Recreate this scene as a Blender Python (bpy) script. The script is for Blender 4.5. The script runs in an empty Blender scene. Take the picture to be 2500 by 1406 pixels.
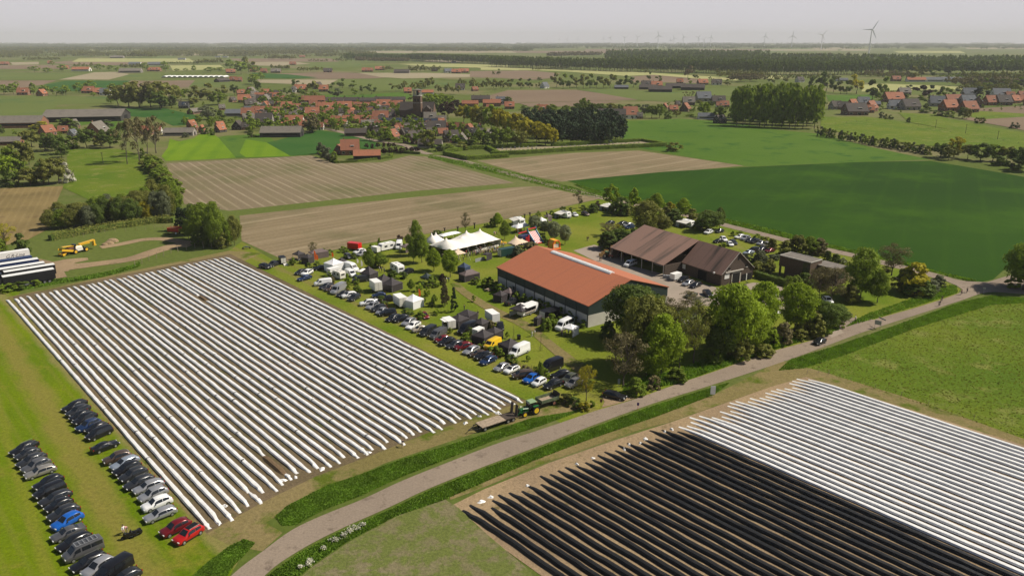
import bpy, math, random
import numpy as np
from mathutils import Vector, Matrix
# ---------------------------------------------------------------- camera, sky, sun
SC = bpy.context.scene
COL = SC.collection
F = 1880.0; HC = 70.0; YH = 99.0
PIT = math.atan((703-YH)/F)
CP, SP = math.cos(PIT), math.sin(PIT)
cam = bpy.data.cameras.new('camera'); cam.sensor_width = 36; cam.lens = F*36/2500
cam.clip_start = 0.5; cam.clip_end = 90000
camo = bpy.data.objects.new('camera', cam); COL.objects.link(camo)
camo.location = (0, 0, HC); camo.rotation_euler = (math.pi/2-PIT, 0, 0)
SC.camera = camo
SUN_EL, SUN_AZ = math.radians(47), math.radians(83)   # azimuth clockwise from +Y
W = bpy.data.worlds.new('World'); SC.world = W; W.use_nodes = True
wn = W.node_tree.nodes; wl = W.node_tree.links
sky = wn.new('ShaderNodeTexSky'); sky.sky_type = 'NISHITA'; sky.sun_disc = False
sky.sun_elevation = SUN_EL; sky.sun_rotation = SUN_AZ
sky.air_density = 1.0; sky.dust_density = 1.0; sky.ozone_density = 1.2; sky.altitude = 50
smx = wn.new('ShaderNodeMix'); smx.data_type = 'RGBA'   # spring haze greys the sky low down, the zenith stays clear
sgm = wn.new('ShaderNodeNewGeometry') if False else wn.new('ShaderNodeTexCoord'); sxz = wn.new('ShaderNodeSeparateXYZ'); wl.new(sgm.outputs['Generated'], sxz.inputs[0])
smr = wn.new('ShaderNodeMapRange'); smr.interpolation_type = 'SMOOTHSTEP'; wl.new(sxz.outputs['Z'], smr.inputs[0])
smr.inputs[1].default_value = 0.03; smr.inputs[2].default_value = 0.22; smr.inputs[3].default_value = 0.95; smr.inputs[4].default_value = 0.0; wl.new(smr.outputs[0], smx.inputs[0])
wl.new(sky.outputs[0], smx.inputs[6]); smx.inputs[7].default_value = (11.6, 11.2, 11.9, 1)
wl.new(smx.outputs[2], wn['Background'].inputs[0]); wn['Background'].inputs[1].default_value = 0.052
sd = bpy.data.lights.new('sun', 'SUN'); sd.energy = 5.0; sd.angle = math.radians(0.5); sd.color = (1.0, 0.92, 0.79)
so = bpy.data.objects.new('sun', sd); COL.objects.link(so)
sdir = Vector((math.sin(SUN_AZ)*math.cos(SUN_EL), math.cos(SUN_AZ)*math.cos(SUN_EL), math.sin(SUN_EL)))
so.rotation_euler = sdir.to_track_quat('Z', 'Y').to_euler(); so.location = (0, 0, 300)
SC.view_settings.view_transform = 'Standard'; SC.view_settings.look = 'None'
SC.view_settings.exposure = 0.18; SC.view_settings.gamma = 1.0
SC.cycles.max_bounces = 6; SC.cycles.diffuse_bounces = 2; SC.cycles.glossy_bounces = 2
SC.cycles.transmission_bounces = 3; SC.cycles.transparent_max_bounces = 6; SC.cycles.volume_bounces = 1
SC.cycles.caustics_reflective = False; SC.cycles.caustics_refractive = False
R = random.Random(7)
rng = np.random.default_rng(11)
# ---------------------------------------------------------------- geometry helpers
def G(x, y, z=0.0):
    """photo pixel on the horizontal plane at height z -> world point"""
    u = -(y-703)/F
    dx, dy, dz = (x-1250)/F, CP+u*SP, -SP+u*CP
    t = (z-HC)/dz
    return Vector((dx*t, dy*t, z))
def HGT(p, yt):
    v = (yt-703)/F
    return HC - p[1]*(SP+v*CP)/(CP-v*SP)
def DEP(p): return p[1]*CP+(HC-p[2])*SP
def PXM(p): return F/DEP(p)          # photo pixels per metre
def Z(ox, oy, s):                    # coordinates read off an enlarged crop
    return lambda x, y: (ox+x/s, oy+y/s)
Z1 = Z(0, 80, 3.906); Z2 = Z(600, 80, 3.906); Z3 = Z(1200, 20, 3.788); Z4 = Z(1860, 20, 3.906)
N1 = Z(0, 420, 3.906); N2 = Z(600, 520, 6.25); N3 = Z(1000, 480, 6.25); N4 = Z(1380, 440, 4.687)
N5 = Z(1860, 560, 3.906); N6 = Z(700, 680, 6.25); N7 = Z(1020, 680, 5.409); N8 = Z(1140, 840, 5.682)
B1 = Z(0, 950, 3.084); B2 = Z(560, 950, 3.084); B3 = Z(1100, 950, 3.084); B4 = Z(1800, 850, 2.529); B5 = Z(1440, 680, 4.032)
VP1 = math.atan2(-1340, 1975)        # heading of the barns' long walls
class MB:
    """collects shapes and links them as one mesh object"""
    def __init__(s): s.v = []; s.f = []; s.n = 0; s.m = []; s.cur = 0
    def add(s, vs, fs):
        s.v.extend([tuple(p) for p in vs]); n = s.n
        s.f.extend([tuple(i+n for i in f) for f in fs]); s.n += len(vs); s.m += [s.cur]*len(fs); return s
    def box(s, c, d, rz=0.0, top=None, ry=0.0):
        hx, hy, hz = d[0]/2, d[1]/2, d[2]/2
        tx, ty = top if top else (1, 1)
        vs = []
        for z, kx, ky in ((-hz, 1, 1), (hz, tx, ty)):
            for x, y in ((-hx, -hy), (hx, -hy), (hx, hy), (-hx, hy)):
                X, Y, Zz = x*kx, y*ky, z
                if ry: X, Zz = X*math.cos(ry)+Zz*math.sin(ry), -X*math.sin(ry)+Zz*math.cos(ry)
                if rz: X, Y = X*math.cos(rz)-Y*math.sin(rz), X*math.sin(rz)+Y*math.cos(rz)
                vs.append((c[0]+X, c[1]+Y, c[2]+Zz))
        return s.add(vs, [(0, 3, 2, 1), (4, 5, 6, 7), (0, 1, 5, 4), (1, 2, 6, 5), (2, 3, 7, 6), (3, 0, 4, 7)])
    def tube(s, a, b, r0, r1=None, n=6, cap=True):
        a, b = Vector(a), Vector(b); r1 = r0 if r1 is None else r1
        d = (b-a); 
        if d.length < 1e-6: return s
        q = d.to_track_quat('Z', 'Y'); vs = []
        for p, r in ((a, r0), (b, r1)):
            for k in range(n):
                t = 2*math.pi*k/n; vs.append(p+q@Vector((r*math.cos(t), r*math.sin(t), 0)))
        fs = [(k, (k+1) % n, n+(k+1) % n, n+k) for k in range(n)]
        if cap: fs += [tuple(reversed(range(n))), tuple(range(n, 2*n))]
        return s.add(vs, fs)
    def path(s, pts, rs, n=6):
        for i in range(len(pts)-1): s.tube(pts[i], pts[i+1], rs[i], rs[i+1], n)
        return s
    def prism(s, poly, y0, y1):      # polygon in x,z extruded along y
        n = len(poly)
        vs = [(x, y0, z) for x, z in poly]+[(x, y1, z) for x, z in poly]
        return s.add(vs, [tuple(range(n)), tuple(reversed(range(n, 2*n)))]+[(k, n+k, n+(k+1) % n, (k+1) % n) for k in range(n)])
    def loft(s, rings, cap=True):
        n = len(rings[0]); vs = [p for r in rings for p in r]; fs = []
        for i in range(len(rings)-1):
            for k in range(n): fs.append((i*n+k, i*n+(k+1) % n, (i+1)*n+(k+1) % n, (i+1)*n+k))
        if cap: fs += [tuple(reversed(range(n))), tuple((len(rings)-1)*n+k for k in range(n))]
        return s.add(vs, fs)
    def ball(s, c, r, n=8, m=5):
        rings = []
        for i in range(1, m):
            t = math.pi*i/m
            rings.append([(c[0]+r[0]*math.sin(t)*math.cos(2*math.pi*k/n), c[1]+r[1]*math.sin(t)*math.sin(2*math.pi*k/n), c[2]-r[2]*math.cos(t)) for k in range(n)])
        return s.loft(rings)
    def mesh(s, name, mats, smooth=False):
        me = bpy.data.meshes.new(name); me.from_pydata(s.v, [], s.f)
        for m in (mats if isinstance(mats, (list, tuple)) else [mats]): me.materials.append(m)
        if any(s.m): me.polygons.foreach_set('material_index', s.m)
        if smooth: me.polygons.foreach_set('use_smooth', [True]*len(s.f))
        me.update(); return me
    def build(s, name, mats, parent=None, smooth=False):
        return link(name, s.mesh(name, mats, smooth), parent)
def link(name, data, parent=None):
    o = bpy.data.objects.new(name, data); COL.objects.link(o)
    if parent: o.parent = parent
    return o
def npmesh(name, V, Q, mat, sides=4):
    """fast mesh from arrays"""
    me = bpy.data.meshes.new(name); nf = len(Q)
    me.vertices.add(len(V)); me.vertices.foreach_set('co', np.asarray(V, dtype=np.float32).ravel())
    me.loops.add(nf*sides); me.loops.foreach_set('vertex_index', np.asarray(Q, dtype=np.int32).ravel())
    me.polygons.add(nf); me.polygons.foreach_set('loop_start', np.arange(nf, dtype=np.int32)*sides)
    me.update(calc_edges=True)
    if mat: me.materials.append(mat)
    return me
def tag(o, label=None, cat=None, group=None, kind=None):
    if label: o['label'] = label
    if cat: o['category'] = cat
    if group: o['group'] = group
    if kind: o['kind'] = kind
    return o
def thing(name, loc=(0, 0, 0), rz=0.0, label=None, cat=None, group=None):
    o = link(name, None); o.location = loc; o.rotation_euler = (0, 0, rz); o.empty_display_size = 0.5
    return tag(o, label, cat, group)
def copy_tree(o, parent=None):
    c = o.copy(); COL.objects.link(c)
    if parent: c.parent = parent
    for ch in KIDS.get(o.name, []) if o.name in KIDS else list(o.children): copy_tree(ch, c)
    return c
KIDS = {}
def freeze(o):
    """remember a prototype's children so that copying stays fast"""
    KIDS[o.name] = list(o.children)
    for c in o.children: freeze(c)
    return o
ORD = ['first', 'second', 'third', 'fourth', 'fifth', 'sixth', 'seventh', 'eighth', 'ninth', 'tenth', 'eleventh', 'twelfth', 'thirteenth', 'fourteenth', 'fifteenth', 'sixteenth', 'seventeenth', 'eighteenth', 'nineteenth']
TENS = ['', '', 'twenty', 'thirty', 'forty', 'fifty', 'sixty', 'seventy', 'eighty', 'ninety']
def ordn(i):
    i += 1
    if i < 20: return ORD[i-1]
    if i >= 100: return 'hundred-and-'+ordn(i-101) if i > 100 else 'hundredth'
    t, u = divmod(i, 10)
    if u == 0: return TENS[t][:-1]+'ieth'
    return TENS[t]+'-'+ORD[u-1]
# ---------------------------------------------------------------- materials
MC = {}
def principled(name, col, rough=0.8, metal=0.0, spec=0.3, vary=0.0, noise=None, bump=None, emit=None, coat=0.0):
    if name in MC: return MC[name]
    m = bpy.data.materials.new(name); m.use_nodes = True; nt = m.node_tree; b = nt.nodes['Principled BSDF']
    b.inputs['Roughness'].default_value = rough; b.inputs['Metallic'].default_value = metal
    b.inputs['Specular IOR Level'].default_value = spec
    if coat: b.inputs['Coat Weight'].default_value = coat; b.inputs['Coat Roughness'].default_value = 0.05
    b.inputs['Base Color'].default_value = (*col, 1)
    tc = nt.nodes.new('ShaderNodeTexCoord')
    nz = nt.nodes.new('ShaderNodeTexNoise'); nz.inputs['Scale'].default_value = (noise or (3.0, 0.15))[0]; nz.inputs['Detail'].default_value = 5
    nt.links.new(tc.outputs['Object'], nz.inputs['Vector'])
    amt = (noise or (3.0, 0.15))[1]
    mr = nt.nodes.new('ShaderNodeMapRange'); mr.inputs[1].default_value = 0.3; mr.inputs[2].default_value = 0.7
    mr.inputs[3].default_value = 1-amt; mr.inputs[4].default_value = 1+amt
    nt.links.new(nz.outputs['Fac'], mr.inputs[0])
    val = mr.outputs[0]
    if vary:
        oi = nt.nodes.new('ShaderNodeObjectInfo'); m2 = nt.nodes.new('ShaderNodeMapRange')
        m2.inputs[3].default_value = 1-vary; m2.inputs[4].default_value = 1+vary
        nt.links.new(oi.outputs['Random'], m2.inputs[0])
        mu = nt.nodes.new('ShaderNodeMath'); mu.operation = 'MULTIPLY'
        nt.links.new(val, mu.inputs[0]); nt.links.new(m2.outputs[0], mu.inputs[1]); val = mu.outputs[0]
    vm = nt.nodes.new('ShaderNodeVectorMath'); vm.operation = 'SCALE'; vm.inputs[0].default_value = col
    nt.links.new(val, vm.inputs['Scale']); nt.links.new(vm.outputs[0], b.inputs['Base Color'])
    if bump:
        bp = nt.nodes.new('ShaderNodeBump'); bp.inputs['Strength'].default_value = bump[1]; bp.inputs['Distance'].default_value = 0.1
        n2 = nt.nodes.new('ShaderNodeTexNoise'); n2.inputs['Scale'].default_value = bump[0]
        nt.links.new(tc.outputs['Object'], n2.inputs['Vector']); nt.links.new(n2.outputs['Fac'], bp.inputs['Height']); nt.links.new(bp.outputs[0], b.inputs['Normal'])
    MC[name] = m; return m
def ground(name, c1, c2, s1=0.02, c3=None, s3=0.15, t3=0.55, fine=0.35, fs=1.2, stripes=None, bump=0.6, stripes2=None, tracks=()):
    """field surface: two tones, patches of a third, fine grain, optional furrows (heading, spacing, colour, strength, sharpness)"""
    if name in MC: return MC[name]
    m = bpy.data.materials.new(name); m.use_nodes = True; nt = m.node_tree; N = nt.nodes; L = nt.links; b = N['Principled BSDF']
    b.inputs['Roughness'].default_value = 0.95; b.inputs['Specular IOR Level'].default_value = 0.1
    tc = N.new('ShaderNodeTexCoord')
    def noise(s, d=4, r=0.55):
        n = N.new('ShaderNodeTexNoise'); n.inputs['Scale'].default_value = s; n.inputs['Detail'].default_value = d; n.inputs['Roughness'].default_value = r
        L.new(tc.outputs['Object'], n.inputs['Vector']); return n.outputs['Fac']
    def ramp(v, a, b_, lo=0, hi=1):
        r = N.new('ShaderNodeMapRange'); r.inputs[1].default_value = a; r.inputs[2].default_value = b_; r.inputs[3].default_value = lo; r.inputs[4].default_value = hi
        L.new(v, r.inputs[0]); return r.outputs[0]
    def mix(f, a, b_):
        x = N.new('ShaderNodeMix'); x.data_type = 'RGBA'
        if isinstance(f, float): x.inputs[0].default_value = f
        else: L.new(f, x.inputs[0])
        for sock, v in ((x.inputs[6], a), (x.inputs[7], b_)):
            if isinstance(v, tuple): sock.default_value = (*v, 1)
            else: L.new(v, sock)
        return x.outputs[2]
    c = mix(ramp(noise(s1, 5), 0.35, 0.65), c1, c2)
    if c3: c = mix(ramp(noise(s3, 6, 0.65), t3, t3+0.12), c, c3)
    for st in (stripes, stripes2):
        if not st: continue
        hd, sp, sc_, stg, sh = st
        mp = N.new('ShaderNodeMapping'); mp.inputs['Rotation'].default_value = (0, 0, hd)   # heading clockwise from +Y
        L.new(tc.outputs['Object'], mp.inputs[0])
        wv = N.new('ShaderNodeTexWave'); wv.bands_direction = 'X'; wv.inputs['Scale'].default_value = 2*math.pi/sp/20
        wv.inputs['Distortion'].default_value = 0.6; wv.inputs['Detail'].default_value = 1; wv.inputs['Detail Scale'].default_value = 0.3
        L.new(mp.outputs[0], wv.inputs['Vector'])
        f = ramp(wv.outputs['Fac'], 1-sh, 1, 0, stg)
        mm = N.new('ShaderNodeMath'); mm.operation = 'MULTIPLY'; L.new(f, mm.inputs[0]); L.new(ramp(noise(0.05, 3), 0.35, 0.6, 0.35, 1), mm.inputs[1])
        c = mix(mm.outputs[0], c, sc_)
    for (pt, hd, hw, tcol, amt) in tracks:      # worn wheel tracks along a line, with ragged edges
        nrm = (math.cos(hd), -math.sin(hd), 0); k0 = pt.x*nrm[0]+pt.y*nrm[1]
        dp = N.new('ShaderNodeVectorMath'); dp.operation = 'DOT_PRODUCT'; L.new(tc.outputs['Object'], dp.inputs[0]); dp.inputs[1].default_value = nrm
        sb = N.new('ShaderNodeMath'); sb.operation = 'SUBTRACT'; L.new(dp.outputs['Value'], sb.inputs[0]); sb.inputs[1].default_value = k0
        nz = N.new('ShaderNodeMath'); nz.operation = 'MULTIPLY_ADD'; L.new(noise(.12, 5), nz.inputs[0]); nz.inputs[1].default_value = hw*1.6; L.new(sb.outputs[0], nz.inputs[2])
        s2 = N.new('ShaderNodeMath'); s2.operation = 'SUBTRACT'; L.new(nz.outputs[0], s2.inputs[0]); s2.inputs[1].default_value = hw*.8
        ab = N.new('ShaderNodeMath'); ab.operation = 'ABSOLUTE'; L.new(s2.outputs[0], ab.inputs[0])
        c = mix(ramp(ab.outputs[0], hw, hw*.35, 0, amt), c, tcol)
    fn = noise(fs, 6, 0.75)
    vm = N.new('ShaderNodeVectorMath'); vm.operation = 'SCALE'; L.new(c, vm.inputs[0]); L.new(ramp(fn, 0.3, 0.7, 1-fine, 1+fine), vm.inputs['Scale'])
    L.new(vm.outputs[0], b.inputs['Base Color'])
    if bump:
        bp = N.new('ShaderNodeBump'); bp.inputs['Strength'].default_value = bump; bp.inputs['Distance'].default_value = 0.25
        L.new(fn, bp.inputs['Height']); L.new(bp.outputs[0], b.inputs['Normal'])
    MC[name] = m; return m
def S(r, g, b, k=1.0):               # photo colour (0-255) -> rough base colour for a sunlit surface
    return tuple(((c/255.0)**2.2)*k for c in (r, g, b))
# ---------------------------------------------------------------- ground sheets
LAYER = [0.0]
def sheet(name, pts, mat, z=None, px=True):
    if z is None: LAYER[0] += 0.004; z = LAYER[0]
    P = [G(*p) for p in pts] if px else [Vector((p[0], p[1], 0)) for p in pts]
    from mathutils.geometry import tessellate_polygon
    tris = tessellate_polygon([P])
    vs = [(p.x, p.y, z) for p in P]; fs = []
    for t in tris:
        a, b, c = [P[i] for i in t]
        fs.append(tuple(t) if (b-a).cross(c-a).z > 0 else tuple(reversed(t)))
    me = bpy.data.meshes.new(name); me.from_pydata(vs, [], fs); me.materials.append(mat); me.update()
    return tag(link(name, me), kind='structure')
def ribbon_pts(pts, w):
    P = [G(*p) for p in pts]; L_, R_ = [], []
    for i, p in enumerate(P):
        d = (P[min(i+1, len(P)-1)]-P[max(i-1, 0)]); d.z = 0; d.normalize(); n = Vector((-d.y, d.x, 0))
        ww = (float(np.interp(i/(len(P)-1), np.linspace(0, 1, len(w)), w)) if isinstance(w, list) else w)/2
        L_.append(p+n*ww); R_.append(p-n*ww)
    return [(p.x, p.y) for p in L_+R_[::-1]]
def smooth(pts, n=4):
    out = []
    for i in range(len(pts)-1):
        p0, p1, p2, p3 = pts[max(i-1, 0)], pts[i], pts[i+1], pts[min(i+2, len(pts)-1)]
        for k in range(n):
            t = k/n
            out.append(tuple(0.5*((2*b)+(-a+c)*t+(2*a-5*b+4*c-d)*t*t+(-a+3*b-3*c+d)*t**3) for a, b, c, d in zip(p0, p1, p2, p3)))
    out.append(pts[-1]); return out
def ribbon(name, pts, w, mat): return sheet(name, ribbon_pts(smooth(pts), w), mat, px=False)
RD = math.atan2(-1250-545, F/CP)     # heading of the foil ridges
def hdg(a, b): d = b-a; return math.atan2(d.x, d.y)
ta, tb, tc_, td = G(*B1(420, 250)), G(*B1(900, 1050)), G(*B1(60, 380)), G(*B1(330, 1300))
TRL = [(ta, hdg(tb, ta), 3.2, S(132, 122, 62, .85), .75), (td, hdg(td, tc_), 1.2, S(128, 126, 50, .85), .5), (G(40, 760), RD, 2.0, S(140, 128, 84, .85), .7)]
te = G(900, 775); TRF = [(te+Vector((2.5, 2.5, 0)), RD, 1.6, S(126, 118, 66, .85), .75), (te+Vector((6.5, 5.5, 0)), RD, 1.2, S(118, 116, 58, .85), .6)]
g_base = ground('meadow', S(92, 106, 46, .75), S(108, 118, 60, .75), .004, S(128, 122, 84, .75), .006, .5, .25, .6)
g_lawn = ground('lawn', S(110, 126, 18, .85), S(88, 112, 16, .85), .03, S(128, 126, 48, .8), .09, .56, .3, 1.6, stripes=(RD, 2.4, S(122, 124, 50, .8), .55, .5), tracks=TRL)
g_farm = ground('farm_lawn', S(96, 116, 28, .85), S(128, 130, 52, .85), .04, S(140, 132, 80, .75), .07, .6, .3, 1.5, tracks=TRF)
g_head = ground('headland', S(122, 112, 70, .85), S(140, 124, 88, .85), .06, S(92, 104, 36, .8), .12, .5, .3, 1.5)
g_soil = ground('ridge_soil', S(122, 106, 84, .8), S(100, 90, 66, .8), .05, S(88, 92, 52, .8), .2, .58, .35, 2)
HB1 = G(1480, 485)-G(760, 625); HB1 = math.atan2(HB1.x, HB1.y); HB2 = G(1250, 447)-G(1000, 380); HB2 = math.atan2(HB2.x, HB2.y)
g_bare = ground('bare_field', S(146, 130, 103, .8), S(136, 121, 94, .8), .012, S(120, 112, 82, .8), .02, .52, .2, .9, stripes=(HB1, 4.5, S(110, 98, 74, .8), .45, .45), stripes2=(HB1, 17, S(164, 148, 120, .85), .5, .2))
g_bare2 = ground('bare_field_rows', S(136, 122, 98, .8), S(128, 115, 92, .8), .01, S(112, 108, 76, .8), .015, .5, .2, .9, stripes=(HB2, 5.0, S(174, 160, 132, .9), .5, .25), stripes2=(HB2, 23, S(112, 104, 76), .4, .4))
g_wheat = ground('young_wheat', S(48, 80, 6, .8), S(38, 68, 5, .8), .006, S(56, 88, 8, .8), .015, .5, .16, 1.0, stripes=(VP1+1.1, 14, S(62, 94, 12, .8), .2, .12))
g_green = ground('green_crop', S(78, 108, 34, .8), S(88, 116, 42, .8), .012, S(50, 90, 34, .8), .05, .55, .22, .8)
g_past = ground('pasture', S(104, 118, 36, .85), S(84, 108, 28, .85), .03, S(122, 128, 62, .8), .12, .52, .34, 1.3, bump=.8)
g_mott = ground('sprouting_field', S(132, 122, 96, .85), S(116, 112, 78, .85), .04, S(108, 116, 62, .8), .35, .42, .35, 2)
g_sand = ground('sandy_soil', S(160, 138, 108, .9), S(142, 122, 98, .85), .08, S(118, 106, 74, .8), .3, .58, .25, 2)
g_asph = ground('asphalt', S(152, 137, 121, .82), S(140, 126, 112, .82), .05, S(118, 105, 93, .82), .45, .56, .2, 3, bump=.15)
g_pave = ground('paving', S(166, 152, 138, .85), S(152, 140, 126, .85), .1, S(136, 124, 108, .85), .3, .62, .12, 3, bump=.15)
g_lime = ground('mown_grass', S(112, 140, 28, .85), S(98, 128, 26, .85), .02, None, .1, .5, .15, 1, stripes=(-.25, 14, S(84, 118, 26, .85), .6, .5))
g_dark = ground('dark_crop', S(52, 92, 36, .8), S(66, 100, 44, .8), .02, S(86, 112, 52, .8), .06, .6, .2, .8)
g_stub = ground('stubble', S(138, 120, 80, .85), S(114, 100, 66, .85), .04, S(104, 84, 62, .8), .05, .58, .25, 1.2, stripes=(-.45, 3, S(156, 138, 96, .8), .4, .5))
g_verge = ground('verge_grass', S(78, 110, 22, .8), S(94, 118, 30, .8), .08, S(120, 122, 60, .75), .2, .6, .35, 2)
g_tan = ground('far_tan_field', S(150, 140, 112, .85), S(160, 148, 122, .85), .004, None, .1, .5, .1, .2)
g_brown = ground('far_brown_field', S(126, 108, 90, .8), S(136, 118, 98, .8), .004, S(118, 112, 80, .8), .01, .58, .12, .3)
g_pale = ground('far_pale_field', S(168, 166, 112, .85), S(158, 160, 104, .85), .004, None, .1, .5, .1, .2)
g_fgrn = ground('far_green_field', S(102, 115, 58, .75), S(110, 122, 64, .75), .004, S(80, 106, 58, .8), .01, .55, .12, .3)
sheet('ground', [(-26000, -300), (26000, -300), (26000, 17500), (-26000, 17500)], g_base, 0.0, px=False)
sheet('field', [(-900, 760), (0, 706), (60, 700), (35, 730), (512, 1294), (640, 1290), (600, 1340), (560, 1406), (470, 1600), (-900, 1600)], g_lawn)
sheet('farmyard_grass', [(540, 626), (590, 590), (690, 648), (770, 622), (870, 600), (1010, 578), (1200, 543), (1340, 515), (1480, 483), (1640, 520), (1790, 556), (1940, 592), (2150, 640), (2260, 668), (2305, 686), (2344, 705), (2338, 718), (2244, 750), (2136, 782), (2055, 808), (1862, 866), (1762, 902), (1646, 941), (1457, 1004), (1372, 1033), (1270, 990), (900, 800)], g_farm)
sheet('headland', [(20, 725), (560, 612), (640, 618), (590, 640), (560, 632), (1290, 978), (1460, 985), (1400, 1010), (1180, 1050), (940, 1130), (720, 1232), (650, 1275), (690, 1300), (640, 1345), (560, 1330), (500, 1300), (490, 1292), (15, 735)], g_head)
sheet('field', [(30, 724), (562, 620), (1282, 978), (1045, 1056), (915, 1108), (772, 1162), (640, 1226), (505, 1302)], g_soil)
sheet('field', [(405, 399), (760, 380), (818, 400), (930, 397), (1000, 380), (1040, 383), (1255, 447), (1020, 466), (700, 500), (560, 515), (450, 498)], g_bare2)
sheet('field', [(585, 527), (800, 503), (1260, 457), (1320, 455), (1462, 486), (1340, 513), (1200, 541), (1010, 576), (870, 598), (770, 620), (705, 640), (590, 588)], g_bare)
sheet('field', [(1165, 393), (1400, 374), (1560, 368), (1815, 405), (1500, 433), (1370, 444), (1290, 428)], g_bare)
sheet('field', [(1385, 442), (1620, 420), (1830, 408), (2100, 396), (2270, 393), (2420, 418), (2600, 450), (2600, 640), (2450, 660), (2425, 682), (2390, 690), (2345, 678), (2150, 628), (1940, 578), (1780, 538), (1480, 472)], g_wheat)
sheet('field', [(1530, 296), (1660, 290), (1800, 300), (1900, 318), (2000, 327), (2120, 358), (2270, 390), (2050, 398), (1830, 407), (1690, 385), (1620, 372), (1560, 362), (1520, 340)], g_green)
sheet('pasture', [(1935, 888), (2050, 845), (2240, 775), (2340, 742), (2440, 722), (2700, 745), (2900, 1250), (2500, 1088), (2240, 1000), (1980, 915)], g_past)
sheet('headland', [(1900, 880), (2000, 905), (2260, 985), (2510, 1075), (2900, 1210), (2900, 1280), (2500, 1100), (1972, 922), (1880, 945), (1630, 1032), (1560, 1050), (1300, 1140), (1180, 1190), (1100, 1220), (1090, 1195), (1500, 1052), (1740, 965), (1860, 905)], g_head)
sheet('field', [(1100, 1235), (1180, 1195), (1340, 1130), (1500, 1075), (1640, 1030), (1880, 945), (1968, 920), (2500, 1087), (3100, 1280), (3300, 1700), (1500, 1700), (1350, 1425), (1200, 1318)], g_sand)
sheet('field', [(700, 1440), (760, 1385), (860, 1318), (985, 1252), (1080, 1215), (1120, 1240), (1190, 1305), (1290, 1390), (1400, 1520), (1400, 1600), (600, 1600)], g_mott)
# roads
RL = [(480, 1500), (566, 1404), (641, 1345.6), (712, 1294), (787, 1258), (884, 1219), (981.5, 1173.7), (1111, 1122), (1208.5, 1084.6), (1300, 1055), (1372, 1031), (1457, 1002), (1554, 973), (1646, 940), (1762, 901), (1862, 865), (1936, 844), (1983, 831), (2055, 808), (2136, 780), (2244, 749), (2341, 716), (2344, 703), (2305, 684)]
RR = [(570, 1500), (647.5, 1404), (722, 1349), (819, 1297), (949, 1238.6), (1046, 1193), (1176, 1141), (1300, 1095), (1424, 1047), (1586, 988), (1713, 948), (1862, 900), (1955, 868), (2039, 836.5), (2116, 808), (2244, 767), (2346, 734), (2413, 714), (2500, 719), (2700, 735)]
RT = [(2700, 700), (2560, 668), (2500, 662), (2456, 675), (2410, 689), (2359, 687), (2305, 676.5)]
sheet('road', smooth(RL)+RT[::-1]+smooth(RR)[::-1], g_asph)
TR = [(1050, 380), (1110, 388), (1200, 413), (1300, 440), (1390, 463), (1480, 486), (1560, 502), (1660, 522), (1770, 550), (1860, 572), (1940, 592), (2014, 609), (2080, 623), (2149, 640), (2259, 667), (2320, 685)]
ribbon('road', TR, 5.0, g_asph)
ribbon('road', [Z2(700, 905), Z2(900, 945), Z2(1100, 1000), Z2(1290, 1040), Z2(1500, 1070), Z2(1660, 1135), Z2(1760, 1160)], 6, g_asph)
sheet('yard', [(1400, 612), (1450, 598), (1520, 615), (1525, 645), (1760, 705), (1840, 690), (1900, 698), (1990, 735), (2060, 790), (2100, 795), (2140, 780), (2090, 800), (2030, 825), (2000, 790), (1920, 760), (1830, 735), (1760, 745), (1660, 752), (1630, 745), (1560, 690)], g_pave)
sheet('driveway', [(2055, 808), (2050, 785), (2075, 775), (2136, 781), (2180, 770), (2120, 790), (2060, 812)], g_asph)
sheet('driveway', [N8(1860, 720), N8(2100, 690), N8(2330, 755), N8(2000, 850), N8(1870, 880), N8(1910, 800)], g_sand)
ribbon('farm_track', [N7(480, 60), N7(640, 200), N7(1000, 420), N7(1350, 580), N7(1560, 720), N7(1750, 880), N7(2000, 1080), N7(2150, 1180), (1440, 925)], [2.5, 3, 3.5, 3.5, 3, 3, 3.5, 4, 4], g_head)
ribbon('sand_track', [N1(470, 930), N1(900, 880), N1(1250, 830), N1(1500, 750), N1(1700, 700), N1(1830, 700)], [9, 6, 6, 6, 7, 6], g_sand)
ribbon('sand_track', [N1(960, 720), N1(1150, 690), N1(1350, 650), N1(1550, 640), N1(1750, 670), N1(1850, 690)], 4.5, g_sand)
ribbon('sand_track', [N1(500, 960), N1(600, 870), N1(840, 830)], [9, 9, 3], g_sand)
sheet('earth_bank', [N1(380, 830), N1(560, 870), N1(640, 1000), N1(300, 1060), N1(-60, 1090), N1(-60, 830)], g_sand)
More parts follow.
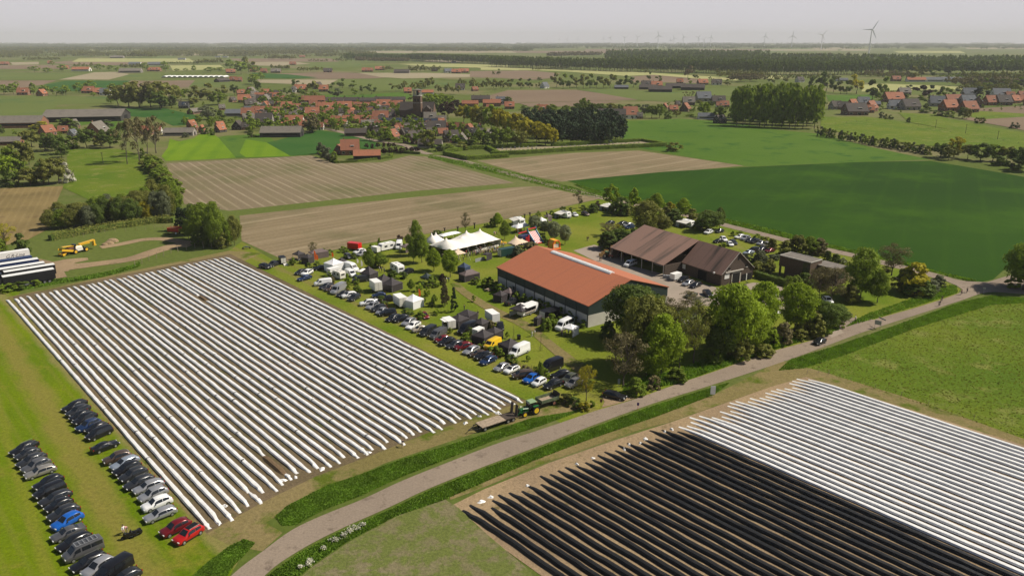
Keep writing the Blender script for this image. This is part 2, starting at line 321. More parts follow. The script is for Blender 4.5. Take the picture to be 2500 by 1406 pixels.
# ---------------------------------------------------------------- the patchwork of more distant fields
def zp(Zf, *pts): return [Zf(*p) for p in pts]
FAR = [
 (g_lime, zp(Z1, (1620, 1010), (1700, 1040), (1850, 1010), (1900, 970), (2020, 960), (2080, 1000), (2250, 1195), (1900, 1215), (1580, 1225), (1540, 1180), (1600, 1100))),
 (g_green, zp(Z1, (2080, 1000), (2150, 985), (2500, 970), (2530, 970), (2820, 1180), (2600, 1190), (2250, 1195))),
 (g_dark, zp(Z2, (200, 1050), (300, 1030), (560, 960), (700, 930), (900, 960), (1230, 1040), (1300, 1080), (1180, 1110), (900, 1090), (880, 1170), (690, 1150), (640, 1165), (420, 1175))),
 (g_lime, zp(Z2, (0, 1020), (190, 1045), (430, 1180), (0, 1190), (-60, 1150))),
 (g_past, zp(Z1, (640, 1110), (1100, 1110), (1200, 1120), (1380, 1190), (1500, 1240), (1640, 1440), (1500, 1560), (1200, 1620), (900, 1620), (600, 1480), (640, 1300))),
 (g_stub, [(-40, 462), (155, 455), (140, 490), (118, 560), (60, 590), (-40, 610)]),
 (g_fgrn, zp(Z1, (-100, 610), (500, 600), (1040, 615), (1020, 670), (560, 690), (450, 760), (430, 800), (-100, 810))),
 (g_dark, zp(Z1, (1200, 725), (1560, 720), (1900, 800), (1850, 880), (1650, 890), (1500, 820), (1250, 800))),
 (g_green, zp(Z1, (740, 840), (1180, 810), (1300, 900), (1100, 930), (900, 860), (760, 890))),
 (g_fgrn, zp(Z1, (-100, 380), (700, 385), (800, 400), (560, 450), (-100, 455))),
 (g_brown, zp(Z1, (-100, 458), (540, 458), (400, 500), (200, 530), (-100, 520))),
 (g_tan, zp(Z1, (560, 450), (900, 380), (1100, 375), (1240, 400), (1040, 450))),
 (g_fgrn, zp(Z1, (1060, 448), (1250, 395), (1560, 385), (1540, 440), (1400, 455))),
 (g_dark, zp(Z1, (420, 500), (620, 462), (1250, 458), (1100, 530), (1000, 560), (500, 560))),
 (g_brown, zp(Z1, (1130, 530), (1250, 462), (1860, 455), (1800, 520), (1500, 540))),
 (g_fgrn, zp(Z1, (1860, 455), (2350, 450), (2500, 480), (2300, 530), (1800, 520))),
 (g_brown, zp(Z1, (480, 285), (900, 255), (1700, 255), (1560, 285), (1300, 300), (1000, 320), (600, 300))),
 (g_pale, zp(Z1, (1620, 315), (2100, 310), (2150, 350), (1650, 365))),
 (g_tan, zp(Z1, (100, 285), (370, 280), (370, 305), (120, 310))),
 (g_brown, zp(Z1, (-100, 315), (700, 310), (650, 345), (-100, 350))),
 (g_tan, zp(Z1, (100, 205), (700, 190), (700, 205), (120, 225))),
 (g_fgrn, zp(Z2, (-60, 240), (380, 240), (420, 262), (0, 280))),
 (g_tan, zp(Z2, (40, 285), (420, 275), (620, 300), (300, 320), (60, 315))),
 (g_fgrn, zp(Z2, (620, 290), (1100, 285), (1100, 330), (600, 345))),
 (g_brown, zp(Z2, (180, 395), (700, 380), (1050, 385), (1350, 430), (1200, 440), (700, 445))),
 (g_dark, zp(Z2, (60, 385), (400, 400), (690, 430), (500, 440), (80, 435))),
 (g_tan, zp(Z2, (1060, 385), (1700, 385), (2350, 405), (2500, 420), (1500, 440), (1280, 425))),
 (g_tan, zp(Z2, (110, 450), (880, 450), (780, 505), (130, 480))),
 (g_fgrn, zp(Z2, (880, 450), (1400, 445), (2050, 465), (1900, 500), (1500, 560), (1250, 560), (900, 520))),
 (g_pale, zp(Z2, (1450, 300), (2500, 300), (2500, 330), (2150, 335), (1700, 325))),
 (g_pale, zp(Z2, (2150, 330), (2600, 330), (2600, 362), (2400, 355))),
 (g_green, zp(Z2, (700, 595), (1000, 600), (1500, 570), (1620, 610), (1500, 645), (1050, 640), (720, 640))),
 (g_brown, zp(Z3, (-200, 585), (330, 580), (640, 605), (560, 650), (400, 665), (-200, 640))),
 (g_pale, zp(Z3, (-100, 540), (700, 570), (1200, 580), (1760, 620), (2300, 650), (2270, 672), (1900, 655), (1500, 620), (1240, 630), (700, 590), (350, 575), (-100, 575))),
 (g_brown, zp(Z3, (1290, 635), (1500, 620), (1900, 655), (2000, 700), (1600, 690), (1300, 690))),
 (g_brown, zp(Z3, (-150, 850), (150, 762), (780, 758), (1000, 790), (1380, 850), (1000, 860), (300, 875), (100, 900))),
 (g_fgrn, zp(Z3, (790, 755), (1130, 750), (1380, 765), (1700, 780), (2000, 745), (2300, 735), (2250, 820), (1900, 830), (1650, 870), (1380, 855), (1000, 790))),
 (g_brown, zp(Z3, (250, 880), (1000, 862), (1200, 870), (700, 915), (350, 915))),
 (g_pale, zp(Z4, (-60, 640), (200, 645), (210, 670), (150, 680), (-60, 665))),
 (g_pale, zp(Z4, (950, 735), (1200, 725), (1450, 735), (1900, 750), (2000, 780), (1350, 785), (950, 800))),
 (g_green, zp(Z4, (610, 830), (1050, 830), (1080, 870), (900, 895), (640, 890))),
 (g_past, zp(Z4, (560, 1040), (1000, 1040), (1300, 1080), (1900, 1180), (2600, 1310), (2600, 1400), (1900, 1330), (1450, 1310), (900, 1230), (560, 1140))),
 (g_lime if False else g_past, zp(Z4, (1300, 1000), (1650, 1020), (1800, 1060), (2200, 1140), (2600, 1210), (2600, 1310), (1900, 1180), (1400, 1090))),
 (g_brown, zp(Z4, (2050, 960), (2600, 930), (2600, 1190), (2300, 1130), (1900, 1060), (2100, 1030))),
 (g_past, zp(Z4, (1990, 1010), (2080, 985), (2500, 1010), (2500, 1040), (2100, 1065), (2000, 1045))),
]
for m_, p_ in FAR: sheet('field', p_, m_)
# a loose quilt beyond, in rows of increasing size towards the horizon
fr = random.Random(5)
yy = 152.0
while yy > 118:
    x = -250+fr.random()*200; hgt = max(1.2, (yy-100)*0.16)
    while x < 2700:
        w = (60+fr.random()*190)*(0.6+(yy-100)/60)
        sk = fr.uniform(-20, 20)
        if fr.random() < .72 and not (1250 < x+w and x < 2700 and yy > 133):
            m_ = fr.choice([g_tan, g_tan, g_brown, g_pale, g_fgrn, g_fgrn, g_base])
            sheet('field', [(x, yy), (x+w, yy+fr.uniform(-.8, .8)), (x+w+sk, yy-hgt), (x+sk, yy-hgt+fr.uniform(-.3, .3))], m_)
        x += w*1.02
    yy -= hgt*1.05
# cemetery ground
sheet('gravel', zp(Z3, (0, 1310), (420, 1290), (700, 1285), (1400, 1240), (1590, 1272), (1300, 1290), (700, 1325), (60, 1350)), g_tan)
# ---------------------------------------------------------------- foil covered asparagus ridges
def mat_foil(name, col, rough, spec, dirt):
    m = principled(name, col, rough, spec=spec, vary=.04, noise=(1.3, dirt), bump=(2.2, .35)); return m
m_white = mat_foil('white_foil', (.74, .73, .71), .38, .5, .10)
m_black = mat_foil('black_foil', (.010, .010, .010), .5, .35, .3)
m_earth = principled('ridge_earth', S(118, 98, 74, .8), .95, noise=(3, .3), bump=(4, .8))
RDV = Vector((math.sin(RD), math.cos(RD), 0)); RDN = Vector((RDV.y, -RDV.x, 0))
def ridge_mesh(L, w, h, mat, rnd, seams=True, step=1.6, sag=.05, tipw=2.2, sk=.57):
    """a long low ridge under foil along +Y from the origin, tapering to a tucked point at both ends"""
    n = max(4, int(L/step)); V = []; sec = []
    xs = list(np.linspace(0, L, n)); xs += [tipw*.25, tipw*.6, L-tipw*.6, L-tipw*.25]
    jo = []
    if seams:
        p = rnd.uniform(6, 40)
        while p < L-4: jo.append(p); xs += [p-.25, p, p+.11, p+.25, p+.6]; p += rnd.choice([rnd.uniform(10, 30), rnd.uniform(25, 60)])
    xs = sorted(x for x in xs if 0 <= x <= L); lat = 0; wv = 0
    for y in xs:
        e = min(1, min(y, L-y)/tipw+.12); lat = lat*.8+rnd.gauss(0, sag*.5)
        ww = w*(.55+.45*e)*(1+rnd.gauss(0, .05 if seams else .02)); hh = h*e*(1+rnd.gauss(0, .06 if seams else .03))
        if any(abs(y-j) < .05 for j in jo): ww *= .74; hh *= .8
        elif any(abs(y-j-.25) < .05 for j in jo): ww *= 1.1; hh *= 1.08
        if seams and (y < 3.5 or y > L-5): ww *= rnd.uniform(.75, 1.15); hh *= rnd.uniform(.75, 1.15); lat += rnd.gauss(0, .05)
        sec.append([(lat-ww*sk, y, .01), (lat-ww*.5, y, hh*.34), (lat-ww*.49, y, hh*.36), (lat-ww*.32, y, hh*.93), (lat, y, hh*1.0), (lat+ww*.32, y, hh*.93), (lat+ww*.49, y, hh*.36), (lat+ww*.5, y, hh*.34), (lat+ww*sk, y, .01)])
    mb = MB(); N_ = 9
    vs = [p for r in sec for p in r]; fs = []
    for i in range(len(sec)-1):
        for k in range(N_-1): fs.append((i*N_+k, i*N_+k+1, (i+1)*N_+k+1, (i+1)*N_+k))
    fs += [tuple(range(N_)), tuple(reversed(range((len(sec)-1)*N_, len(sec)*N_)))]
    mb.add(vs, [tuple(reversed(f)) for f in fs])
    tie = {i for i in range(len(xs)-1) if any(abs(xs[i]-j) < .01 for j in jo)}
    mb.m = [1 if (i < len(fs)-2 and (i % 8 in (0, 7) or i//8 in tie)) else 0 for i in range(len(fs))]
    return mb.mesh('ridge', [mat, m_black] if mat is not m_earth else [mat, mat], smooth=False)
def hit(poly, s):
    """where the line at lateral offset s meets a world polyline -> distance along the ridge heading"""
    for a, b in zip(poly, poly[1:]):
        sa, sb = a.dot(RDN), b.dot(RDN)
        if (sa-s)*(sb-s) <= 0 and sa != sb:
            t = (s-sa)/(sb-sa); return (a+(b-a)*t).dot(RDV)
    return None
LT = [G(*p) for p in [(10, 735), (30, 729), (287, 680), (560, 625), (600, 615)]]
LB = [G(*p) for p in [(480, 1310), (512, 1292), (560, 1263), (640, 1214), (700, 1182), (771, 1153), (850, 1120), (914, 1101), (1043, 1051), (1160, 1017), (1272, 981), (1290, 970)]]
s0, s1 = LB[1].dot(RDN), LB[-2].dot(RDN); NL = 38
RR_ = random.Random(3)
ridge_lab = 'white film ridge in the left field, {} from the parked cars on the left'
print('spacing left', (s1-s0)/(NL-1), 'len', (G(30, 729)-G(512, 1292)).length)
for i in range(NL):
    s = s0+(s1-s0)*i/(NL-1)
    a = hit(LB, s+.001 if i < NL-1 else s-.001) ; b = hit(LT, s)
    if a is None or b is None: continue
    a += RR_.gauss(0, .7); b += RR_.gauss(0, .35)
    rz = -RD+RR_.gauss(0, .0012)
    if i in (5, 9, 24):      # film torn back: bare earth with a rag of film either side
        gap0, gap1 = {5: (0.03, .03), 9: (.02, .07), 24: (.72, .755)}[i]
        segs = [(a, a+(b-a)*gap0), (a+(b-a)*gap1, b)]
    else: segs = [(a, b)]
    root = None
    if len(segs) == 2:
        root = thing('covered_ridge', RDN*s+RDV*a, rz)
    for q, (c, d) in enumerate(segs):
        if d-c < 1.5: continue
        me = ridge_mesh(d-c, .84, .46, m_white, RR_, sag=.03)
        if root:
            o = link('plastic_film', me, root); o.location = (0, c-a, 0)
        else:
            o = link('covered_ridge', me); o.location = RDN*s+RDV*c; o.rotation_euler = (0, 0, rz)
            tag(o, ridge_lab.format(ordn(i)), 'crop ridge', 'white film covered ridges in the left field')
    if root:
        c, d = segs[0][1]-.8, segs[1][0]+.8
        if d-c > 2: o = link('bare_earth', ridge_mesh(d-c, 1.1, .5, m_earth, RR_, seams=False), root); o.location = (0, c-a, 0)
        tag(root, 'ridge with white film torn back to bare earth, '+ordn(i)+' from the left', 'crop ridge', 'white film covered ridges in the left field')
RTIP = [G(*p) for p in [(2010, 915), (1970, 925), (1935, 932), (1890, 952), (1850, 965), (1800, 985), (1762, 1003), (1700, 1020), (1651, 1039), (1620, 1052), (1575, 1073), (1545, 1085), (1500, 1100), (1440, 1120), (1400, 1132), (1350, 1155), (1300, 1180), (1265, 1192), (1216, 1210), (1200, 1222), (1165, 1240), (1140, 1255), (1100, 1275)]]
w0, w1, k1 = G(1970, 925).dot(RDN), G(1651, 1039).dot(RDN), G(1140, 1253).dot(RDN)
print('spacing right span', w0-w1, w1-k1)
NW_, NK = 25, 27
for i in range(NW_+NK):
    white = i < NW_
    s = w0+(w1-w0)*i/(NW_-1) if white else w1+(k1-w1)*(i-NW_+1)/NK
    t = hit(RTIP, s+(1e-3 if i else -1e-3))
    if t is None: print('miss', i); continue
    t += RR_.gauss(0, .9); near = G(3100, 1280).dot(RDV)
    e = RDN*s; lo = max(-1e9, near-15)
    # run towards the camera until just behind the lower frame edge
    L = min(t+5, 175)
    c = t-L
    if white: me = ridge_mesh(L, .92, .45, m_white, RR_, seams=False, step=2.5, sag=.06, tipw=5, sk=.74)
    else: me = ridge_mesh(L, .96, .55, m_black, RR_, seams=False, step=1.6, sag=.10, tipw=4)
    o = link('covered_ridge' if white else 'black_ridge', me); o.location = RDN*s+RDV*c; o.rotation_euler = (0, 0, -RD+RR_.gauss(0, .0008))
    if white: tag(o, f'ridge under taut white film in the right field, {ordn(i)} from the fenced pasture', 'crop ridge', 'white film covered ridges in the right field')
    else: tag(o, f'ridge under black film in the right field, {ordn(i-NW_)} from the white ridges', 'crop ridge', 'black film covered ridges in the right field')
# rags of white film tied off at the tips
def rag(p, s, label, cat='plastic sheet', name='film_rag', mat=None, group='crumpled film ends lying by the ridges'):
    mb = MB(); rr = random.Random(int(p.x*100)); n = 9
    ring0 = [(s*.9*math.cos(6.28*k/n)*rr.uniform(.5, 1.2), s*.55*math.sin(6.28*k/n)*rr.uniform(.5, 1.2), .02) for k in range(n)]
    ring1 = [(x*.5+rr.gauss(0, .06), y*.5+rr.gauss(0, .06), .12+rr.random()*.3*s) for x, y, _ in ring0]
    mb.loft([ring0, ring1]); o = mb.build(name, mat or m_white); o.location = p; o.rotation_euler = (0, 0, rr.random()*3)
    return tag(o, label, cat, group)
for i, p in enumerate([Z_(x, y) for Z_, x, y in [(B2, 1040, 480), (B2, 990, 455), (B2, 700, 600), (B2, 500, 665), (B2, 400, 690), (B2, 1780, 255), (B2, 1880, 205), (B2, 2020, 180), (B1, 1650, 1010), (B1, 1690, 880)]]):
    rag(G(*p), R.uniform(.6, 1.2), f'crumpled rag of white film at the near tips of the left ridges, {ordn(i)} of ten')
for i, p in enumerate([B3(x, y) for x, y in [(950, 565), (1070, 520), (1345, 420), (1310, 450), (1430, 408), (580, 728), (300, 815), (230, 850), (1615, 322), (1665, 303), (1465, 378)]]):
    rag(G(*p), R.uniform(.5, .9), f'knot of pale film at the far tip of a black ridge, {ordn(i)} of eleven')
# ---------------------------------------------------------------- trees and shrubs
def leafmat(name, col, tr=.25, vary=.16):
    if name in MC: return MC[name]
    m = principled(name, col, .7, spec=.15, vary=vary, noise=(.35, .28)); nt = m.node_tree; N = nt.nodes; L = nt.links
    b = N['Principled BSDF']; out = [n for n in N if n.type == 'OUTPUT_MATERIAL'][0]
    t = N.new('ShaderNodeBsdfTranslucent'); src = b.inputs['Base Color'].links[0].from_socket
    vm = N.new('ShaderNodeVectorMath'); vm.operation = 'MULTIPLY'; vm.inputs[1].default_value = (1.15, 1.15, .6); L.new(src, vm.inputs[0]); L.new(vm.outputs[0], t.inputs[0])
    mx = N.new('ShaderNodeMixShader'); mx.inputs[0].default_value = tr
    L.new(b.outputs[0], mx.inputs[1]); L.new(t.outputs[0], mx.inputs[2]); L.new(mx.outputs[0], out.inputs['Surface']); return m
LM = {'B': leafmat('leaf_bright', (.25, .34, .022), .35), 'Y': leafmat('leaf_yellow', (.38, .34, .025), .35), 'F': leafmat('leaf_fresh', (.19, .26, .028), .33),
      'O': leafmat('leaf_olive', (.20, .21, .045), .3), 'D': leafmat('leaf_dark', (.115, .165, .03), .3), 'N': leafmat('leaf_budding', (.19, .165, .075), .2),
      'K': leafmat('leaf_needle', (.032, .055, .022), .05), 'P': leafmat('leaf_copper', (.055, .03, .022)), 'W': leafmat('leaf_blossom', (.26, .29, .15)), 'G': leafmat('leaf_grey', (.14, .16, .085)),
      'H': leafmat('blossom_white', (.62, .60, .50), .2)}
LW = {'B': 'bright yellow-green', 'Y': 'golden yellow', 'F': 'fresh green', 'O': 'olive green', 'D': 'dark green', 'N': 'brown budding', 'K': 'dark needled', 'P': 'copper red', 'W': 'pale blossoming', 'G': 'grey-green', 'H': 'white blossoming'}
m_bark = principled('bark', (.10, .082, .062), .95, noise=(2, .3)); m_birch = principled('birch_bark', (.42, .40, .35), .9, noise=(3, .35))
def quads(C, Nn, s, g, asp=1.4):
    """leaf quads centred at C, roughly facing Nn, of size s"""
    n = len(C); a = g.normal(size=(n, 3)); Nn = Nn/np.linalg.norm(Nn, axis=1, keepdims=True)
    t = np.cross(Nn, a); t /= np.linalg.norm(t, axis=1, keepdims=True)+1e-9; b = np.cross(Nn, t)
    s = (s*g.uniform(.6, 1.3, size=n))[:, None]*.5
    V = np.stack([C-t*s*asp-b*s*.3, C-b*s, C+t*s*asp+b*s*.2, C+b*s], 1).reshape(-1, 3)
    return V, np.arange(4*n).reshape(n, 4)
def prof(kind, t):
    """crown radius (of .5) at relative crown height t"""
    if kind == 'round': return np.sqrt(np.clip(1-(2*t-.95)**2*1.0, 0, 1))
    if kind == 'egg': return np.clip(np.sin(np.pi*np.clip(t, 0, 1)**.62), 0, 1)**.8
    if kind == 'tall': return np.clip(np.sin(np.pi*np.clip(t*.93+.05, 0, 1)**.85), 0, 1)**.6
    if kind == 'cone': return np.clip(1.02-t, 0, 1)**.9
    if kind == 'vase': return np.clip(.25+.95*t, 0, 1)*np.sqrt(np.clip(1-t**5, 0, 1))
    return np.sqrt(np.clip(1-t**2.2, 0, 1))
BASE0 = {'round': .2, 'egg': .2, 'tall': .14, 'cone': .06, 'vase': .22, 'bush': .0, 'open': .28}
def crown_arr(kind, nf, ls, seed, ncl=None, dens=1.0):
    g = np.random.default_rng(seed); k = 'round' if kind == 'open' else kind; z0 = BASE0[kind]
    ncl = ncl or max(8, int(nf/70)); t = g.uniform(0.02, .98, ncl); r = prof(k, t); w = g.uniform(size=ncl)**.38
    t2 = t; th = g.uniform(0, 2*np.pi, ncl); irr = 1+.16*np.sin(th*2+seed)+.1*np.sin(th*3+2*seed)
    C = np.stack([.43*r*w*irr*np.cos(th), .43*r*w*irr*np.sin(th), z0+(1-z0)*(.04+.92*t2)], 1)
    cr = g.uniform(.07, .135, ncl)*(1.0 if kind != 'cone' else .8); n = int(nf*dens)
    i = g.integers(0, ncl, n); d = g.normal(size=(n, 3)); d /= np.linalg.norm(d, axis=1, keepdims=True)
    d[:, 2] = np.where(g.uniform(size=n) < .6, np.abs(d[:, 2]), d[:, 2])
    if kind == 'cone': d[:, 2] *= .35
    rad = cr[i]*g.uniform(.55, 1.08, n)
    P = C[i]+d*rad[:, None]*np.array([1, 1, .8 if kind != 'tall' else 1.0])
    ax = np.array([0, 0, z0+(1-z0)*.45]); Nn = d*.9+(P-ax)*1.0+g.normal(size=(n, 3))*.55
    P[:, 2] = np.clip(P[:, 2], .01, 1.02)
    return quads(P, Nn, ls, g)+(C,)
def limbs(kind, seed, C, trunk_r=.018, n=7, fine=0):
    mb = MB(); rr = random.Random(seed); top = .8 if kind in ('cone', 'tall') else .62
    pts = [Vector((0, 0, 0))]; 
    for k in range(1, 6): pts.append(Vector((rr.gauss(0, .008)*k, rr.gauss(0, .008)*k, top*k/5)))
    rs = [trunk_r*(1.25 if k == 0 else 1-.16*k) for k in range(6)]
    mb.path(pts, rs, 7)
    idx = list(range(len(C))); rr.shuffle(idx)
    for j in idx[:n]:
        c = Vector(C[j]); b = BASE0[kind]*.8; z = max(b, min(top, c.z-.12-.5*math.hypot(c.x, c.y))); f = z/top*5; k = min(4, int(f))
        a = pts[k].lerp(pts[k+1], f-k); m = a.lerp(c, .5)+Vector((rr.gauss(0, .015), rr.gauss(0, .015), .03))
        mb.path([a, m, c], [trunk_r*.5, trunk_r*.33, trunk_r*.12], 4)
        for _ in range(fine):
            e = m.lerp(c, rr.random())+Vector((rr.gauss(0, .09), rr.gauss(0, .09), rr.uniform(0, .13)))
            s = m.lerp(c, rr.random()*.7); mb.tube(s, e, trunk_r*.16, trunk_r*.05, 3, False)
            for _ in range(2):
                e2 = e+Vector((rr.gauss(0, .05), rr.gauss(0, .05), rr.uniform(0, .09))); mb.tube(s.lerp(e, .6), e2, trunk_r*.08, trunk_r*.03, 3, False)
    return mb.mesh('trunk', m_bark)
PROTO = {}
SPEC = {  # faces and leaf size (relative to height) at three distances
 'round': ((14000, .029), (2600, .062), (600, .12)), 'egg': ((11000, .031), (2200, .066), (500, .12)), 'tall': ((12000, .028), (2400, .058), (520, .11)),
 'cone': ((4800, .042), (1500, .07), (380, .12)), 'vase': ((5000, .034), (1500, .06), (380, .12)), 'bush': ((4200, .06), (1500, .10), (360, .19)), 'open': ((3200, .022), (1100, .036), (330, .08))}
def proto(kind, lod, v):
    k = (kind, lod, v)
    if k not in PROTO:
        nf, ls = SPEC[kind][lod]; V, Q, C = crown_arr(kind, nf, ls, 17*v+3*lod+hash_(kind))
        PROTO[k] = (npmesh('crown', V, Q, LM['F']), limbs(kind, v+5, C, trunk_r=.014 if kind == 'tall' else .02, n=(9, 6, 3)[lod]*(2 if kind == 'open' else 1), fine=(0 if kind != 'open' else (7, 4, 1)[lod])) if kind != 'bush' else stems(v))
    return PROTO[k]
def stems(v):
    mb = MB(); rr = random.Random(v)
    for k in range(5): mb.tube((rr.gauss(0, .04), rr.gauss(0, .04), 0), (rr.gauss(0, .2), rr.gauss(0, .2), .6), .02, .01, 4)
    return mb.mesh('stem', m_bark)
def hash_(s): return sum(ord(c)*(i+1) for i, c in enumerate(s)) % 97
WID = {'round': 'round tree', 'egg': 'egg-shaped tree', 'tall': 'tall slender tree', 'cone': 'conifer', 'vase': 'spreading tree', 'bush': 'shrub', 'open': 'open-crowned tree'}
SHAPE_NAME = {'cone': 'conifer', 'bush': 'shrub'}
def mtree(p, h, w, kind, col, lod=None, bark=None, crown_name='crown'):
    d = DEP(p); lod = (0 if d < 330 else 1 if d < 900 else 2) if lod is None else lod
    if lod == 0 and h < 3: lod = 1
    cm, tm = proto(kind, lod, R.randrange(3))
    nm = SHAPE_NAME.get(kind, 'tree')
    root = thing(nm, (p[0], p[1], 0), R.uniform(0, 6.28))
    sc = (w, w*R.uniform(.9, 1.1), h)
    c = link('foliage' if kind == 'bush' else 'crown', cm, root); c.scale = sc
    c.material_slots[0].link = 'OBJECT'; c.material_slots[0].material = LM[col]
    t = link('stem' if kind == 'bush' else 'trunk', tm, root); t.scale = sc
    if bark: t.material_slots[0].link = 'OBJECT'; t.material_slots[0].material = bark
    return root
NT = [0]
WF = [1.0]
def trees(where, Zf, rows, group=None, lod=None, nomin=False, mass=None):
    if mass:
        out = []
        for x, yb, yt, w, k, c in rows:
            p = G(*Zf(x, yb)); out.append((p, HGT(p, Zf(x, yt)[1]), (Zf(x+w, yb)[0]-Zf(x, yb)[0])/PXM(p), 'tall' if k == 'tall' else 'round', 420))
            if mass[3:]: out.append((p, out[-1][1]*.5, out[-1][2]*1.1, 'tall', 130))
        far_mass(mass[0], out, mass[1], mass[2], trunks=True); return
    rows = sorted([r if len(r) > 5 else (*r, 'F') for r in rows], key=lambda r: r[0]); cnt = {}
    pre = {}
    for x, yb, yt, w, k, c in rows: pre[(k, c)] = pre.get((k, c), 0)+1
    for x, yb, yt, w, k, c in rows:
        px, py = Zf(x, yb); _, pt = Zf(x, yt); px2, _ = Zf(x+w, yb)
        p = G(px, py); h = HGT(p, pt); ww = (px2-px)/PXM(p)*WF[0]
        if ww > h*1.6 and k != 'bush': ww = h*1.6
        o = mtree(p, max(.6, h), max(.4, ww), k, c, lod); NT[0] += 1
        i = cnt.get((k, c), 0); cnt[(k, c)] = i+1
        l = f'{LW[c]} {WID[k]} {where}' + (f', {ordn(i)} from left' if pre[(k, c)] > 1 else '')
        tag(o, l, 'shrub' if k == 'bush' else 'tree', group or 'trees and shrubs '+where)
ID = lambda x, y: (x, y)
WF[0] = 1.16
trees('in the roadside clump before the red-roofed shed', B5, [
 (440, 600, 85, 520, 'round', 'D'), (545, 860, 180, 440, 'round', 'O'), (700, 960, 370, 330, 'tall', 'B'), (330, 1060, 560, 400, 'open', 'N'), (600, 980, 740, 170, 'egg', 'B'), (420, 900, 430, 300, 'round', 'O'), (560, 960, 560, 260, 'tall', 'F'),
 (880, 885, 330, 260, 'open', 'O'), (1020, 830, 230, 330, 'open', 'O'), (180, 620, 420, 150, 'bush', 'D'), (250, 820, 560, 220, 'open', 'N'),
 (450, 1140, 980, 190, 'bush', 'F'), (620, 1080, 960, 160, 'bush', 'N'), (850, 1010, 880, 190, 'bush', 'F'), (1000, 640, 300, 300, 'open', 'G'), (800, 560, 200, 260, 'open', 'N'), (720, 380, 170, 150, 'open', 'N'), (960, 300, 130, 200, 'open', 'N'), (1080, 330, 180, 170, 'open', 'G')])
trees('in the garden belt by the road', B5, [
 (1400, 770, 70, 500, 'round', 'B'), (1560, 700, 250, 420, 'round', 'B'), (1690, 560, 40, 330, 'round', 'B'), (1270, 790, 430, 280, 'round', 'D'), (1480, 790, 560, 260, 'bush', 'O'), (1570, 740, 600, 190, 'bush', 'F'),
 (1790, 660, 500, 160, 'bush', 'B'), (1890, 640, 430, 200, 'bush', 'N'), (2010, 530, 55, 330, 'round', 'B'), (2290, 520, 230, 260, 'round', 'D'), (2180, 560, 330, 240, 'bush', 'O'), (2080, 600, 500, 170, 'bush', 'O'), (1200, 830, 680, 200, 'bush', 'F'), (1150, 640, 420, 200, 'open', 'N'), (2420, 480, 330, 160, 'bush', 'F'), (1700, 760, 640, 200, 'bush', 'O')])
WF[0] = 1.1
trees('around the flat-roofed house', N5, [
 (940, 645, 190, 340, 'tall', 'F'), (1100, 700, 390, 190, 'egg', 'F'), (1235, 440, 140, 280, 'open', 'N'), (1440, 600, 330, 330, 'bush', 'Y'), (1340, 590, 380, 200, 'bush', 'O'), (1680, 545, 440, 130, 'bush', 'G'), (1500, 630, 480, 280, 'bush', 'D'), (1600, 590, 480, 200, 'bush', 'G'),
 (660, 700, 380, 330, 'open', 'N'), (540, 690, 360, 260, 'open', 'N'), (840, 690, 530, 200, 'bush', 'O'), (620, 320, 205, 90, 'bush', 'D'), (340, 250, 60, 190, 'bush', 'O'), (450, 240, 70, 190, 'egg', 'F'), (545, 240, 90, 170, 'bush', 'N'), (230, 250, 110, 180, 'bush', 'O'), (700, 320, 235, 100, 'bush', 'D'),
 (770, 330, 270, 90, 'bush', 'W'), (400, 560, 420, 180, 'bush', 'D'), (300, 620, 440, 200, 'bush', 'F'), (230, 690, 450, 130, 'open', 'F'), (130, 280, 240, 110, 'bush', 'G'), (40, 420, 330, 120, 'bush', 'O'), (560, 980, 850, 200, 'bush', 'F'), (700, 900, 720, 260, 'round', 'D'), (1200, 400, 350, 120, 'bush', 'O'), (820, 840, 790, 80, 'bush', 'G')])
trees('at the crossroads on the right edge', N5, [(2490, 575, 150, 400, 'round', 'F'), (2400, 560, 470, 160, 'bush', 'F'), (2600, 560, 250, 300, 'round', 'F')])
trees('along the track behind the brown barn', N4, [
 (515, 300, 48, 200, 'egg', 'B'), (780, 330, 92, 180, 'egg', 'B'), (1040, 370, 152, 195, 'egg', 'B'), (1345, 430, 207, 200, 'egg', 'B'), (920, 620, 240, 330, 'tall', 'O'), (1090, 600, 400, 230, 'round', 'O'), (500, 790, 590, 260, 'bush', 'D'), (700, 790, 590, 260, 'bush', 'D'), (610, 760, 560, 260, 'bush', 'D'), (800, 700, 560, 200, 'bush', 'D'),
 (1640, 580, 350, 310, 'round', 'D'), (1760, 560, 315, 150, 'egg', 'D'), (1560, 560, 440, 200, 'bush', 'D'), (155, 320, 120, 130, 'open', 'N'), (215, 350, 285, 100, 'bush', 'D'), (365, 330, 240, 110, 'bush', 'P'), (640, 400, 190, 220, 'bush', 'D'), (560, 370, 250, 150, 'bush', 'D'), (700, 400, 270, 180, 'bush', 'O'), (480, 640, 490, 240, 'open', 'N'), (600, 620, 500, 230, 'open', 'Y'),
 (1200, 370, 250, 130, 'bush', 'Y'), (930, 330, 200, 130, 'open', 'N'), (1250, 500, 330, 220, 'bush', 'D'), (1150, 400, 300, 130, 'bush', 'O'), (1450, 470, 330, 160, 'bush', 'O'), (1610, 420, 345, 130, 'bush', 'N'), (1920, 640, 585, 70, 'bush', 'F'), (2000, 610, 580, 80, 'bush', 'F'),
 (2230, 935, 805, 180, 'bush', 'G'), (2100, 930, 835, 140, 'bush', 'G'), (2380, 915, 850, 120, 'bush', 'G'), (2360, 800, 670, 150, 'bush', 'O'), (1800, 760, 715, 110, 'bush', 'B'), (2200, 690, 620, 140, 'bush', 'F'), (2310, 730, 650, 120, 'bush', 'O'), (2200, 1060, 930, 180, 'bush', 'O'), (2330, 1050, 900, 150, 'bush', 'O'), (320, 370, 270, 130, 'bush', 'D')])
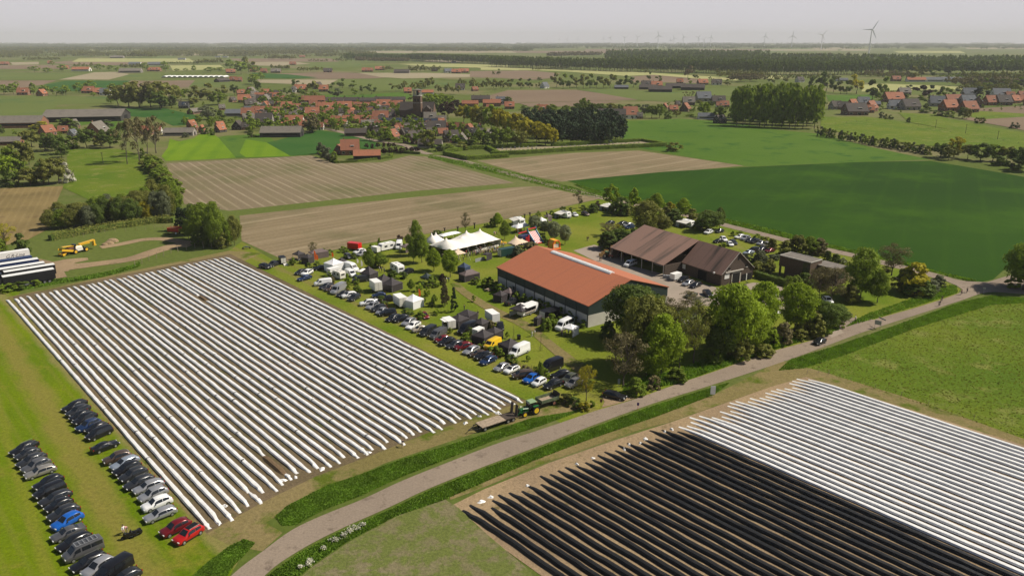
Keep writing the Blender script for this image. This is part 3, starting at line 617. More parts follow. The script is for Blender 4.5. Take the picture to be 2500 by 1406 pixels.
trees('around the white marquee', N3, [
 (100, 900, 370, 230, 'tall', 'F'), (190, 1010, 560, 240, 'egg', 'F'), (60, 1010, 640, 200, 'egg', 'F'), (370, 1140, 790, 240, 'egg', 'B'), (620, 1230, 820, 290, 'round', 'B'), (1340, 460, 250, 180, 'egg', 'B'), (1450, 660, 370, 170, 'egg', 'F'), (850, 550, 250, 150, 'open', 'N'), (1900, 540, 290, 210, 'round', 'W'), (2060, 570, 380, 200, 'round', 'G'), (2200, 680, 385, 230, 'round', 'W'),
 (2370, 730, 440, 200, 'round', 'W'), (1650, 920, 755, 210, 'bush', 'G'), (1850, 850, 690, 250, 'bush', 'N'), (420, 640, 510, 200, 'bush', 'D'), (1960, 300, 225, 95, 'bush', 'F'), (2170, 320, 215, 110, 'bush', 'D'), (2340, 240, 150, 110, 'bush', 'D'), (2440, 270, 165, 100, 'bush', 'D'), (1170, 470, 410, 90, 'bush', 'F'), (2050, 700, 600, 160, 'bush', 'D'), (1260, 470, 330, 100, 'bush', 'D'),
 (1190, 1360, 1220, 170, 'bush', 'F'), (1010, 1330, 1230, 150, 'bush', 'F'), (350, 1330, 1200, 160, 'bush', 'F'), (500, 1340, 1180, 120, 'bush', 'P')])
trees('between the stalls at the far parking row', N2, [
 (1890, 860, 560, 170, 'tall', 'F'), (2060, 830, 600, 220, 'egg', 'F'), (1960, 840, 690, 180, 'bush', 'D'), (1030, 640, 450, 150, 'open', 'N'), (1260, 640, 555, 160, 'bush', 'D'), (1200, 660, 540, 90, 'bush', 'F'), (1500, 600, 510, 150, 'bush', 'F'), (1560, 1160, 920, 170, 'cone', 'B'), (1690, 1090, 980, 120, 'bush', 'F'), (2350, 440, 335, 150, 'bush', 'P'), (720, 790, 680, 140, 'bush', 'F'), (960, 860, 760, 150, 'bush', 'D'),
 (1100, 830, 740, 150, 'bush', 'F'), (1650, 700, 610, 120, 'bush', 'D'), (1270, 1000, 900, 120, 'bush', 'F'), (1330, 1060, 960, 90, 'bush', 'N'), (1700, 1200, 1100, 110, 'bush', 'F'), (2250, 980, 880, 180, 'bush', 'D'), (2400, 1000, 890, 150, 'bush', 'D'), (1920, 980, 880, 110, 'bush', 'N'), (1530, 700, 640, 80, 'bush', 'D'), (1930, 560, 470, 110, 'bush', 'F'), (2040, 540, 380, 70, 'bush', 'F'), (2480, 480, 330, 110, 'tall', 'O'), (1880, 640, 520, 110, 'bush', 'D')])
trees('among the cars and stalls', N6, [
 (2410, 420, -20, 180, 'cone', 'N'), (1450, 370, 270, 220, 'bush', 'D'), (1850, 560, 450, 220, 'bush', 'D'), (2030, 630, 510, 170, 'bush', 'F'), (2220, 420, 320, 100, 'bush', 'F'), (1900, 190, 10, 110, 'egg', 'F'), (1060, 200, 120, 150, 'bush', 'F'), (1140, 220, 160, 80, 'bush', 'D'), (2230, 130, 20, 180, 'bush', 'F'), (2080, 130, 40, 130, 'bush', 'D')])
trees('dotted over the fair lawn', N7, [(220, 330, 210, 110, 'egg', 'F'), (120, 230, 120, 90, 'bush', 'B'), (740, 310, 220, 70, 'egg', 'B'), (560, 640, 560, 90, 'bush', 'F'), (430, 720, 650, 80, 'egg', 'B'), (1180, 790, 700, 60, 'egg', 'F'), (880, 900, 830, 70, 'bush', 'B'), (1450, 1090, 1010, 70, 'egg', 'B'), (60, 330, 230, 100, 'egg', 'F'), (250, 480, 400, 90, 'bush', 'B'), (1120, 960, 870, 80, 'bush', 'B'), (1300, 1130, 1060, 70, 'bush', 'F'), (20, 170, 60, 110, 'egg', 'B')])
trees('between the van rows', N7, [
 (480, 440, 105, 140, 'cone', 'K'), (365, 360, 0, 150, 'cone', 'N'), (1000, 990, 880, 170, 'bush', 'F'), (1090, 1040, 920, 110, 'bush', 'F'), (1230, 1110, 1000, 160, 'bush', 'D'), (650, 850, 720, 190, 'bush', 'F'), (690, 740, 650, 130, 'bush', 'D'), (1660, 1300, 1190, 160, 'bush', 'F'), (1610, 1210, 1090, 60, 'egg', 'F'), (1420, 1200, 1140, 110, 'bush', 'N'), (40, 540, 430, 110, 'bush', 'D'), (830, 640, 560, 130, 'bush', 'D'), (960, 660, 540, 130, 'bush', 'N'), (820, 920, 860, 90, 'bush', 'F'), (1560, 1240, 1150, 90, 'bush', 'F')])
trees('in the shrub row along the shed wall', N7, [
 (900, 110, 10, 150, 'bush', 'F'), (1000, 150, 30, 150, 'bush', 'F'), (1100, 200, 70, 160, 'bush', 'B'), (1200, 230, 110, 150, 'bush', 'D'), (1300, 300, 170, 140, 'bush', 'F'), (1400, 330, 200, 150, 'bush', 'F'), (1500, 350, 240, 140, 'bush', 'F'), (1600, 390, 270, 150, 'bush', 'D'), (1700, 420, 310, 150, 'bush', 'F'), (1790, 430, 340, 140, 'bush', 'D'), (1890, 500, 380, 140, 'bush', 'F'), (2000, 540, 430, 140, 'bush', 'F'), (2170, 640, 550, 130, 'bush', 'F'), (2060, 600, 490, 120, 'bush', 'D'), (1700, 680, 520, 170, 'bush', 'F'), (1770, 650, 470, 160, 'bush', 'F'), (1870, 620, 500, 140, 'bush', 'F'), (1640, 600, 520, 90, 'bush', 'D')])
trees('by the tipping trailer', N8, [(1655, 785, 300, 300, 'open', 'Y'), (1370, 810, 690, 260, 'bush', 'O'), (1500, 860, 740, 200, 'bush', 'D'), (1620, 920, 790, 160, 'bush', 'Y'), (1740, 860, 780, 100, 'bush', 'F'), (1030, 480, 260, 90, 'egg', 'F')])
# plantation left of the bare fields
gr = []
pr = random.Random(21)
for i in range(30):
    t = i/29; x = 500+t*1180+pr.uniform(-20, 20); yb = 560-t*110+pr.uniform(-60, 10); gr.append((x, yb, yb-(190+100*t)+pr.uniform(-20, 20), pr.uniform(120, 190), 'tall', pr.choice('OODFG')))
gr += [(1400, 470, 285, 170, 'round', 'Y'), (1730, 560, 330, 170, 'cone', 'K'), (1620, 420, 130, 180, 'tall', 'O'), (1480, 400, 80, 170, 'tall', 'O')]
trees('in the dense plantation behind the yellow harvester', N1, gr)
trees('in the birch clump by the bare field', N1, [(1950, 660, 300, 250, 'round', 'F'), (2070, 720, 295, 200, 'tall', 'F'), (2240, 700, 420, 130, 'tall', 'O'), (1800, 640, 460, 130, 'egg', 'F'), (2180, 710, 470, 120, 'tall', 'F'), (1850, 600, 310, 190, 'tall', 'D'), (2010, 700, 420, 180, 'bush', 'D'), (1900, 690, 560, 160, 'bush', 'D'), (2120, 720, 560, 150, 'bush', 'O'), (1780, 560, 350, 130, 'bush', 'K')])
trees('by the parked lorry trailers', N1, [(65, 740, 495, 200, 'open', 'Y'), (215, 770, 590, 140, 'bush', 'D'), (10, 760, 640, 120, 'bush', 'F'), (200, 1110, 1040, 200, 'bush', 'D'), (60, 1140, 1070, 200, 'bush', 'F'), (340, 1090, 1030, 120, 'bush', 'F')])
trees('in the copse at the left edge', Z1, [
 (60, 1420, 1180, 260, 'round', 'B'), (180, 1440, 1210, 220, 'round', 'F'), (290, 1460, 1290, 200, 'round', 'O'), (-40, 1400, 1200, 200, 'round', 'F'), (200, 1290, 1040, 230, 'round', 'O'), (120, 1300, 1080, 160, 'round', 'F'), (280, 1260, 1050, 160, 'egg', 'O'), (470, 1450, 1200, 200, 'round', 'O'), (560, 1440, 1190, 200, 'round', 'O'), (640, 1430, 1240, 160, 'bush', 'H'), (420, 1440, 1230, 180, 'round', 'D'), (350, 1430, 1300, 150, 'bush', 'D'), (690, 1420, 1330, 60, 'bush', 'H'), (120, 1470, 1340, 200, 'bush', 'D')])
trees('beside the left farm gardens', Z1, [
 (300, 1090, 930, 200, 'round', 'O'), (390, 920, 850, 210, 'bush', 'Y'), (500, 1130, 960, 190, 'round', 'D'), (600, 1160, 990, 180, 'round', 'D'), (700, 1110, 980, 160, 'bush', 'F'), (590, 1190, 1080, 130, 'egg', 'D'), (830, 1100, 920, 200, 'round', 'D'), (1050, 1100, 920, 200, 'round', 'D'), (960, 1080, 960, 140, 'bush', 'O'), (620, 920, 820, 230, 'bush', 'D'), (440, 1120, 1000, 120, 'bush', 'D'), (1030, 900, 830, 120, 'bush', 'G'), (20, 960, 880, 60, 'bush', 'D'), (380, 960, 870, 200, 'bush', 'O'), (1110, 1020, 930, 80, 'bush', 'F'), (740, 930, 850, 60, 'bush', 'W')])
trees('in the row of tall budding trees', Z1, [(1215, 1255, 800, 210, 'open', 'N'), (1330, 1235, 790, 250, 'open', 'N'), (1410, 1180, 790, 230, 'open', 'N'), (1490, 1150, 800, 230, 'open', 'N'), (1470, 1300, 1170, 170, 'bush', 'F'), (1430, 1240, 1160, 100, 'bush', 'F'), (1360, 1200, 1100, 60, 'bush', 'F')])
hr = []
for i in range(16):
    t = i/15; hr.append((1440+t*230+pr.uniform(-20, 20), 1280+t*260, 1280+t*260-110, 170, 'bush', pr.choice('FFFO')))
trees('in the hedge beside the striped bare field', Z1, hr)
# ---------------------------------------------------------------- vehicles
def paint(name, col, met=.0): return principled('paint_'+name, col, .28, metal=met, spec=.5, noise=(1, .04), coat=.2)
PT = {'black': paint('black', (.010, .010, .012)), 'dark grey': paint('dark_grey', (.035, .037, .042), .3), 'grey': paint('grey', (.13, .13, .135), .4), 'silver': paint('silver', (.42, .42, .43), .5),
      'pale blue-silver': paint('pale_blue_silver', (.36, .41, .48), .4), 'champagne': paint('champagne', (.30, .28, .25), .4), 'white': paint('white', (.80, .80, .79)), 'bright blue': paint('bright_blue', (.01, .10, .42)), 'dark blue': paint('dark_blue', (.018, .04, .11), .3),
      'red': paint('red', (.42, .012, .012)), 'dark red': paint('dark_red', (.16, .010, .014), .2), 'olive': paint('olive', (.07, .075, .05)), 'beige': paint('beige', (.42, .36, .27), .2), 'brown': paint('brown', (.09, .06, .045), .3),
      'yellow': paint('yellow', (.75, .48, .02)), 'cream': paint('cream', (.72, .66, .52)), 'dark green': paint('dark_green', (.02, .05, .035))}
m_glass = principled('vehicle_glass', (.015, .018, .022), .06, spec=.6, noise=(1, .02)); m_tyre = principled('tyre', (.014, .014, .014), .85); m_rim = principled('rim', (.38, .38, .38), .35, metal=.7)
m_lamp = principled('headlight_glass', (.7, .7, .7), .15, spec=.6); m_tail = principled('tail_light_glass', (.35, .01, .01), .2, spec=.5); m_trim = principled('black_trim', (.02, .02, .02), .6); m_rail = principled('roof_rail_grey', (.16, .16, .17), .5); m_chrome = principled('roof_rail_metal', (.55, .55, .55), .3, metal=.8)
m_plate = principled('number_plate', (.55, .42, .05), .5); m_steel = principled('galvanised_steel', (.36, .37, .38), .5, metal=.5, noise=(3, .15)); m_wood = principled('planks', (.32, .25, .18), .85, noise=(2.5, .3), bump=(6, .4)); m_woodd = principled('dark_planks', (.06, .045, .035), .85, noise=(2.5, .3))
m_whitep = principled('white_panel', (.78, .77, .74), .45, noise=(.8, .05)); m_off = principled('off_white_panel', (.66, .63, .56), .5, noise=(.8, .06)); m_greyp = principled('grey_panel', (.30, .31, .32), .5, noise=(1, .08)); m_blackp = principled('black_panel', (.012, .012, .014), .4, noise=(1, .2))
def wheel(root, x, y, r=.33, w=.22, name='wheel', rim=None, tyre=None, z=None):
    key = ('wheel', r, w, y > 0)
    if key not in PROTO:
        s = 1 if y > 0 else -1; t = MB(); n = 14
        rings = [[(rr*math.cos(6.2832*k/n), yy, rr*math.sin(6.2832*k/n)) for k in range(n)] for rr, yy in ((r*.6, -w/2), (r*.93, -w/2), (r, -w*.3), (r, w*.3), (r*.93, w/2), (r*.6, w/2))]
        t.loft(rings); q = MB(); q.loft([[(rr*math.cos(6.2832*k/n), s*yy, rr*math.sin(6.2832*k/n)) for k in range(n)] for rr, yy in ((r*.62, w/2-.03), (r*.62, w/2+.012), (r*.5, w/2+.02), (r*.18, w/2+.005), (r*.1, w/2+.03))])
        PROTO[key] = (t.mesh('tyre', m_tyre), q.mesh('rim', m_rim))
    a, b = PROTO[key]; e = link(name, None, root); e.location = (x, y, r if z is None else z)
    link('tyre', a, e); o = link('rim', b, e)
    if rim: o.material_slots[0].link = 'OBJECT'; o.material_slots[0].material = rim
    return e
CARS = {  # L, W, H, stations (u, belt, top, w, cabin), rails, side windows
 'suv': (4.5, 1.86, 1.66, [(0, .60, .64, .80, 0), (.03, .80, .83, .94, 0), (.10, .92, .97, .99, 0), (.27, .97, 1.03, 1, 0), (.45, 1.01, 1.58, 1, 1), (.57, 1.02, 1.64, 1, 1), (.78, 1.06, 1.60, .99, 1), (.90, 1.09, 1.42, .96, 1), (.975, 1.04, 1.08, .95, 0), (1, .80, .84, .86, 0)]),
 'hatchback': (4.0, 1.75, 1.48, [(0, .55, .58, .80, 0), (.03, .72, .75, .94, 0), (.10, .82, .87, .99, 0), (.25, .89, .94, 1, 0), (.46, .92, 1.40, 1, 1), (.60, .94, 1.46, 1, 1), (.80, .99, 1.38, .99, 1), (.91, 1.01, 1.18, .96, 1), (.975, .94, .98, .95, 0), (1, .75, .78, .86, 0)]),
 'estate car': (4.75, 1.84, 1.48, [(0, .52, .56, .78, 0), (.03, .70, .73, .93, 0), (.10, .80, .85, .99, 0), (.28, .88, .93, 1, 0), (.46, .91, 1.39, 1, 1), (.58, .92, 1.45, 1, 1), (.82, .97, 1.38, .99, 1), (.93, .99, 1.16, .95, 1), (.98, .94, .98, .94, 0), (1, .72, .76, .86, 0)]),
 'saloon': (4.65, 1.82, 1.44, [(0, .52, .55, .78, 0), (.03, .68, .72, .93, 0), (.10, .78, .83, .99, 0), (.28, .88, .93, 1, 0), (.45, .90, 1.37, 1, 1), (.56, .92, 1.42, 1, 1), (.70, .95, 1.33, 1, 1), (.84, .97, 1.03, .99, 0), (.97, .97, 1.0, .95, 0), (1, .74, .78, .86, 0)]),
 'people carrier': (4.7, 1.88, 1.78, [(0, .58, .62, .80, 0), (.03, .80, .84, .94, 0), (.10, .93, .99, .99, 0), (.18, 1.0, 1.07, 1, 0), (.36, 1.03, 1.66, 1, 1), (.5, 1.04, 1.76, 1, 1), (.86, 1.08, 1.74, 1, 1), (.95, 1.09, 1.62, .98, 1), (.985, 1.02, 1.1, .96, 0), (1, .8, .85, .9, 0)]),
 'van': (5.2, 1.95, 1.98, [(0, .62, .68, .80, 0), (.025, .90, .95, .94, 0), (.08, 1.05, 1.12, .99, 0), (.15, 1.12, 1.2, 1, 0), (.30, 1.15, 1.86, 1, 2), (.40, 1.16, 1.97, 1, 2), (.90, 1.17, 1.97, 1, 2), (.985, 1.17, 1.9, .99, 2), (1, .9, 1.85, .97, 2)]),
 'high-roof van': (5.9, 2.03, 2.55, [(0, .66, .72, .80, 0), (.025, .98, 1.05, .94, 0), (.08, 1.14, 1.22, .99, 0), (.14, 1.22, 1.32, 1, 0), (.25, 1.25, 2.15, 1, 2), (.36, 1.26, 2.5, 1, 2), (.55, 1.27, 2.55, 1, 2), (.92, 1.27, 2.55, 1, 2), (.988, 1.27, 2.48, .99, 2), (1, .9, 2.4, .97, 2)]),
 'city car': (3.55, 1.62, 1.5, [(0, .56, .6, .80, 0), (.04, .74, .78, .94, 0), (.12, .86, .92, .99, 0), (.22, .93, .99, 1, 0), (.42, .95, 1.44, 1, 1), (.58, .96, 1.5, 1, 1), (.86, 1.0, 1.45, 1, 1), (.93, 1.0, 1.36, .98, 1), (.98, .94, 1.0, .95, 0), (1, .75, .8, .88, 0)]),
 'pickup truck': (5.2, 1.88, 1.8, [(0, .68, .72, .82, 0), (.03, .92, .96, .95, 0), (.10, 1.02, 1.07, .99, 0), (.24, 1.07, 1.12, 1, 0), (.34, 1.08, 1.7, 1, 1), (.44, 1.09, 1.78, 1, 1), (.58, 1.1, 1.74, 1, 1), (.62, 1.08, 1.14, 1, 0), (.98, 1.06, 1.1, .98, 0), (1, .75, .8, .95, 0)])}
def car_ring(x, bl, tp, wf, cab, W, zl=.27):
    w = W/2*wf; wt = w*(.90 if not cab else (.73 if cab == 1 else .90))
    return [(x, -w*.9, zl), (x, -w, zl+.18), (x, -w, bl-.1), (x, -w*.965, bl), (x, -wt, tp-.05), (x, -wt*.86, tp), (x, wt*.86, tp), (x, wt, tp-.05), (x, w*.965, bl), (x, w, bl-.1), (x, w, zl+.18), (x, w*.9, zl)]
def lerp3(a, b, t): return tuple(p+(q-p)*t for p, q in zip(a, b))
def make_vehicle(kind, rails=False, panel=True, top_black=False):
    L, W, H, ST = CARS[kind]; S_ = [(L/2-u*L, b, t, w, c) for u, b, t, w, c in ST]
    root = thing(kind.replace(' ', '_').replace('-', '_'))
    rings = [car_ring(x, b, t, w, c, W) for x, b, t, w, c in S_]
    body = MB().loft(rings).build('body', PT['silver'], root, smooth=True); body.data.set_sharp_from_angle(angle=math.radians(38))
    ci = next(i for i, s in enumerate(S_) if s[4]); ce = max(i for i, s in enumerate(S_) if s[4]); van = S_[ci][4] == 2
    def at(x):
        for i in range(len(S_)-1):
            if S_[i][0] >= x >= S_[i+1][0]:
                t = (S_[i][0]-x)/(S_[i][0]-S_[i+1][0]); return [lerp3(p, q, t) for p, q in zip(rings[i], rings[i+1])]
        return rings[-1]
    # windscreen and rear window on the sloping faces
    def screen(a, b, name, lo=.06, hi=.93, ins=.90):
        m = MB(); A, B = rings[a], rings[b]; f = -1 if b > a else 1
        p = [lerp3(A[5], B[5], lo), lerp3(A[6], B[6], lo), lerp3(A[6], B[6], hi), lerp3(A[5], B[5], hi)]
        d = .015; dx = d if f < 0 else -d
        vs = [(q[0]+dx, q[1]*(1.1*ins if k < 2 else 1.06*ins), q[2]+d) for k, q in enumerate(p)]
        m.add(vs, [(0, 1, 2, 3) if f > 0 else (3, 2, 1, 0)]); m.build(name, m_glass, root)
    screen(ci-1, ci, 'windscreen')
    if not van and ce < len(rings)-1: screen(ce+1, ce, 'rear_window', .25, .92)
    x0 = S_[ci-1][0]-(.10*L*.3); xf = S_[ci][0]; xr = S_[ce][0]
    def side(sgn, xa, xb, name):
        m = MB(); xs = sorted([xa, xb]+[(xa*(6-k)+xb*k)/6 for k in range(1, 6)]+[q_[0] for q_ in S_ if min(xa, xb) < q_[0] < max(xa, xb)], reverse=True); vs = []; fs = []
        for x in xs:
            r = at(x); lo, hi = (r[3], r[4]) if sgn < 0 else (r[8], r[7])
            for t in (.10, .88):
                p = lerp3(lo, hi, t); vs.append((p[0], p[1]+sgn*.03, p[2]+.01))
        for i in range(len(xs)-1): fs.append((2*i, 2*i+2, 2*i+3, 2*i+1) if sgn > 0 else (2*i, 2*i+1, 2*i+3, 2*i+2))
        m.add(vs, fs); m.build(name, m_glass, root)
    for sg in (-1, 1):
        if van:
            side(sg, xf+.25, xf-.55, 'side_window')
            if not panel: side(sg, xf-.75, xf-1.9, 'side_window'); side(sg, xf-2.0, xr+.15, 'side_window')
        else:
            mid = xf-.05-(xf-xr)*.42; side(sg, xf+.28, mid+.03, 'side_window'); side(sg, mid-.05, xr+.12 if kind != 'pickup truck' else xr+.05, 'side_window')
        m = MB().box((xf+.28, sg*(W/2+.08), S_[ci][1]+.06), (.1, .2, .14)); m.build('mirror', m_trim, root)
        m = MB().box((L/2-.07, sg*W*.36, S_[1][1]-.08), (.12, .34, .13)); m.build('headlight', m_lamp, root)
        m = MB().box((-L/2+.05, sg*W*.43, .95 if not van else 1.0), (.1, .14, .22 if not van else .4)); m.build('tail_light', m_tail, root)
        if rails: MB().tube((xf-.05, sg*W*.33, H+.01), (xr+.05, sg*W*.33, H-.02), .016, n=4).build('roof_rail', m_rail, root)
    r = .33 if kind not in ('suv', 'high-roof van', 'pickup truck') else .36
    if kind == 'city car': r = .29
    for sx in (L/2-.19*L, -L/2+.19*L):
        for sg in (-1, 1): wheel(root, sx, sg*(W/2-.095), r)
    MB().box((L/2-.01, 0, .42), (.04, W*.72, .16)).box((-L/2+.01, 0, .42), (.05, W*.72, .16)).box((0, W/2-.01, .33), (L*.42, .03, .1)).box((0, -W/2+.01, .33), (L*.42, .03, .1)).build('bumper_trim', m_trim, root)
    if kind == 'pickup truck': MB().box((-L*.31, 0, 1.1), (L*.34, W*.78, .08)).build('load_bed', m_trim, root)
    if top_black: MB().box(((xf+xr)/2, 0, H-.015), (abs(xf-xr)*.86, W*.60, .05), top=(.92, .9)).build('roof_panel', m_blackp, root)
    return freeze(root)
VPROT = {}
def drop(o):
    for c in list(o.children): drop(c)
    bpy.data.objects.remove(o)
def vehicle(kind, col, p, rz, label, group, rails=False, panel=True, bt=False, sc=1.0, cat=None):
    k = (kind, rails, panel, bt)
    if k not in VPROT: VPROT[k] = make_vehicle(kind, rails, panel, bt)
    o = copy_tree(VPROT[k]); o.location = (p[0], p[1], 0); o.rotation_euler = (0, 0, rz); o.scale = (sc,)*3
    for c in o.children:
        if c.name.startswith('body'): c.material_slots[0].link = 'OBJECT'; c.material_slots[0].material = PT[col]
    tag(o, label, cat or ('van' if 'van' in kind else 'pickup' if 'pickup' in kind else 'car'), group); return o
def heading(Zf, x, y, v, z=.6):
    a, b = G(*Zf(x-v[0], y-v[1]), z), G(*Zf(x+v[0], y+v[1]), z); return math.atan2(b.y-a.y, b.x-a.x)
def park(Zf, rows, v, group, where, order='y'):
    rows = sorted(rows, key=lambda r: r[1] if order == 'y' else r[0]); cnt = {}; tot = {}
    desc = lambda r: (r[3]+(' with black roof' if 'b' in (r[5] if len(r) > 5 else '') else ' with roof rails' if 'r' in (r[5] if len(r) > 5 else '') else ''), r[2])
    for r in rows: tot[desc(r)] = tot.get(desc(r), 0)+1
    out = []
    for r in rows:
        x, y, kind, col = r[:4]; vv = r[4] if len(r) > 4 and r[4] else v; fl = r[5] if len(r) > 5 else ''
        p = G(*Zf(x, y), .75 if 'van' not in kind else 1.0); rz = heading(Zf, x, y, vv)+R.gauss(0, .02)
        d = desc(r); i = cnt.get(d, 0); cnt[d] = i+1
        c_, w_ = r[3], ''
        name = f"{c_} {'black-roofed ' if 'b' in fl else 'roof-railed ' if 'r' in fl else ''}{kind} {where}"
        if tot[d] > 1: name += f', {ordn(i)} from the '+('back' if order == 'y' else 'left')
        out.append(vehicle(kind, col, p, rz, name, group, rails='r' in fl, panel='w' not in fl, bt='b' in fl))
    return out
VL = (-44, 19)
park(B1, [(560, 118, 'estate car', 'black'), (588, 158, 'suv', 'dark grey'), (605, 192, 'hatchback', 'black'), (638, 218, 'suv', 'black'), (665, 266, 'suv', 'dark blue', None, 'r'), (728, 285, 'hatchback', 'black', None, 'r'), (745, 328, 'people carrier', 'black'), (790, 422, 'saloon', 'black', (44, -16)),
 (880, 510, 'suv', 'brown', (-44, 14), 'r'), (938, 547, 'estate car', 'pale blue-silver', None, 'r'), (955, 592, 'suv', 'black'), (1002, 637, 'suv', 'dark grey', None, 'r'), (1045, 692, 'estate car', 'dark grey', None, 'r'), (1115, 725, 'estate car', 'silver', (-44, 17), 'r'), (1150, 785, 'suv', 'silver', None, 'r'), (1180, 853, 'suv', 'white', (-44, 17), 'r'), (1205, 932, 'estate car', 'silver', (-44, 17), ''), (1320, 1035, 'suv', 'dark red', (-44, 22)), (1417, 1085, 'suv', 'red', (-40, 24), 'b')],
 VL, 'cars parked on the grass beside the left field', 'beside the left white ridges')
park(B1, [(180, 437, 'estate car', 'black', (-44, 20), 'r'), (205, 480, 'hatchback', 'dark grey', (-44, 18)), (235, 527, 'estate car', 'dark grey', None, 'r'), (270, 570, 'suv', 'grey', None, 'r'), (302, 613, 'estate car', 'champagne', (-44, 15)), (363, 697, 'suv', 'black'), (372, 757, 'people carrier', 'black'), (415, 810, 'estate car', 'dark grey'), (440, 863, 'hatchback', 'black'), (478, 925, 'suv', 'dark grey', None, 'r'), (505, 985, 'suv', 'bright blue', (-44, 22)), (512, 1072, 'saloon', 'grey', (-44, 18)),
 (555, 1138, 'estate car', 'black', (-44, 22)), (665, 1290, 'estate car', 'black', (-44, 22), 'r'), (742, 1330, 'suv', 'silver', (-40, 24)), (945, 1405, 'hatchback', 'dark grey', (-40, 20))],
 VL, 'cars parked in the far left row on the grass', 'in the row at the bottom left')
o = park(B1, [(622, 1200, 'van', 'grey', (-44, 20), 'w')], VL, 'cars parked in the far left row on the grass', 'under a ladder rack in the bottom left row')[0]
fr_ = MB()
for s in (-.62, .62): fr_.box((-.55, s, 2.12), (2.9, .06, .05))
for k in range(6): fr_.box((-.55-1.42+k*.568, 0, 2.15), (.09, 1.3, .04))
fr_.build('roof_rack', m_steel, o)
park(B1, [(852, 1345, 'van', 'black', (-40, 26), 'w')], VL, 'cars parked in the far left row on the grass', 'cut by the bottom edge of the view')
VM = (-18, 6)
park(N6, [(550, 52, 'van', 'white', (-18, 2)), (605, 108, 'estate car', 'dark grey', None, 'r'), (665, 140, 'hatchback', 'brown'), (790, 158, 'high-roof van', 'silver', (-18, 8)), (870, 220, 'saloon', 'black'), (955, 248, 'suv', 'white', (-18, 3)), (1030, 283, 'suv', 'dark grey', (-18, 9), 'r'),
 (1235, 365, 'suv', 'white', (-18, 2), 'r'), (1330, 352, 'hatchback', 'silver'), (1310, 408, 'suv', 'silver', (-18, 9)), (1400, 445, 'suv', 'dark grey'), (1450, 488, 'hatchback', 'silver', (-18, 10)), (1540, 520, 'people carrier', 'black', (-18, 2)), (1625, 590, 'estate car', 'black', (-18, 8), 'r'), (1745, 605, 'suv', 'black', (-18, 5)), (1860, 650, 'estate car', 'silver', (-18, 9), 'r'), (1930, 705, 'estate car', 'white', (-18, 9), 'r'), (2025, 760, 'hatchback', 'beige', (-18, 4)), (2155, 788, 'van', 'dark grey', (-18, 9), 'w'), (2310, 830, 'van', 'grey', (-18, 9)), (2375, 912, 'hatchback', 'dark red', (-18, 4)), (2445, 955, 'suv', 'black')],
 VM, 'vehicles in the long row beside the white ridges', 'in the long middle row')
park(N7, [(490, 862, 'estate car', 'dark grey', None, 'r'), (600, 888, 'suv', 'dark red', (-18, 4)), (705, 935, 'estate car', 'silver', (-18, 8), 'r'), (795, 985, 'hatchback', 'brown', (-18, 2)), (875, 1015, 'suv', 'black', (-18, 5)), (930, 1070, 'estate car', 'dark blue', (-18, 8), 'r'), (1107, 1160, 'hatchback', 'silver', (-18, 8)), (1240, 1190, 'hatchback', 'white', (-18, 7), 'b'), (1385, 1265, 'people carrier', 'brown', (-18, 2)), (1503, 1310, 'suv', 'bright blue', (-18, 9)), (1600, 1358, 'city car', 'white', (-18, 9)), (1785, 1390, 'suv', 'black', (-18, 7), 'r'), (1890, 1262, 'suv', 'black', (-18, 4), 'r'), (2005, 1310, 'suv', 'olive', (-18, 9)), (2060, 1372, 'suv', 'champagne', (-18, 8), 'r')],
 VM, 'vehicles in the long row beside the white ridges', 'at the near end of the middle row')
park(N7, [(1765, 1150, 'high-roof van', 'black', (-18, 7)), (655, 660, 'high-roof van', 'black', (-18, 8), 'w'), (1090, 625, 'suv', 'black', (2, 14)), (985, 850, 'van', 'yellow', (-18, 9)), (1340, 950, 'high-roof van', 'white', (-20, 9)), (1935, 610, 'high-roof van', 'white', (-20, 9), 'w'), (1250, 300, 'pickup truck', 'dark grey', (16, -6)), (85, 480, 'hatchback', 'dark red', (12, 10))],
 VM, 'vehicles parked among the stalls', 'among the near stalls')
park(N2, [(295, 808, 'suv', 'black', (18, 4)), (435, 770, 'pickup truck', 'dark grey', (-16, 6)), (835, 895, 'hatchback', 'dark grey'), (935, 905, 'suv', 'white', (-18, 8), 'r'), (895, 985, 'estate car', 'dark blue', (-18, 5)), (1140, 830, 'estate car', 'black', (-18, 2)), (1735, 585, 'suv', 'white', (-18, 4)), (1765, 615, 'hatchback', 'silver', (-18, 8)), (1565, 655, 'suv', 'grey', (16, 9)), (1610, 830, 'high-roof van', 'white', (18, 5)), (1600, 910, 'van', 'white', (16, 9)), (1755, 1000, 'van', 'dark grey', (-16, 2)), (2340, 495, 'high-roof van', 'white', (-5, 14)), (2470, 890, 'suv', 'black', (-16, 6)), (2030, 1245, 'hatchback', 'dark blue', (-16, 2)), (2200, 1305, 'pickup truck', 'black', (-16, 3))],
 VM, 'vehicles around the far stalls', 'near the far stalls')
park(N4, [(745, 948, 'van', 'white', (-14, 5), 'w'), (1350, 1130, 'suv', 'black', (-14, 6)), (1405, 1170, 'estate car', 'silver', (-14, 6), 'r'), (1490, 1195, 'estate car', 'black', (-14, 6), 'r'), (1632, 1292, 'suv', 'black', (12, 10)), (1440, 1310, 'saloon', 'olive', (-14, 5)), (2390, 1290, 'suv', 'white', (12, 10))],
 VM, 'cars on the farmyard paving', 'on the paved farmyard', 'x')
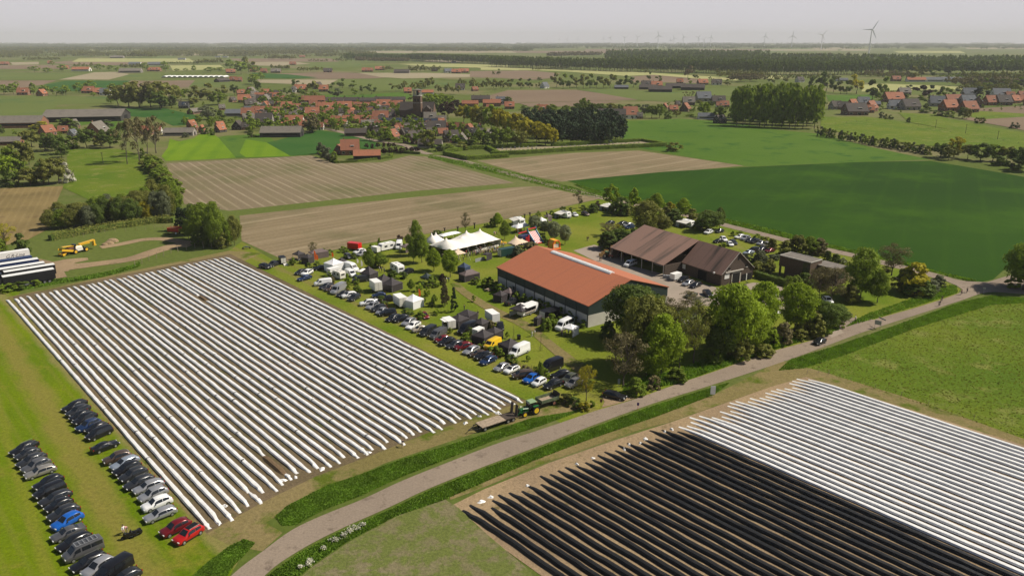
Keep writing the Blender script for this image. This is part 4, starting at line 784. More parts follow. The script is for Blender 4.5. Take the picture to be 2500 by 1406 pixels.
park(N4, [(1640, 590, 'suv', 'white', (-14, 5)), (1765, 577, 'hatchback', 'dark grey', (-14, 3)), (1750, 692, 'hatchback', 'black', (-14, 2)), (1812, 672, 'suv', 'white', (10, 7)), (1885, 725, 'hatchback', 'white', (10, 7)), (1925, 705, 'estate car', 'dark grey', (10, 7)), (2000, 642, 'estate car', 'white', (-14, 3)), (2062, 660, 'suv', 'silver', (-14, 4)), (2108, 682, 'hatchback', 'dark grey', (-14, 4)), (2170, 695, 'suv', 'black', (-14, 4)), (2240, 715, 'hatchback', 'silver', (-14, 4)), (2297, 732, 'suv', 'champagne', (-14, 4)), (2158, 797, 'people carrier', 'black', (-14, 3)), (2245, 788, 'estate car', 'black', (-14, 3)), (2340, 800, 'hatchback', 'dark red', (-14, 3)), (2098, 822, 'saloon', 'pale blue-silver', (-14, 3))],
 VM, 'cars on the grass behind the brown barn', 'on the grass behind the brown barn', 'x')
park(N4, [(515, 483, 'hatchback', 'dark grey', (-14, 3)), (650, 490, 'estate car', 'black', (-14, 3)), (720, 507, 'estate car', 'silver', (-14, 3)), (740, 532, 'suv', 'dark blue', (-14, 3)), (110, 390, 'hatchback', 'white', (12, 6)), (230, 382, 'suv', 'brown', (12, 4))],
 VM, 'cars on the camping lawn', 'on the camping lawn', 'x')
park(N5, [(115, 605, 'hatchback', 'white', (10, 9)), (630, 674, 'suv', 'white', (10, 8))], VM, 'cars in the garden of the flat-roofed house', 'half hidden in the garden drive', 'x')
park(N5, [(550, 1062, 'hatchback', 'black', (-16, 7))], VM, None, 'driving on the country road', 'x')
park(N8, [(2050, 700, 'estate car', 'black', (18, 4))], VM, None, 'in deep shade at the track entrance', 'x')
# ---------------------------------------------------------------- caravans, trailers, lorries
def wpane(mb, x0, x1, y, z0, z1): mb.box(((x0+x1)/2, y, (z0+z1)/2), (abs(x1-x0), .03, z1-z0))
def caravan(p, rz, label, L=6.0, W=2.3, H=2.6, group='caravans', name='caravan', bodymat=None, awning=None):
    root = thing(name, (p[0], p[1], 0), rz, label, 'caravan', group)
    prof_ = [(L/2-.1, .45), (L/2, 1.0), (L/2-.1, 1.6), (L/2-.5, H-.12), (L/2-.9, H), (-L/2+.6, H), (-L/2+.15, H-.15), (-L/2, H-.6), (-L/2, .45)]
    MB().prism(prof_, -W/2, W/2).build('body', bodymat or m_whitep, root)
    for s in (-1, 1):
        for a, b in ((L*.28, L*.08), (-L*.12, -L*.32)):
            m = MB(); wpane(m, a, b, s*(W/2+.012), 1.35, 1.95); m.build('window', m_glass, root)
    m = MB().box((L/2-.28, 0, 1.95), (.04, W*.7, .5), ry=-.42); m.build('front_window', m_glass, root)
    MB().box((-L/2-.012, 0, 1.65), (.03, W*.6, .5)).build('rear_window', m_glass, root)
    MB().box((-L*.02, -(W/2+.018), 1.35), (.62, .03, 1.75)).build('door', m_off, root)
    MB().box((L*.1, 0, H+.03), (.7, .6, .08)).box((-L*.25, 0, H+.03), (.5, .5, .08)).build('roof_hatch', m_greyp, root)
    for s in (-1, 1): wheel(root, -.2, s*(W/2-.12), .32)
    MB().tube((L/2-.1, .5, .45), (L/2+1.2, 0, .45), .04).tube((L/2-.1, -.5, .45), (L/2+1.2, 0, .45), .04).box((L/2+.4, 0, .62), (.5, 1.0, .35)).build('drawbar', m_steel, root)
    if awning:
        a = link('awning', None, root); D = 2.6
        sgn = awning
        m = MB(); ys = [sgn*W/2, sgn*(W/2+D)]
        m.loft([[(-L*.45, ys[0], 2.5), (L*.42, ys[0], 2.5), (L*.42, ys[0], 2.53), (-L*.45, ys[0], 2.53)], [(-L*.45, ys[1], 1.95), (L*.42, ys[1], 1.95), (L*.42, ys[1], 1.98), (-L*.45, ys[1], 1.98)]]); m.build('roof_sheet', m_off, a)
        m = MB()
        for x in (-L*.45, -L*.15, L*.14, L*.42): m.tube((x, ys[1], 0), (x, ys[1], 1.95), .035)
        m.build('pole', m_steel, a)
        m = MB().box((-L*.3, ys[1], .95), (L*.28, .03, 1.9)).box((-L*.45, (ys[0]+ys[1])/2, 1.0), (.03, D, 2.0)); m.build('side_wall', m_greyp, a)
    return root
def boxtrailer(p, rz, label, L=3.2, W=2.0, H=2.5, mat=None, group='box trailers by the stalls', z0=.55, name='box_trailer', hatch=0, cat='trailer'):
    root = thing(name, (p[0], p[1], 0), rz, label, cat, group); mat = mat or m_whitep
    MB().box((0, 0, (H+z0)/2), (L, W, H-z0)).build('box_body', mat, root)
    MB().box((0, 0, H+.02), (L+.06, W+.06, .05)).build('roof', mat, root)
    m = MB().box((-L/2-.015, 0, (H+z0)/2), (.03, W*.9, (H-z0)*.92)); m.build('rear_door', m_off, root)
    MB().box((-L/2-.04, 0, (H+z0)/2), (.03, .04, (H-z0)*.9)).box((-L/2-.04, W*.3, z0+.5), (.04, .1, .1)).build('door_bar', m_steel, root)
    MB().box((0, 0, z0-.06), (L*.96, W*.8, .1)).tube((L/2, 0, z0-.06), (L/2+1.1, 0, z0-.1), .05).build('chassis', m_steel, root)
    for s in (-1, 1): wheel(root, -.1, s*(W/2-.05), .3, .2)
    if hatch:
        MB().box((-.1, hatch*(W/2+.018), z0+(H-z0)*.55), (L*.72, .03, (H-z0)*.42)).build('serving_opening', m_blackp, root)
        MB().box((-.1, hatch*(W/2+.4), H-.05), (L*.74, .85, .04)).build('open_flap', mat, root)
        MB().box((-.1, hatch*(W/2+.17), z0+.62), (L*.72, .3, .05)).build('counter', m_wood, root)
    return root
HM = heading(N6, 1000, 300, VM)
def at(Zf, x, y, z=0): return G(*Zf(x, y), z)
caravan(at(N2, 2150, 508, 1.3), heading(N2, 2150, 500, (-18, 4)), 'white caravan parked at the edge of the bare field', 6.2)
caravan(at(N2, 2310, 832, 1.3), heading(N2, 2310, 830, (-16, -9)), 'white caravan with three windows by the hedge behind the stalls', 6.2)
caravan(at(N3, 1680, 370, 1.3), heading(N3, 1680, 370, (-14, -8)), 'white camper van with a dark awning left of the bouncy castles', 6, name='camper_van', awning=1)
caravan(at(N4, 510, 310, 1.2), heading(N4, 510, 310, (12, 3)), 'white caravan with cream awning under the leftmost lime tree', 5.6, awning=-1)
caravan(at(N4, 1400, 495, 1.2), heading(N4, 1400, 495, (12, 3)), 'white caravan with cream awning before the dark round trees', 6.2, awning=-1)
caravan(at(N3, 2360, 275, 1.2), heading(N3, 2360, 275, (12, 3)), 'small white caravan with awning at the bare field edge', 5, awning=-1)
caravan(at(N4, 5, 395, 1.2), heading(N4, 5, 400, (12, 3)), 'grey-white caravan left of the white car on the camping lawn', 4.6)
caravan(at(N2, 1420, 940, 1.2), heading(N2, 1420, 940, (-16, -5)), 'grey fronted show caravan in front of the white tent', 4.2, W=2.1, H=2.5, bodymat=m_off)
boxtrailer(at(N2, 1340, 895, 1.2), heading(N2, 1340, 895, (16, -4)), 'white box trailer between the white tent and show caravan', 3.8)
boxtrailer(at(N2, 1985, 555, 1.2), heading(N2, 1985, 555, (14, 3)), 'small white box trailer left of the far caravan', 2.8, 1.7, 2.2)
boxtrailer(at(N2, 1985, 1120, 1.5), heading(N2, 1985, 1120, (-12, -8)), 'tall white box lorry body behind the long parked row', 4.2, 2.3, 3.3, z0=.8, cat='truck')
boxtrailer(at(N6, 1730, 345, 1.4), heading(N6, 1730, 345, (-12, -8)), 'white box caravan with a roof vent next to a peaked tent', 4.4, 2.3, 3.0, z0=.6)
boxtrailer(at(N2, 1660, 520, 1.0), heading(N2, 1660, 520, (16, 2)), 'bright red box trailer at the bare field edge', 4.6, 2.2, 2.6, mat=paint('signal_red', (.62, .015, .012)))
boxtrailer(at(N2, 560, 725, 1.0), heading(N2, 560, 725, (-10, -10)), 'dark horse trailer with its ramp down on the grass', 3.4, 1.8, 2.3, mat=m_blackp)
MBr = MB().box((0, 0, .25), (1.6, 1.3, .06), ry=.25); o = MBr.build('ramp', m_off); o.location = at(N2, 612, 797); o.rotation_euler = (0, 0, heading(N2, 610, 797, (10, 10))); tag(o, 'pale loading ramp lying before the dark horse trailer', 'ramp')
boxtrailer(at(N7, 1240+210, 400, 1.5), heading(N7, 1450, 400, (16, -6)), 'long food trailer with cream flap and roof boards', 6.0, 2.3, 2.8, hatch=-1, mat=m_whitep)
boxtrailer(at(N7, 1740, 460, 1.5), heading(N7, 1740, 460, (16, -5)), 'black catering trailer with two white roof vents', 5.4, 2.2, 2.7, hatch=-1, mat=m_blackp)
boxtrailer(at(N7, 410, 590, 1.4), heading(N7, 410, 590, (-12, -8)), 'white topped show trailer beside the black peaked tent', 3.6, 2.2, 2.6, hatch=1)
boxtrailer(at(N7, 985, 510, 1.4), heading(N7, 985, 510, (12, 8)), 'white box lorry facing away between black tents', 4.4, 2.2, 2.9, z0=.8, cat='truck')
boxtrailer(at(N7, 800, 710, 1.4), heading(N7, 800, 710, (12, -5)), 'small white trailer roof behind the near black tent', 2.6, 1.8, 2.5)
boxtrailer(at(N3, 1480, 840, 1.3), heading(N3, 1480, 840, (16, -3)), 'dark green site container right of the marquee', 6.0, 2.3, 2.6, mat=paint('container_green', (.02, .06, .05)), z0=.15, name='container', cat='container', group=None)
boxtrailer(at(N4, 1265, 1105, 1.0), heading(N4, 1265, 1105, (-14, 4)), 'white topped red trailer in the farmyard', 3.4, 1.9, 2.2, mat=m_whitep)
# pavement: six articulated trailers at the left edge
def semi(p, rz, label, mat, roof, L=13.4, H=4.0, cab=None):
    root = thing('lorry_trailer', (p[0], p[1], 0), rz, label, 'lorry trailer', 'lorry trailers parked at the left edge')
    MB().box((0, 0, (H+1.15)/2), (L, 2.5, H-1.15)).build('box_body', mat, root); MB().box((0, 0, H+.03), (L+.04, 2.54, .06)).build('roof', roof, root)
    MB().box((-.2, 0, 1.05), (L-.4, 2.3, .16)).build('side_rail', m_trim, root); MB().box((L/2+.02, 0, (H+1.15)/2), (.04, 2.3, H-1.3)).build('rear_door', mat, root)
    MB().box((-1.5, 1.2, .75), (4.5, .05, .4)).box((-1.5, -1.2, .75), (4.5, .05, .4)).build('side_guard', m_steel, root)
    for x in (L/2-1.8, L/2-3.1, L/2-4.4):
        for s in (-1, 1): wheel(root, x, s*1.08, .5, .3)
    if cab:
        MB().loft([[(x, y, z) for y, z in ((-1.22, .7), (-1.22, h), (-1.05, h+.15), (1.05, h+.15), (1.22, h), (1.22, .7))] for x, h in ((-L/2-2.7, 2.6), (-L/2-2.5, 3.3), (-L/2-.6, 3.6))]).build('cab', cab, root)
        MB().box((-L/2-2.7, 0, 2.3), (.04, 2.1, .7)).build('windscreen', m_glass, root)
        for x in (-L/2-1.9, -L/2+.9):
            for s in (-1, 1): wheel(root, x, s*1.05, .5, .32)
    return root
SD = G(*N1(520, 910), 4)-G(*N1(20, 990), 4); srz = math.atan2(SD.y, SD.x)
m_navy = paint('navy', (.015, .03, .10)); m_roofw = principled('white_roof_sheet', (.72, .72, .70), .5)
for (x, y), mat, roof, lab in [((270, 735), m_whitep, m_whitep, 'white lorry trailer with lettering on its side'), ((300, 800), m_navy, m_navy, 'navy blue lorry trailer with a dark roof'), ((360, 822), m_navy, m_roofw, 'navy trailer with a white roof beside the blue roofed one'), ((420, 858), m_blackp, m_roofw, 'dark trailer fourth from the back of the lorry row'), ((515, 875), m_blackp, m_roofw, 'black lorry trailer with white roof, second nearest'), ((510, 918), m_blackp, m_roofw, 'nearest black lorry trailer with white roof and silver wheels')]:
    e = G(*N1(x, y), 4.0); d = Vector((math.cos(srz), math.sin(srz), 0)); c = e-d*6.7
    o = semi(c, srz, lab, mat, roof, cab=(PT['black'] if 'nearest' in lab else None))
    if 'lettering' in lab:
        t = bpy.data.curves.new('t', 'FONT'); t.body = 'G.R-Line'; t.size = 1.5; t.shear = .4; to = bpy.data.objects.new('t', t); COL.objects.link(to); bpy.context.view_layer.update()
        me = bpy.data.meshes.new_from_object(to.evaluated_get(bpy.context.evaluated_depsgraph_get())); bpy.data.objects.remove(to); me.materials.clear(); me.materials.append(m_blackp)
        to = link('lettering', me, o); to.location = (-.2, -1.27, 2.3); to.rotation_euler = (math.pi/2, 0, 0)
# ---------------------------------------------------------------- tractor, trailers, harvester
m_jg = paint('tractor_green', (.02, .14, .03)); m_jy = paint('rim_yellow', (.75, .50, .02)); m_fad = paint('faded_green', (.25, .36, .19))
def tractor(p, rz, label, body=m_jg, rim=m_jy, roofm=None, sc=1.0, loader=True):
    root = thing('tractor', (p[0], p[1], 0), rz, label, 'tractor'); root.scale = (sc,)*3
    MB().loft([[(x, -w, z0), (x, -w, z1-.1), (x, -w*.7, z1), (x, w*.7, z1), (x, w, z1-.1), (x, w, z0)] for x, w, z0, z1 in ((2.3, .32, .8, 1.4), (2.2, .38, .75, 1.5), (1.2, .42, .75, 1.62), (.4, .45, .75, 1.68))]).build('bonnet', body, root)
    MB().box((.2, 0, .8), (3.6, .5, .5)).box((-.7, 0, 1.0), (1.2, 1.0, .5)).build('chassis', m_trim, root)
    c = MB().loft([[(x, y, z) for x, y in ((.45, -.7), (.45, .7), (-1.15, .72), (-1.15, -.72))] for z in (1.3,)]+[[(x, y, 2.55) for x, y in ((.25, -.62), (.25, .62), (-1.1, .64), (-1.1, -.64))]]).build('cab_glass', m_glass, root)
    f = MB()
    for x, y, X, Y in ((.46, -.71, .26, -.63), (.46, .71, .26, .63), (-1.16, -.73, -1.11, -.65), (-1.16, .73, -1.11, .65), (-.4, .73, -.4, .66), (-.4, -.73, -.4, -.66)): f.tube((x, y, 1.3), (X, Y, 2.56), .045, n=4)
    f.build('cab_frame', m_trim, root)
    MB().box((-.42, 0, 2.66), (1.75, 1.5, .2), top=(.85, .85)).build('cab_roof', roofm or m_fad, root)
    for s in (-1, 1):
        wheel(root, -.95, s*.95, .88, .5, rim=rim); wheel(root, 1.65, s*.85, .6, .38, rim=rim)
        MB().box((-.95, s*.95, 1.82), (1.3, .5, .07), top=(.8, 1)).build('mudguard', body, root)
    MB().tube((1.0, -.35, 1.6), (1.0, -.35, 2.5), .05).build('exhaust', m_trim, root)
    if loader:
        for s in (-1, 1): MB().path([(.5, s*.55, 1.5), (1.9, s*.55, 1.75), (3.1, s*.55, .7)], [.09, .09, .07], 4).build('loader_arm', body, root)
        MB().box((3.3, 0, .6), (.15, 1.5, .7)).build('front_plate', m_trim, root)
    return root
tz = heading(N8, 860, 900, (-20, 6))
tractor(at(N8, 865, 905, .9), tz, 'green tractor with yellow wheels between two trailers')
# ramp boards raised on the flatbed, and the flatbed trailer itself
fz = heading(N8, 400, 1060, (-30, 10)); fp = at(N8, 385, 1060, .9)
ft = thing('flatbed_trailer', (fp.x, fp.y, 0), fz, 'long low flatbed trailer with pale planks in front of the tractor', 'trailer')
MB().box((.9, 0, 1.0), (5.4, 2.5, .12)).build('plank_deck', m_wood, ft); MB().box((-3.2, 0, .95), (2.8, 2.5, .12), ry=-.06).build('rear_deck', m_woodd, ft)
MB().box((0, .9, .85), (8.6, .12, .2)).box((0, -.9, .85), (8.6, .12, .2)).tube((4.2, .8, .8), (6.0, 0, .7), .07).tube((4.2, -.8, .8), (6.0, 0, .7), .07).build('chassis', m_trim, ft)
for s in (-1, 1):
    wheel(ft, 2.9, s*1.0, .42, .28); wheel(ft, -2.4, s*1.0, .42, .28); wheel(ft, -3.6, s*1.0, .42, .28)
    MB().box((-4.6, s*.75, 2.0), (.16, .7, 2.4), ry=-.12).build('loading_ramp', m_woodd, ft)
xz = heading(N8, 1110, 770, (-20, 6)); xp = at(N8, 1112, 775, 1.0)
tt = thing('tipping_trailer', (xp.x, xp.y, 0), xz, 'weathered green tipping trailer coupled behind the green tractor', 'trailer')
m_tg = principled('faded_green_steel', (.10, .13, .07), .8, noise=(1.5, .35)); L_, W_ = 4.2, 2.3
MB().box((0, 0, 1.15), (L_, W_, .1)).build('floor', m_wood, tt)
for s in (-1, 1): MB().box((0, s*W_/2, 1.5), (L_, .07, .65)).build('side_board', m_tg, tt)
MB().box((L_/2, 0, 1.5), (.07, W_, .65)).build('front_board', m_tg, tt)
MB().add([(-L_/2, -W_/2, 1.2), (-L_/2, W_/2, 1.2), (-L_/2-.3, W_/2, 2.3), (-L_/2-.1, 0, 2.6), (-L_/2-.3, -W_/2, 2.3), (-L_/2+.06, -W_/2, 1.2), (-L_/2+.06, W_/2, 1.2)], [(0, 1, 2, 3, 4), (5, 4, 3, 2, 6)]).build('tailgate', m_blackp, tt)
MB().box((0, 0, .85), (L_, .9, .25)).tube((L_/2, 0, .8), (L_/2+1.3, 0, .7), .07).build('chassis', m_trim, tt)
for s in (-1, 1): wheel(tt, -1.0, s*.98, .5, .32, rim=principled('rusty_rim', (.25, .1, .06), .8))
# yellow harvester
hz = heading(N1, 740, 720, (-60, 14)); hp = at(N1, 745, 740, 1.0)
hv = thing('harvester', (hp.x, hp.y, 0), hz, 'yellow self-propelled root harvester with a long conveyor boom', 'harvester')
m_hy = paint('machine_yellow', (.72, .42, .03)); m_rust = principled('rusty_steel', (.12, .055, .03), .85, noise=(2, .4))
MB().box((.2, 0, 1.5), (2.6, 2.4, 1.3), top=(.9, .95)).build('engine_housing', m_off, hv)
MB().box((.2, 0, 2.35), (2.2, 2.2, .35), top=(.8, .8)).build('engine_cover', m_hy, hv)
MB().path([(5.3, 0, .7), (3.5, 0, 1.7), (1.2, 0, 2.2)], [.75, .9, .6], 6).build('lifting_web', m_rust, hv)
MB().box((4.0, 1.1, 1.7), (4.6, .12, .7), ry=-.28).box((4.0, -1.1, 1.7), (4.6, .12, .7), ry=-.28).build('web_frame', m_hy, hv)
MB().box((3.2, 0, 2.9), (4.6, 1.3, .22), ry=-.1).build('top_conveyor', m_hy, hv)
MB().box((5.9, 0, .6), (.8, 2.9, .5)).box((5.6, 1.2, .9), (1.3, .2, .3)).box((5.6, -1.2, .9), (1.3, .2, .3)).build('digging_head', m_hy, hv)
MB().box((-3.2, 0, 3.0), (5.4, 1.1, .35), ry=.07).box((-2.6, 0, 2.55), (3.4, .9, .3)).build('unloading_boom', m_hy, hv)
MB().box((-5.9, 0, 2.4), (.55, 1.2, 1.9)).box((-6.0, 0, 1.4), (.9, 1.2, .4)).build('boom_end', m_hy, hv)
MB().box((1.2, 0, 2.7), (.9, 1.5, 1.0)).build('cab', m_glass, hv); MB().box((-.5, 0, 1.0), (5.5, 1.0, .4)).build('chassis', m_trim, hv)
for x in (1.7, -2.2):
    for s in (-1, 1): wheel(hv, x, s*1.15, .8, .6, rim=m_hy)
# red high-sided trailer
rp = at(N1, 1665, 560, 1.2); rt = thing('farm_trailer', (rp.x, rp.y, 0), heading(N1, 1665, 560, (40, 2)), 'red high-sided farm trailer in front of the trees', 'trailer')
m_fr = paint('farm_red', (.40, .02, .015)); 
MB().box((0, 0, 1.7), (4.6, 2.3, 1.3), top=(1.03, 1.05)).build('tub', m_fr, rt); MB().box((0, 0, 2.32), (4.2, 1.9, .08)).build('load', m_rust, rt)
m = MB()
for k in range(9): m.box((-2.3+k*.575, -1.2, 2.55), (.06, .06, .45)); m.box((-2.3+k*.575, 1.2, 2.55), (.06, .06, .45))
m.build('side_grille', m_fr, rt); MB().box((0, 0, .9), (4.6, .9, .25)).tube((-2.3, 0, .8), (-3.8, 0, .7), .07).build('chassis', m_trim, rt)
for s in (-1, 1): wheel(rt, 1.2, s*1.0, .55, .35, rim=m_whitep)
# small blue implement by the ridges, tractors and crates in the yard
ip = at(N1, 2350, 725, .5); im = thing('cultivator', (ip.x, ip.y, 0), .4, 'small dark blue cultivator standing at the corner of the ridges', 'implement')
MB().box((0, 0, .8), (2.2, .12, .12)).box((0, .8, .8), (2.2, .12, .12)).box((0, .4, .95), (.3, 1.2, .2)).build('frame', paint('implement_blue', (.03, .06, .12)), im)
m = MB()
for k in range(7): m.path([(-1+k*.33, 0, .8), (-1+k*.33, -.25, .4), (-1+k*.33, 0, .02)], [.04, .04, .03], 4)
m.build('tines', m_rust, im)
for s in (-1, 1): wheel(im, s*1.15, .8, .3, .18)
tractor(at(N4, 490, 862, .8), heading(N4, 490, 862, (12, 2)), 'small faded red tractor in front of the wooden crates', body=paint('old_red', (.30, .07, .04)), rim=m_rim, sc=.8, loader=False)
tractor(at(N4, 575, 838, .8), heading(N4, 575, 838, (12, 4)), 'old green tractor between the wooden crates', body=m_tg, rim=m_rim, roofm=m_wood, sc=.85, loader=False)
m_crate = principled('crate_wood', (.42, .26, .10), .85, noise=(4, .25))
def crate(p, rz, label):
    r_ = thing('wooden_crate', (p[0], p[1], p[2]), rz, label, 'crate', 'wooden crates in the farmyard')
    m = MB()
    for k in range(5):
        z = .18+k*.22
        for s in (-1, 1): m.box((0, s*.56, z), (1.2, .03, .19)); m.box((s*.6, 0, z), (.03, 1.12, .19))
    m.build('slat_sides', m_crate, r_); MB().box((0, 0, .1), (1.1, 1.05, .05)).build('crate_floor', m_crate, r_)
    m = MB()
    for x in (-.56, .56):
        for y in (-.5, .5): m.box((x, y, .6), (.08, .08, 1.2))
    m.build('corner_post', m_crate, r_)
for i, (x, y, z, lab) in enumerate([(410, 855, 0, 'single wooden crate left of the red tractor, frontmost'), (440, 835, 0, 'wooden crate just behind the single front crate'), (470, 815, 0, 'wooden crate behind the red tractor'), (545, 805, 0, 'lower wooden crate left of the green tractor roof'), (545, 805, 1.22, 'upper wooden crate stacked left of the green tractor roof'), (612, 815, 0, 'lower wooden crate nearest the brown barn'), (612, 815, 1.22, 'upper wooden crate stacked nearest the brown barn'), (640, 850, 0, 'wooden crate at the barn corner post')]):
    p = at(N4, x, y, .6); crate((p.x, p.y, z), .3+i*.05, lab)
# inflatable and play things, signs come later
for o_ in list(VPROT.values()): drop(o_)
# ---------------------------------------------------------------- the farm buildings
def sheetmat(name, col, stain, axis_sc=(1, 1, 1), amt=.35, wave=None, rough=.6):
    """roof sheeting: run-off stains along the slope (local y), corrugation across it"""
    if name in MC: return MC[name]
    m = bpy.data.materials.new(name); m.use_nodes = True; nt = m.node_tree; N = nt.nodes; L = nt.links; b = N['Principled BSDF']; b.inputs['Roughness'].default_value = rough; b.inputs['Specular IOR Level'].default_value = .25
    tc = N.new('ShaderNodeTexCoord'); mp = N.new('ShaderNodeMapping'); mp.inputs['Scale'].default_value = axis_sc; L.new(tc.outputs['Object'], mp.inputs[0])
    n = N.new('ShaderNodeTexNoise'); n.inputs['Scale'].default_value = 1; n.inputs['Detail'].default_value = 5; n.inputs['Roughness'].default_value = .6; L.new(mp.outputs[0], n.inputs['Vector'])
    r = N.new('ShaderNodeMapRange'); r.inputs[1].default_value = .5; r.inputs[2].default_value = .68; r.inputs[4].default_value = amt; L.new(n.outputs['Fac'], r.inputs[0])
    x = N.new('ShaderNodeMix'); x.data_type = 'RGBA'; L.new(r.outputs[0], x.inputs[0]); x.inputs[6].default_value = (*col, 1); x.inputs[7].default_value = (*stain, 1)
    n2 = N.new('ShaderNodeTexNoise'); n2.inputs['Scale'].default_value = 2.5; L.new(tc.outputs['Object'], n2.inputs['Vector'])
    r2 = N.new('ShaderNodeMapRange'); r2.inputs[3].default_value = .85; r2.inputs[4].default_value = 1.15; L.new(n2.outputs['Fac'], r2.inputs[0])
    vm = N.new('ShaderNodeVectorMath'); vm.operation = 'SCALE'; L.new(x.outputs[2], vm.inputs[0]); L.new(r2.outputs[0], vm.inputs['Scale']); L.new(vm.outputs[0], b.inputs['Base Color'])
    if wave:
        wv = N.new('ShaderNodeTexWave'); wv.bands_direction = 'X'; wv.inputs['Scale'].default_value = 2*math.pi/wave/20; L.new(tc.outputs['Object'], wv.inputs['Vector'])
        bp = N.new('ShaderNodeBump'); bp.inputs['Strength'].default_value = .5; bp.inputs['Distance'].default_value = .08; L.new(wv.outputs['Fac'], bp.inputs['Height']); L.new(bp.outputs[0], b.inputs['Normal'])
    MC[name] = m; return m
m_rroof = sheetmat('terracotta_sheet_roof', (.42, .145, .072), (.33, .12, .07), (.9, .04, .04), .5, .5)
m_broof = sheetmat('brown_corrugated_roof', (.27, .165, .125), (.07, .058, .047), (.42, .035, .05), .85, .3, .8)
m_conc = principled('concrete_panel', (.52, .49, .44), .85, noise=(.5, .08)); m_clad = principled('dark_green_cladding', (.028, .042, .042), .5, noise=(1, .12))
m_brickd = principled('dark_brick', (.085, .062, .048), .9, noise=(3, .25), bump=(8, .3)); m_dark = principled('dark_opening', (.008, .008, .008), .9); m_beam = principled('pale_beam', (.45, .42, .37), .7)
m_zinc = principled('translucent_ridge', (.72, .72, .70), .3, spec=.4); m_white = m_white
def gable_roof(mb, x0, x1, yl, yr, ym, ze, zr, th=.12, ov=.25, zel=None):
    """two slabs; x along the ridge, eaves at yl and yr"""
    for ye, z in ((yl, zel if zel is not None else ze), (yr, ze)):
        s = 1 if ye > ym else -1; k = (zr-z)/abs(ye-ym); yo = ye+s*ov; zo = z-k*ov
        a = [(x0, ym, zr), (x0, yo, zo), (x0, yo, zo+th), (x0, ym, zr+th)]; b = [(x1, *p[1:]) for p in a]
        vs = a+b; f = [(0, 1, 2, 3), (7, 6, 5, 4), (0, 4, 5, 1), (1, 5, 6, 2), (2, 6, 7, 3), (3, 7, 4, 0)]
        if s < 0: f = [tuple(reversed(q)) for q in f]
        mb.add(vs, f)
# --- red-roofed shed
A = G(1437, 747, 5.88); Bc = G(1215, 653, 5.88); ax = (Bc-A); LS = ax.length; ax.normalize(); srz2 = math.atan2(ax.y, ax.x)
sh = thing('storage_shed', (A.x, A.y, 0), srz2, 'large shed with an orange-red sheet roof and white ridge light', 'shed')
# local x runs away along the wall, local -y runs to the right gable end
WS = 28.0; HE, HR_ = 5.9, 10.4; 
m = MB()
m.box((LS/2, -.12, 1.65), (LS-.02, .24, 3.3)).box((LS/2, -WS+.12, 1.65), (LS-.02, .24, 3.3)).box((.12, -WS/2, 1.65), (.24, WS-.5, 3.3)).box((LS-.12, -WS/2, 1.65), (.24, WS-.5, 3.3)); m.build('concrete_wall', m_conc, sh)
m = MB(); m.box((LS/2, -.1, 4.55), (LS-.05, .24, 2.5)).box((LS/2, -WS+.1, 4.55), (LS-.05, .24, 2.5))
for x in (.02, LS-.26):
    g = [(x, -.02, 3.3), (x, -WS+.02, 3.3), (x, -WS+.02, HE-.1), (x, -WS/2, HR_-.1), (x, -.02, HE-.1)]; m.add(g+[(p[0]+.24, p[1], p[2]) for p in g], [(0, 1, 2, 3, 4), (9, 8, 7, 6, 5)])
m.build('green_cladding', m_clad, sh)
m = MB(); gable_roof(m, -.25, LS+.25, 0, -WS, -WS/2, HE, HR_, .15, .3); m.build('roof', m_rroof, sh)
m = MB(); n = 24; x0, x1 = LS*.17, LS*.80; rings = []
for k in range(n+1):
    x = x0+(x1-x0)*k/n; r_ = .95 if k % 2 else .91; rings.append([(x, -WS/2+r_*math.cos(t), HR_-.15+r_*.62*math.sin(t)) for t in np.linspace(0, math.pi, 8)])
m.loft(rings); m.build('ridge_skylight', m_zinc, sh)
m = MB()
for k in range(10): m.box((.2+k*(LS-.4)/9, .07, 2.9), (.22, .12, 5.7))
m.build('pilaster', m_clad, sh)
MB().box((LS*.22, .03, 1.25), (1.1, .08, 2.1)).build('door', m_beam, sh); MB().box((LS*.80, .03, 1.2), (1.1, .08, 2.1)).build('door', m_clad, sh)
MB().tube((0, .35, 5.72), (LS, .35, 5.72), .11).tube((0, -WS-.35, 5.72), (LS, -WS-.35, 5.72), .11).build('gutter', m_clad, sh)
MB().box((-.27, -WS*.25-.02, (HE+HR_)/2+.02), (.08, WS*.5/math.cos(.31), .22), rz=0).build('verge_board', m_rroof, sh) if False else None
# --- brown barn
bc = G(1758.7, 699); bdv = Vector((.8438, .5366, 0)); adv = Vector((-.5366, .8438, 0)); brz = math.atan2(adv.y, adv.x)
WB, L1, L2 = 13.9, 16.4, 42.0; offl = (bc-G(1517.3, 639.4)).dot(bdv); offl = max(1.5, min(9, offl)); print('brown barn side offset', offl, 'LS', LS)
bb = thing('brick_barn', (bc.x, bc.y, 0), brz, 'long dark brick barn with a stained brown corrugated roof, open on the yard side', 'barn')
EB, RB = 3.75, 9.5    # local x into the barn, local -y to the right
m = MB(); m.box((L1/2, -.15, EB/2), (L1, .3, EB)).box((L2/2, -WB+.15, EB/2), (L2, .3, EB))
for x in (0, L2-.3):
    g = [(x, -.001, 0), (x, -WB+.001, 0), (x, -WB+.001, EB), (x, -WB/2, RB-.1), (x, -.001, EB)]; m.add(g+[(p[0]+.3, p[1], p[2]) for p in g], [(0, 1, 2, 3, 4), (9, 8, 7, 6, 5), (0, 5, 6, 1), (0, 4, 9, 5)])
m.box((L1+.15, offl/2-.3, 1.8), (.3, offl, 3.6)).box(((L1+L2)/2, -2.5, 2.6), (L2-L1-.4, .3, 5.2)).box((L2-.15, offl/2, 1.8), (.3, offl, 3.6))
m.build('brick_wall', m_brickd, bb)
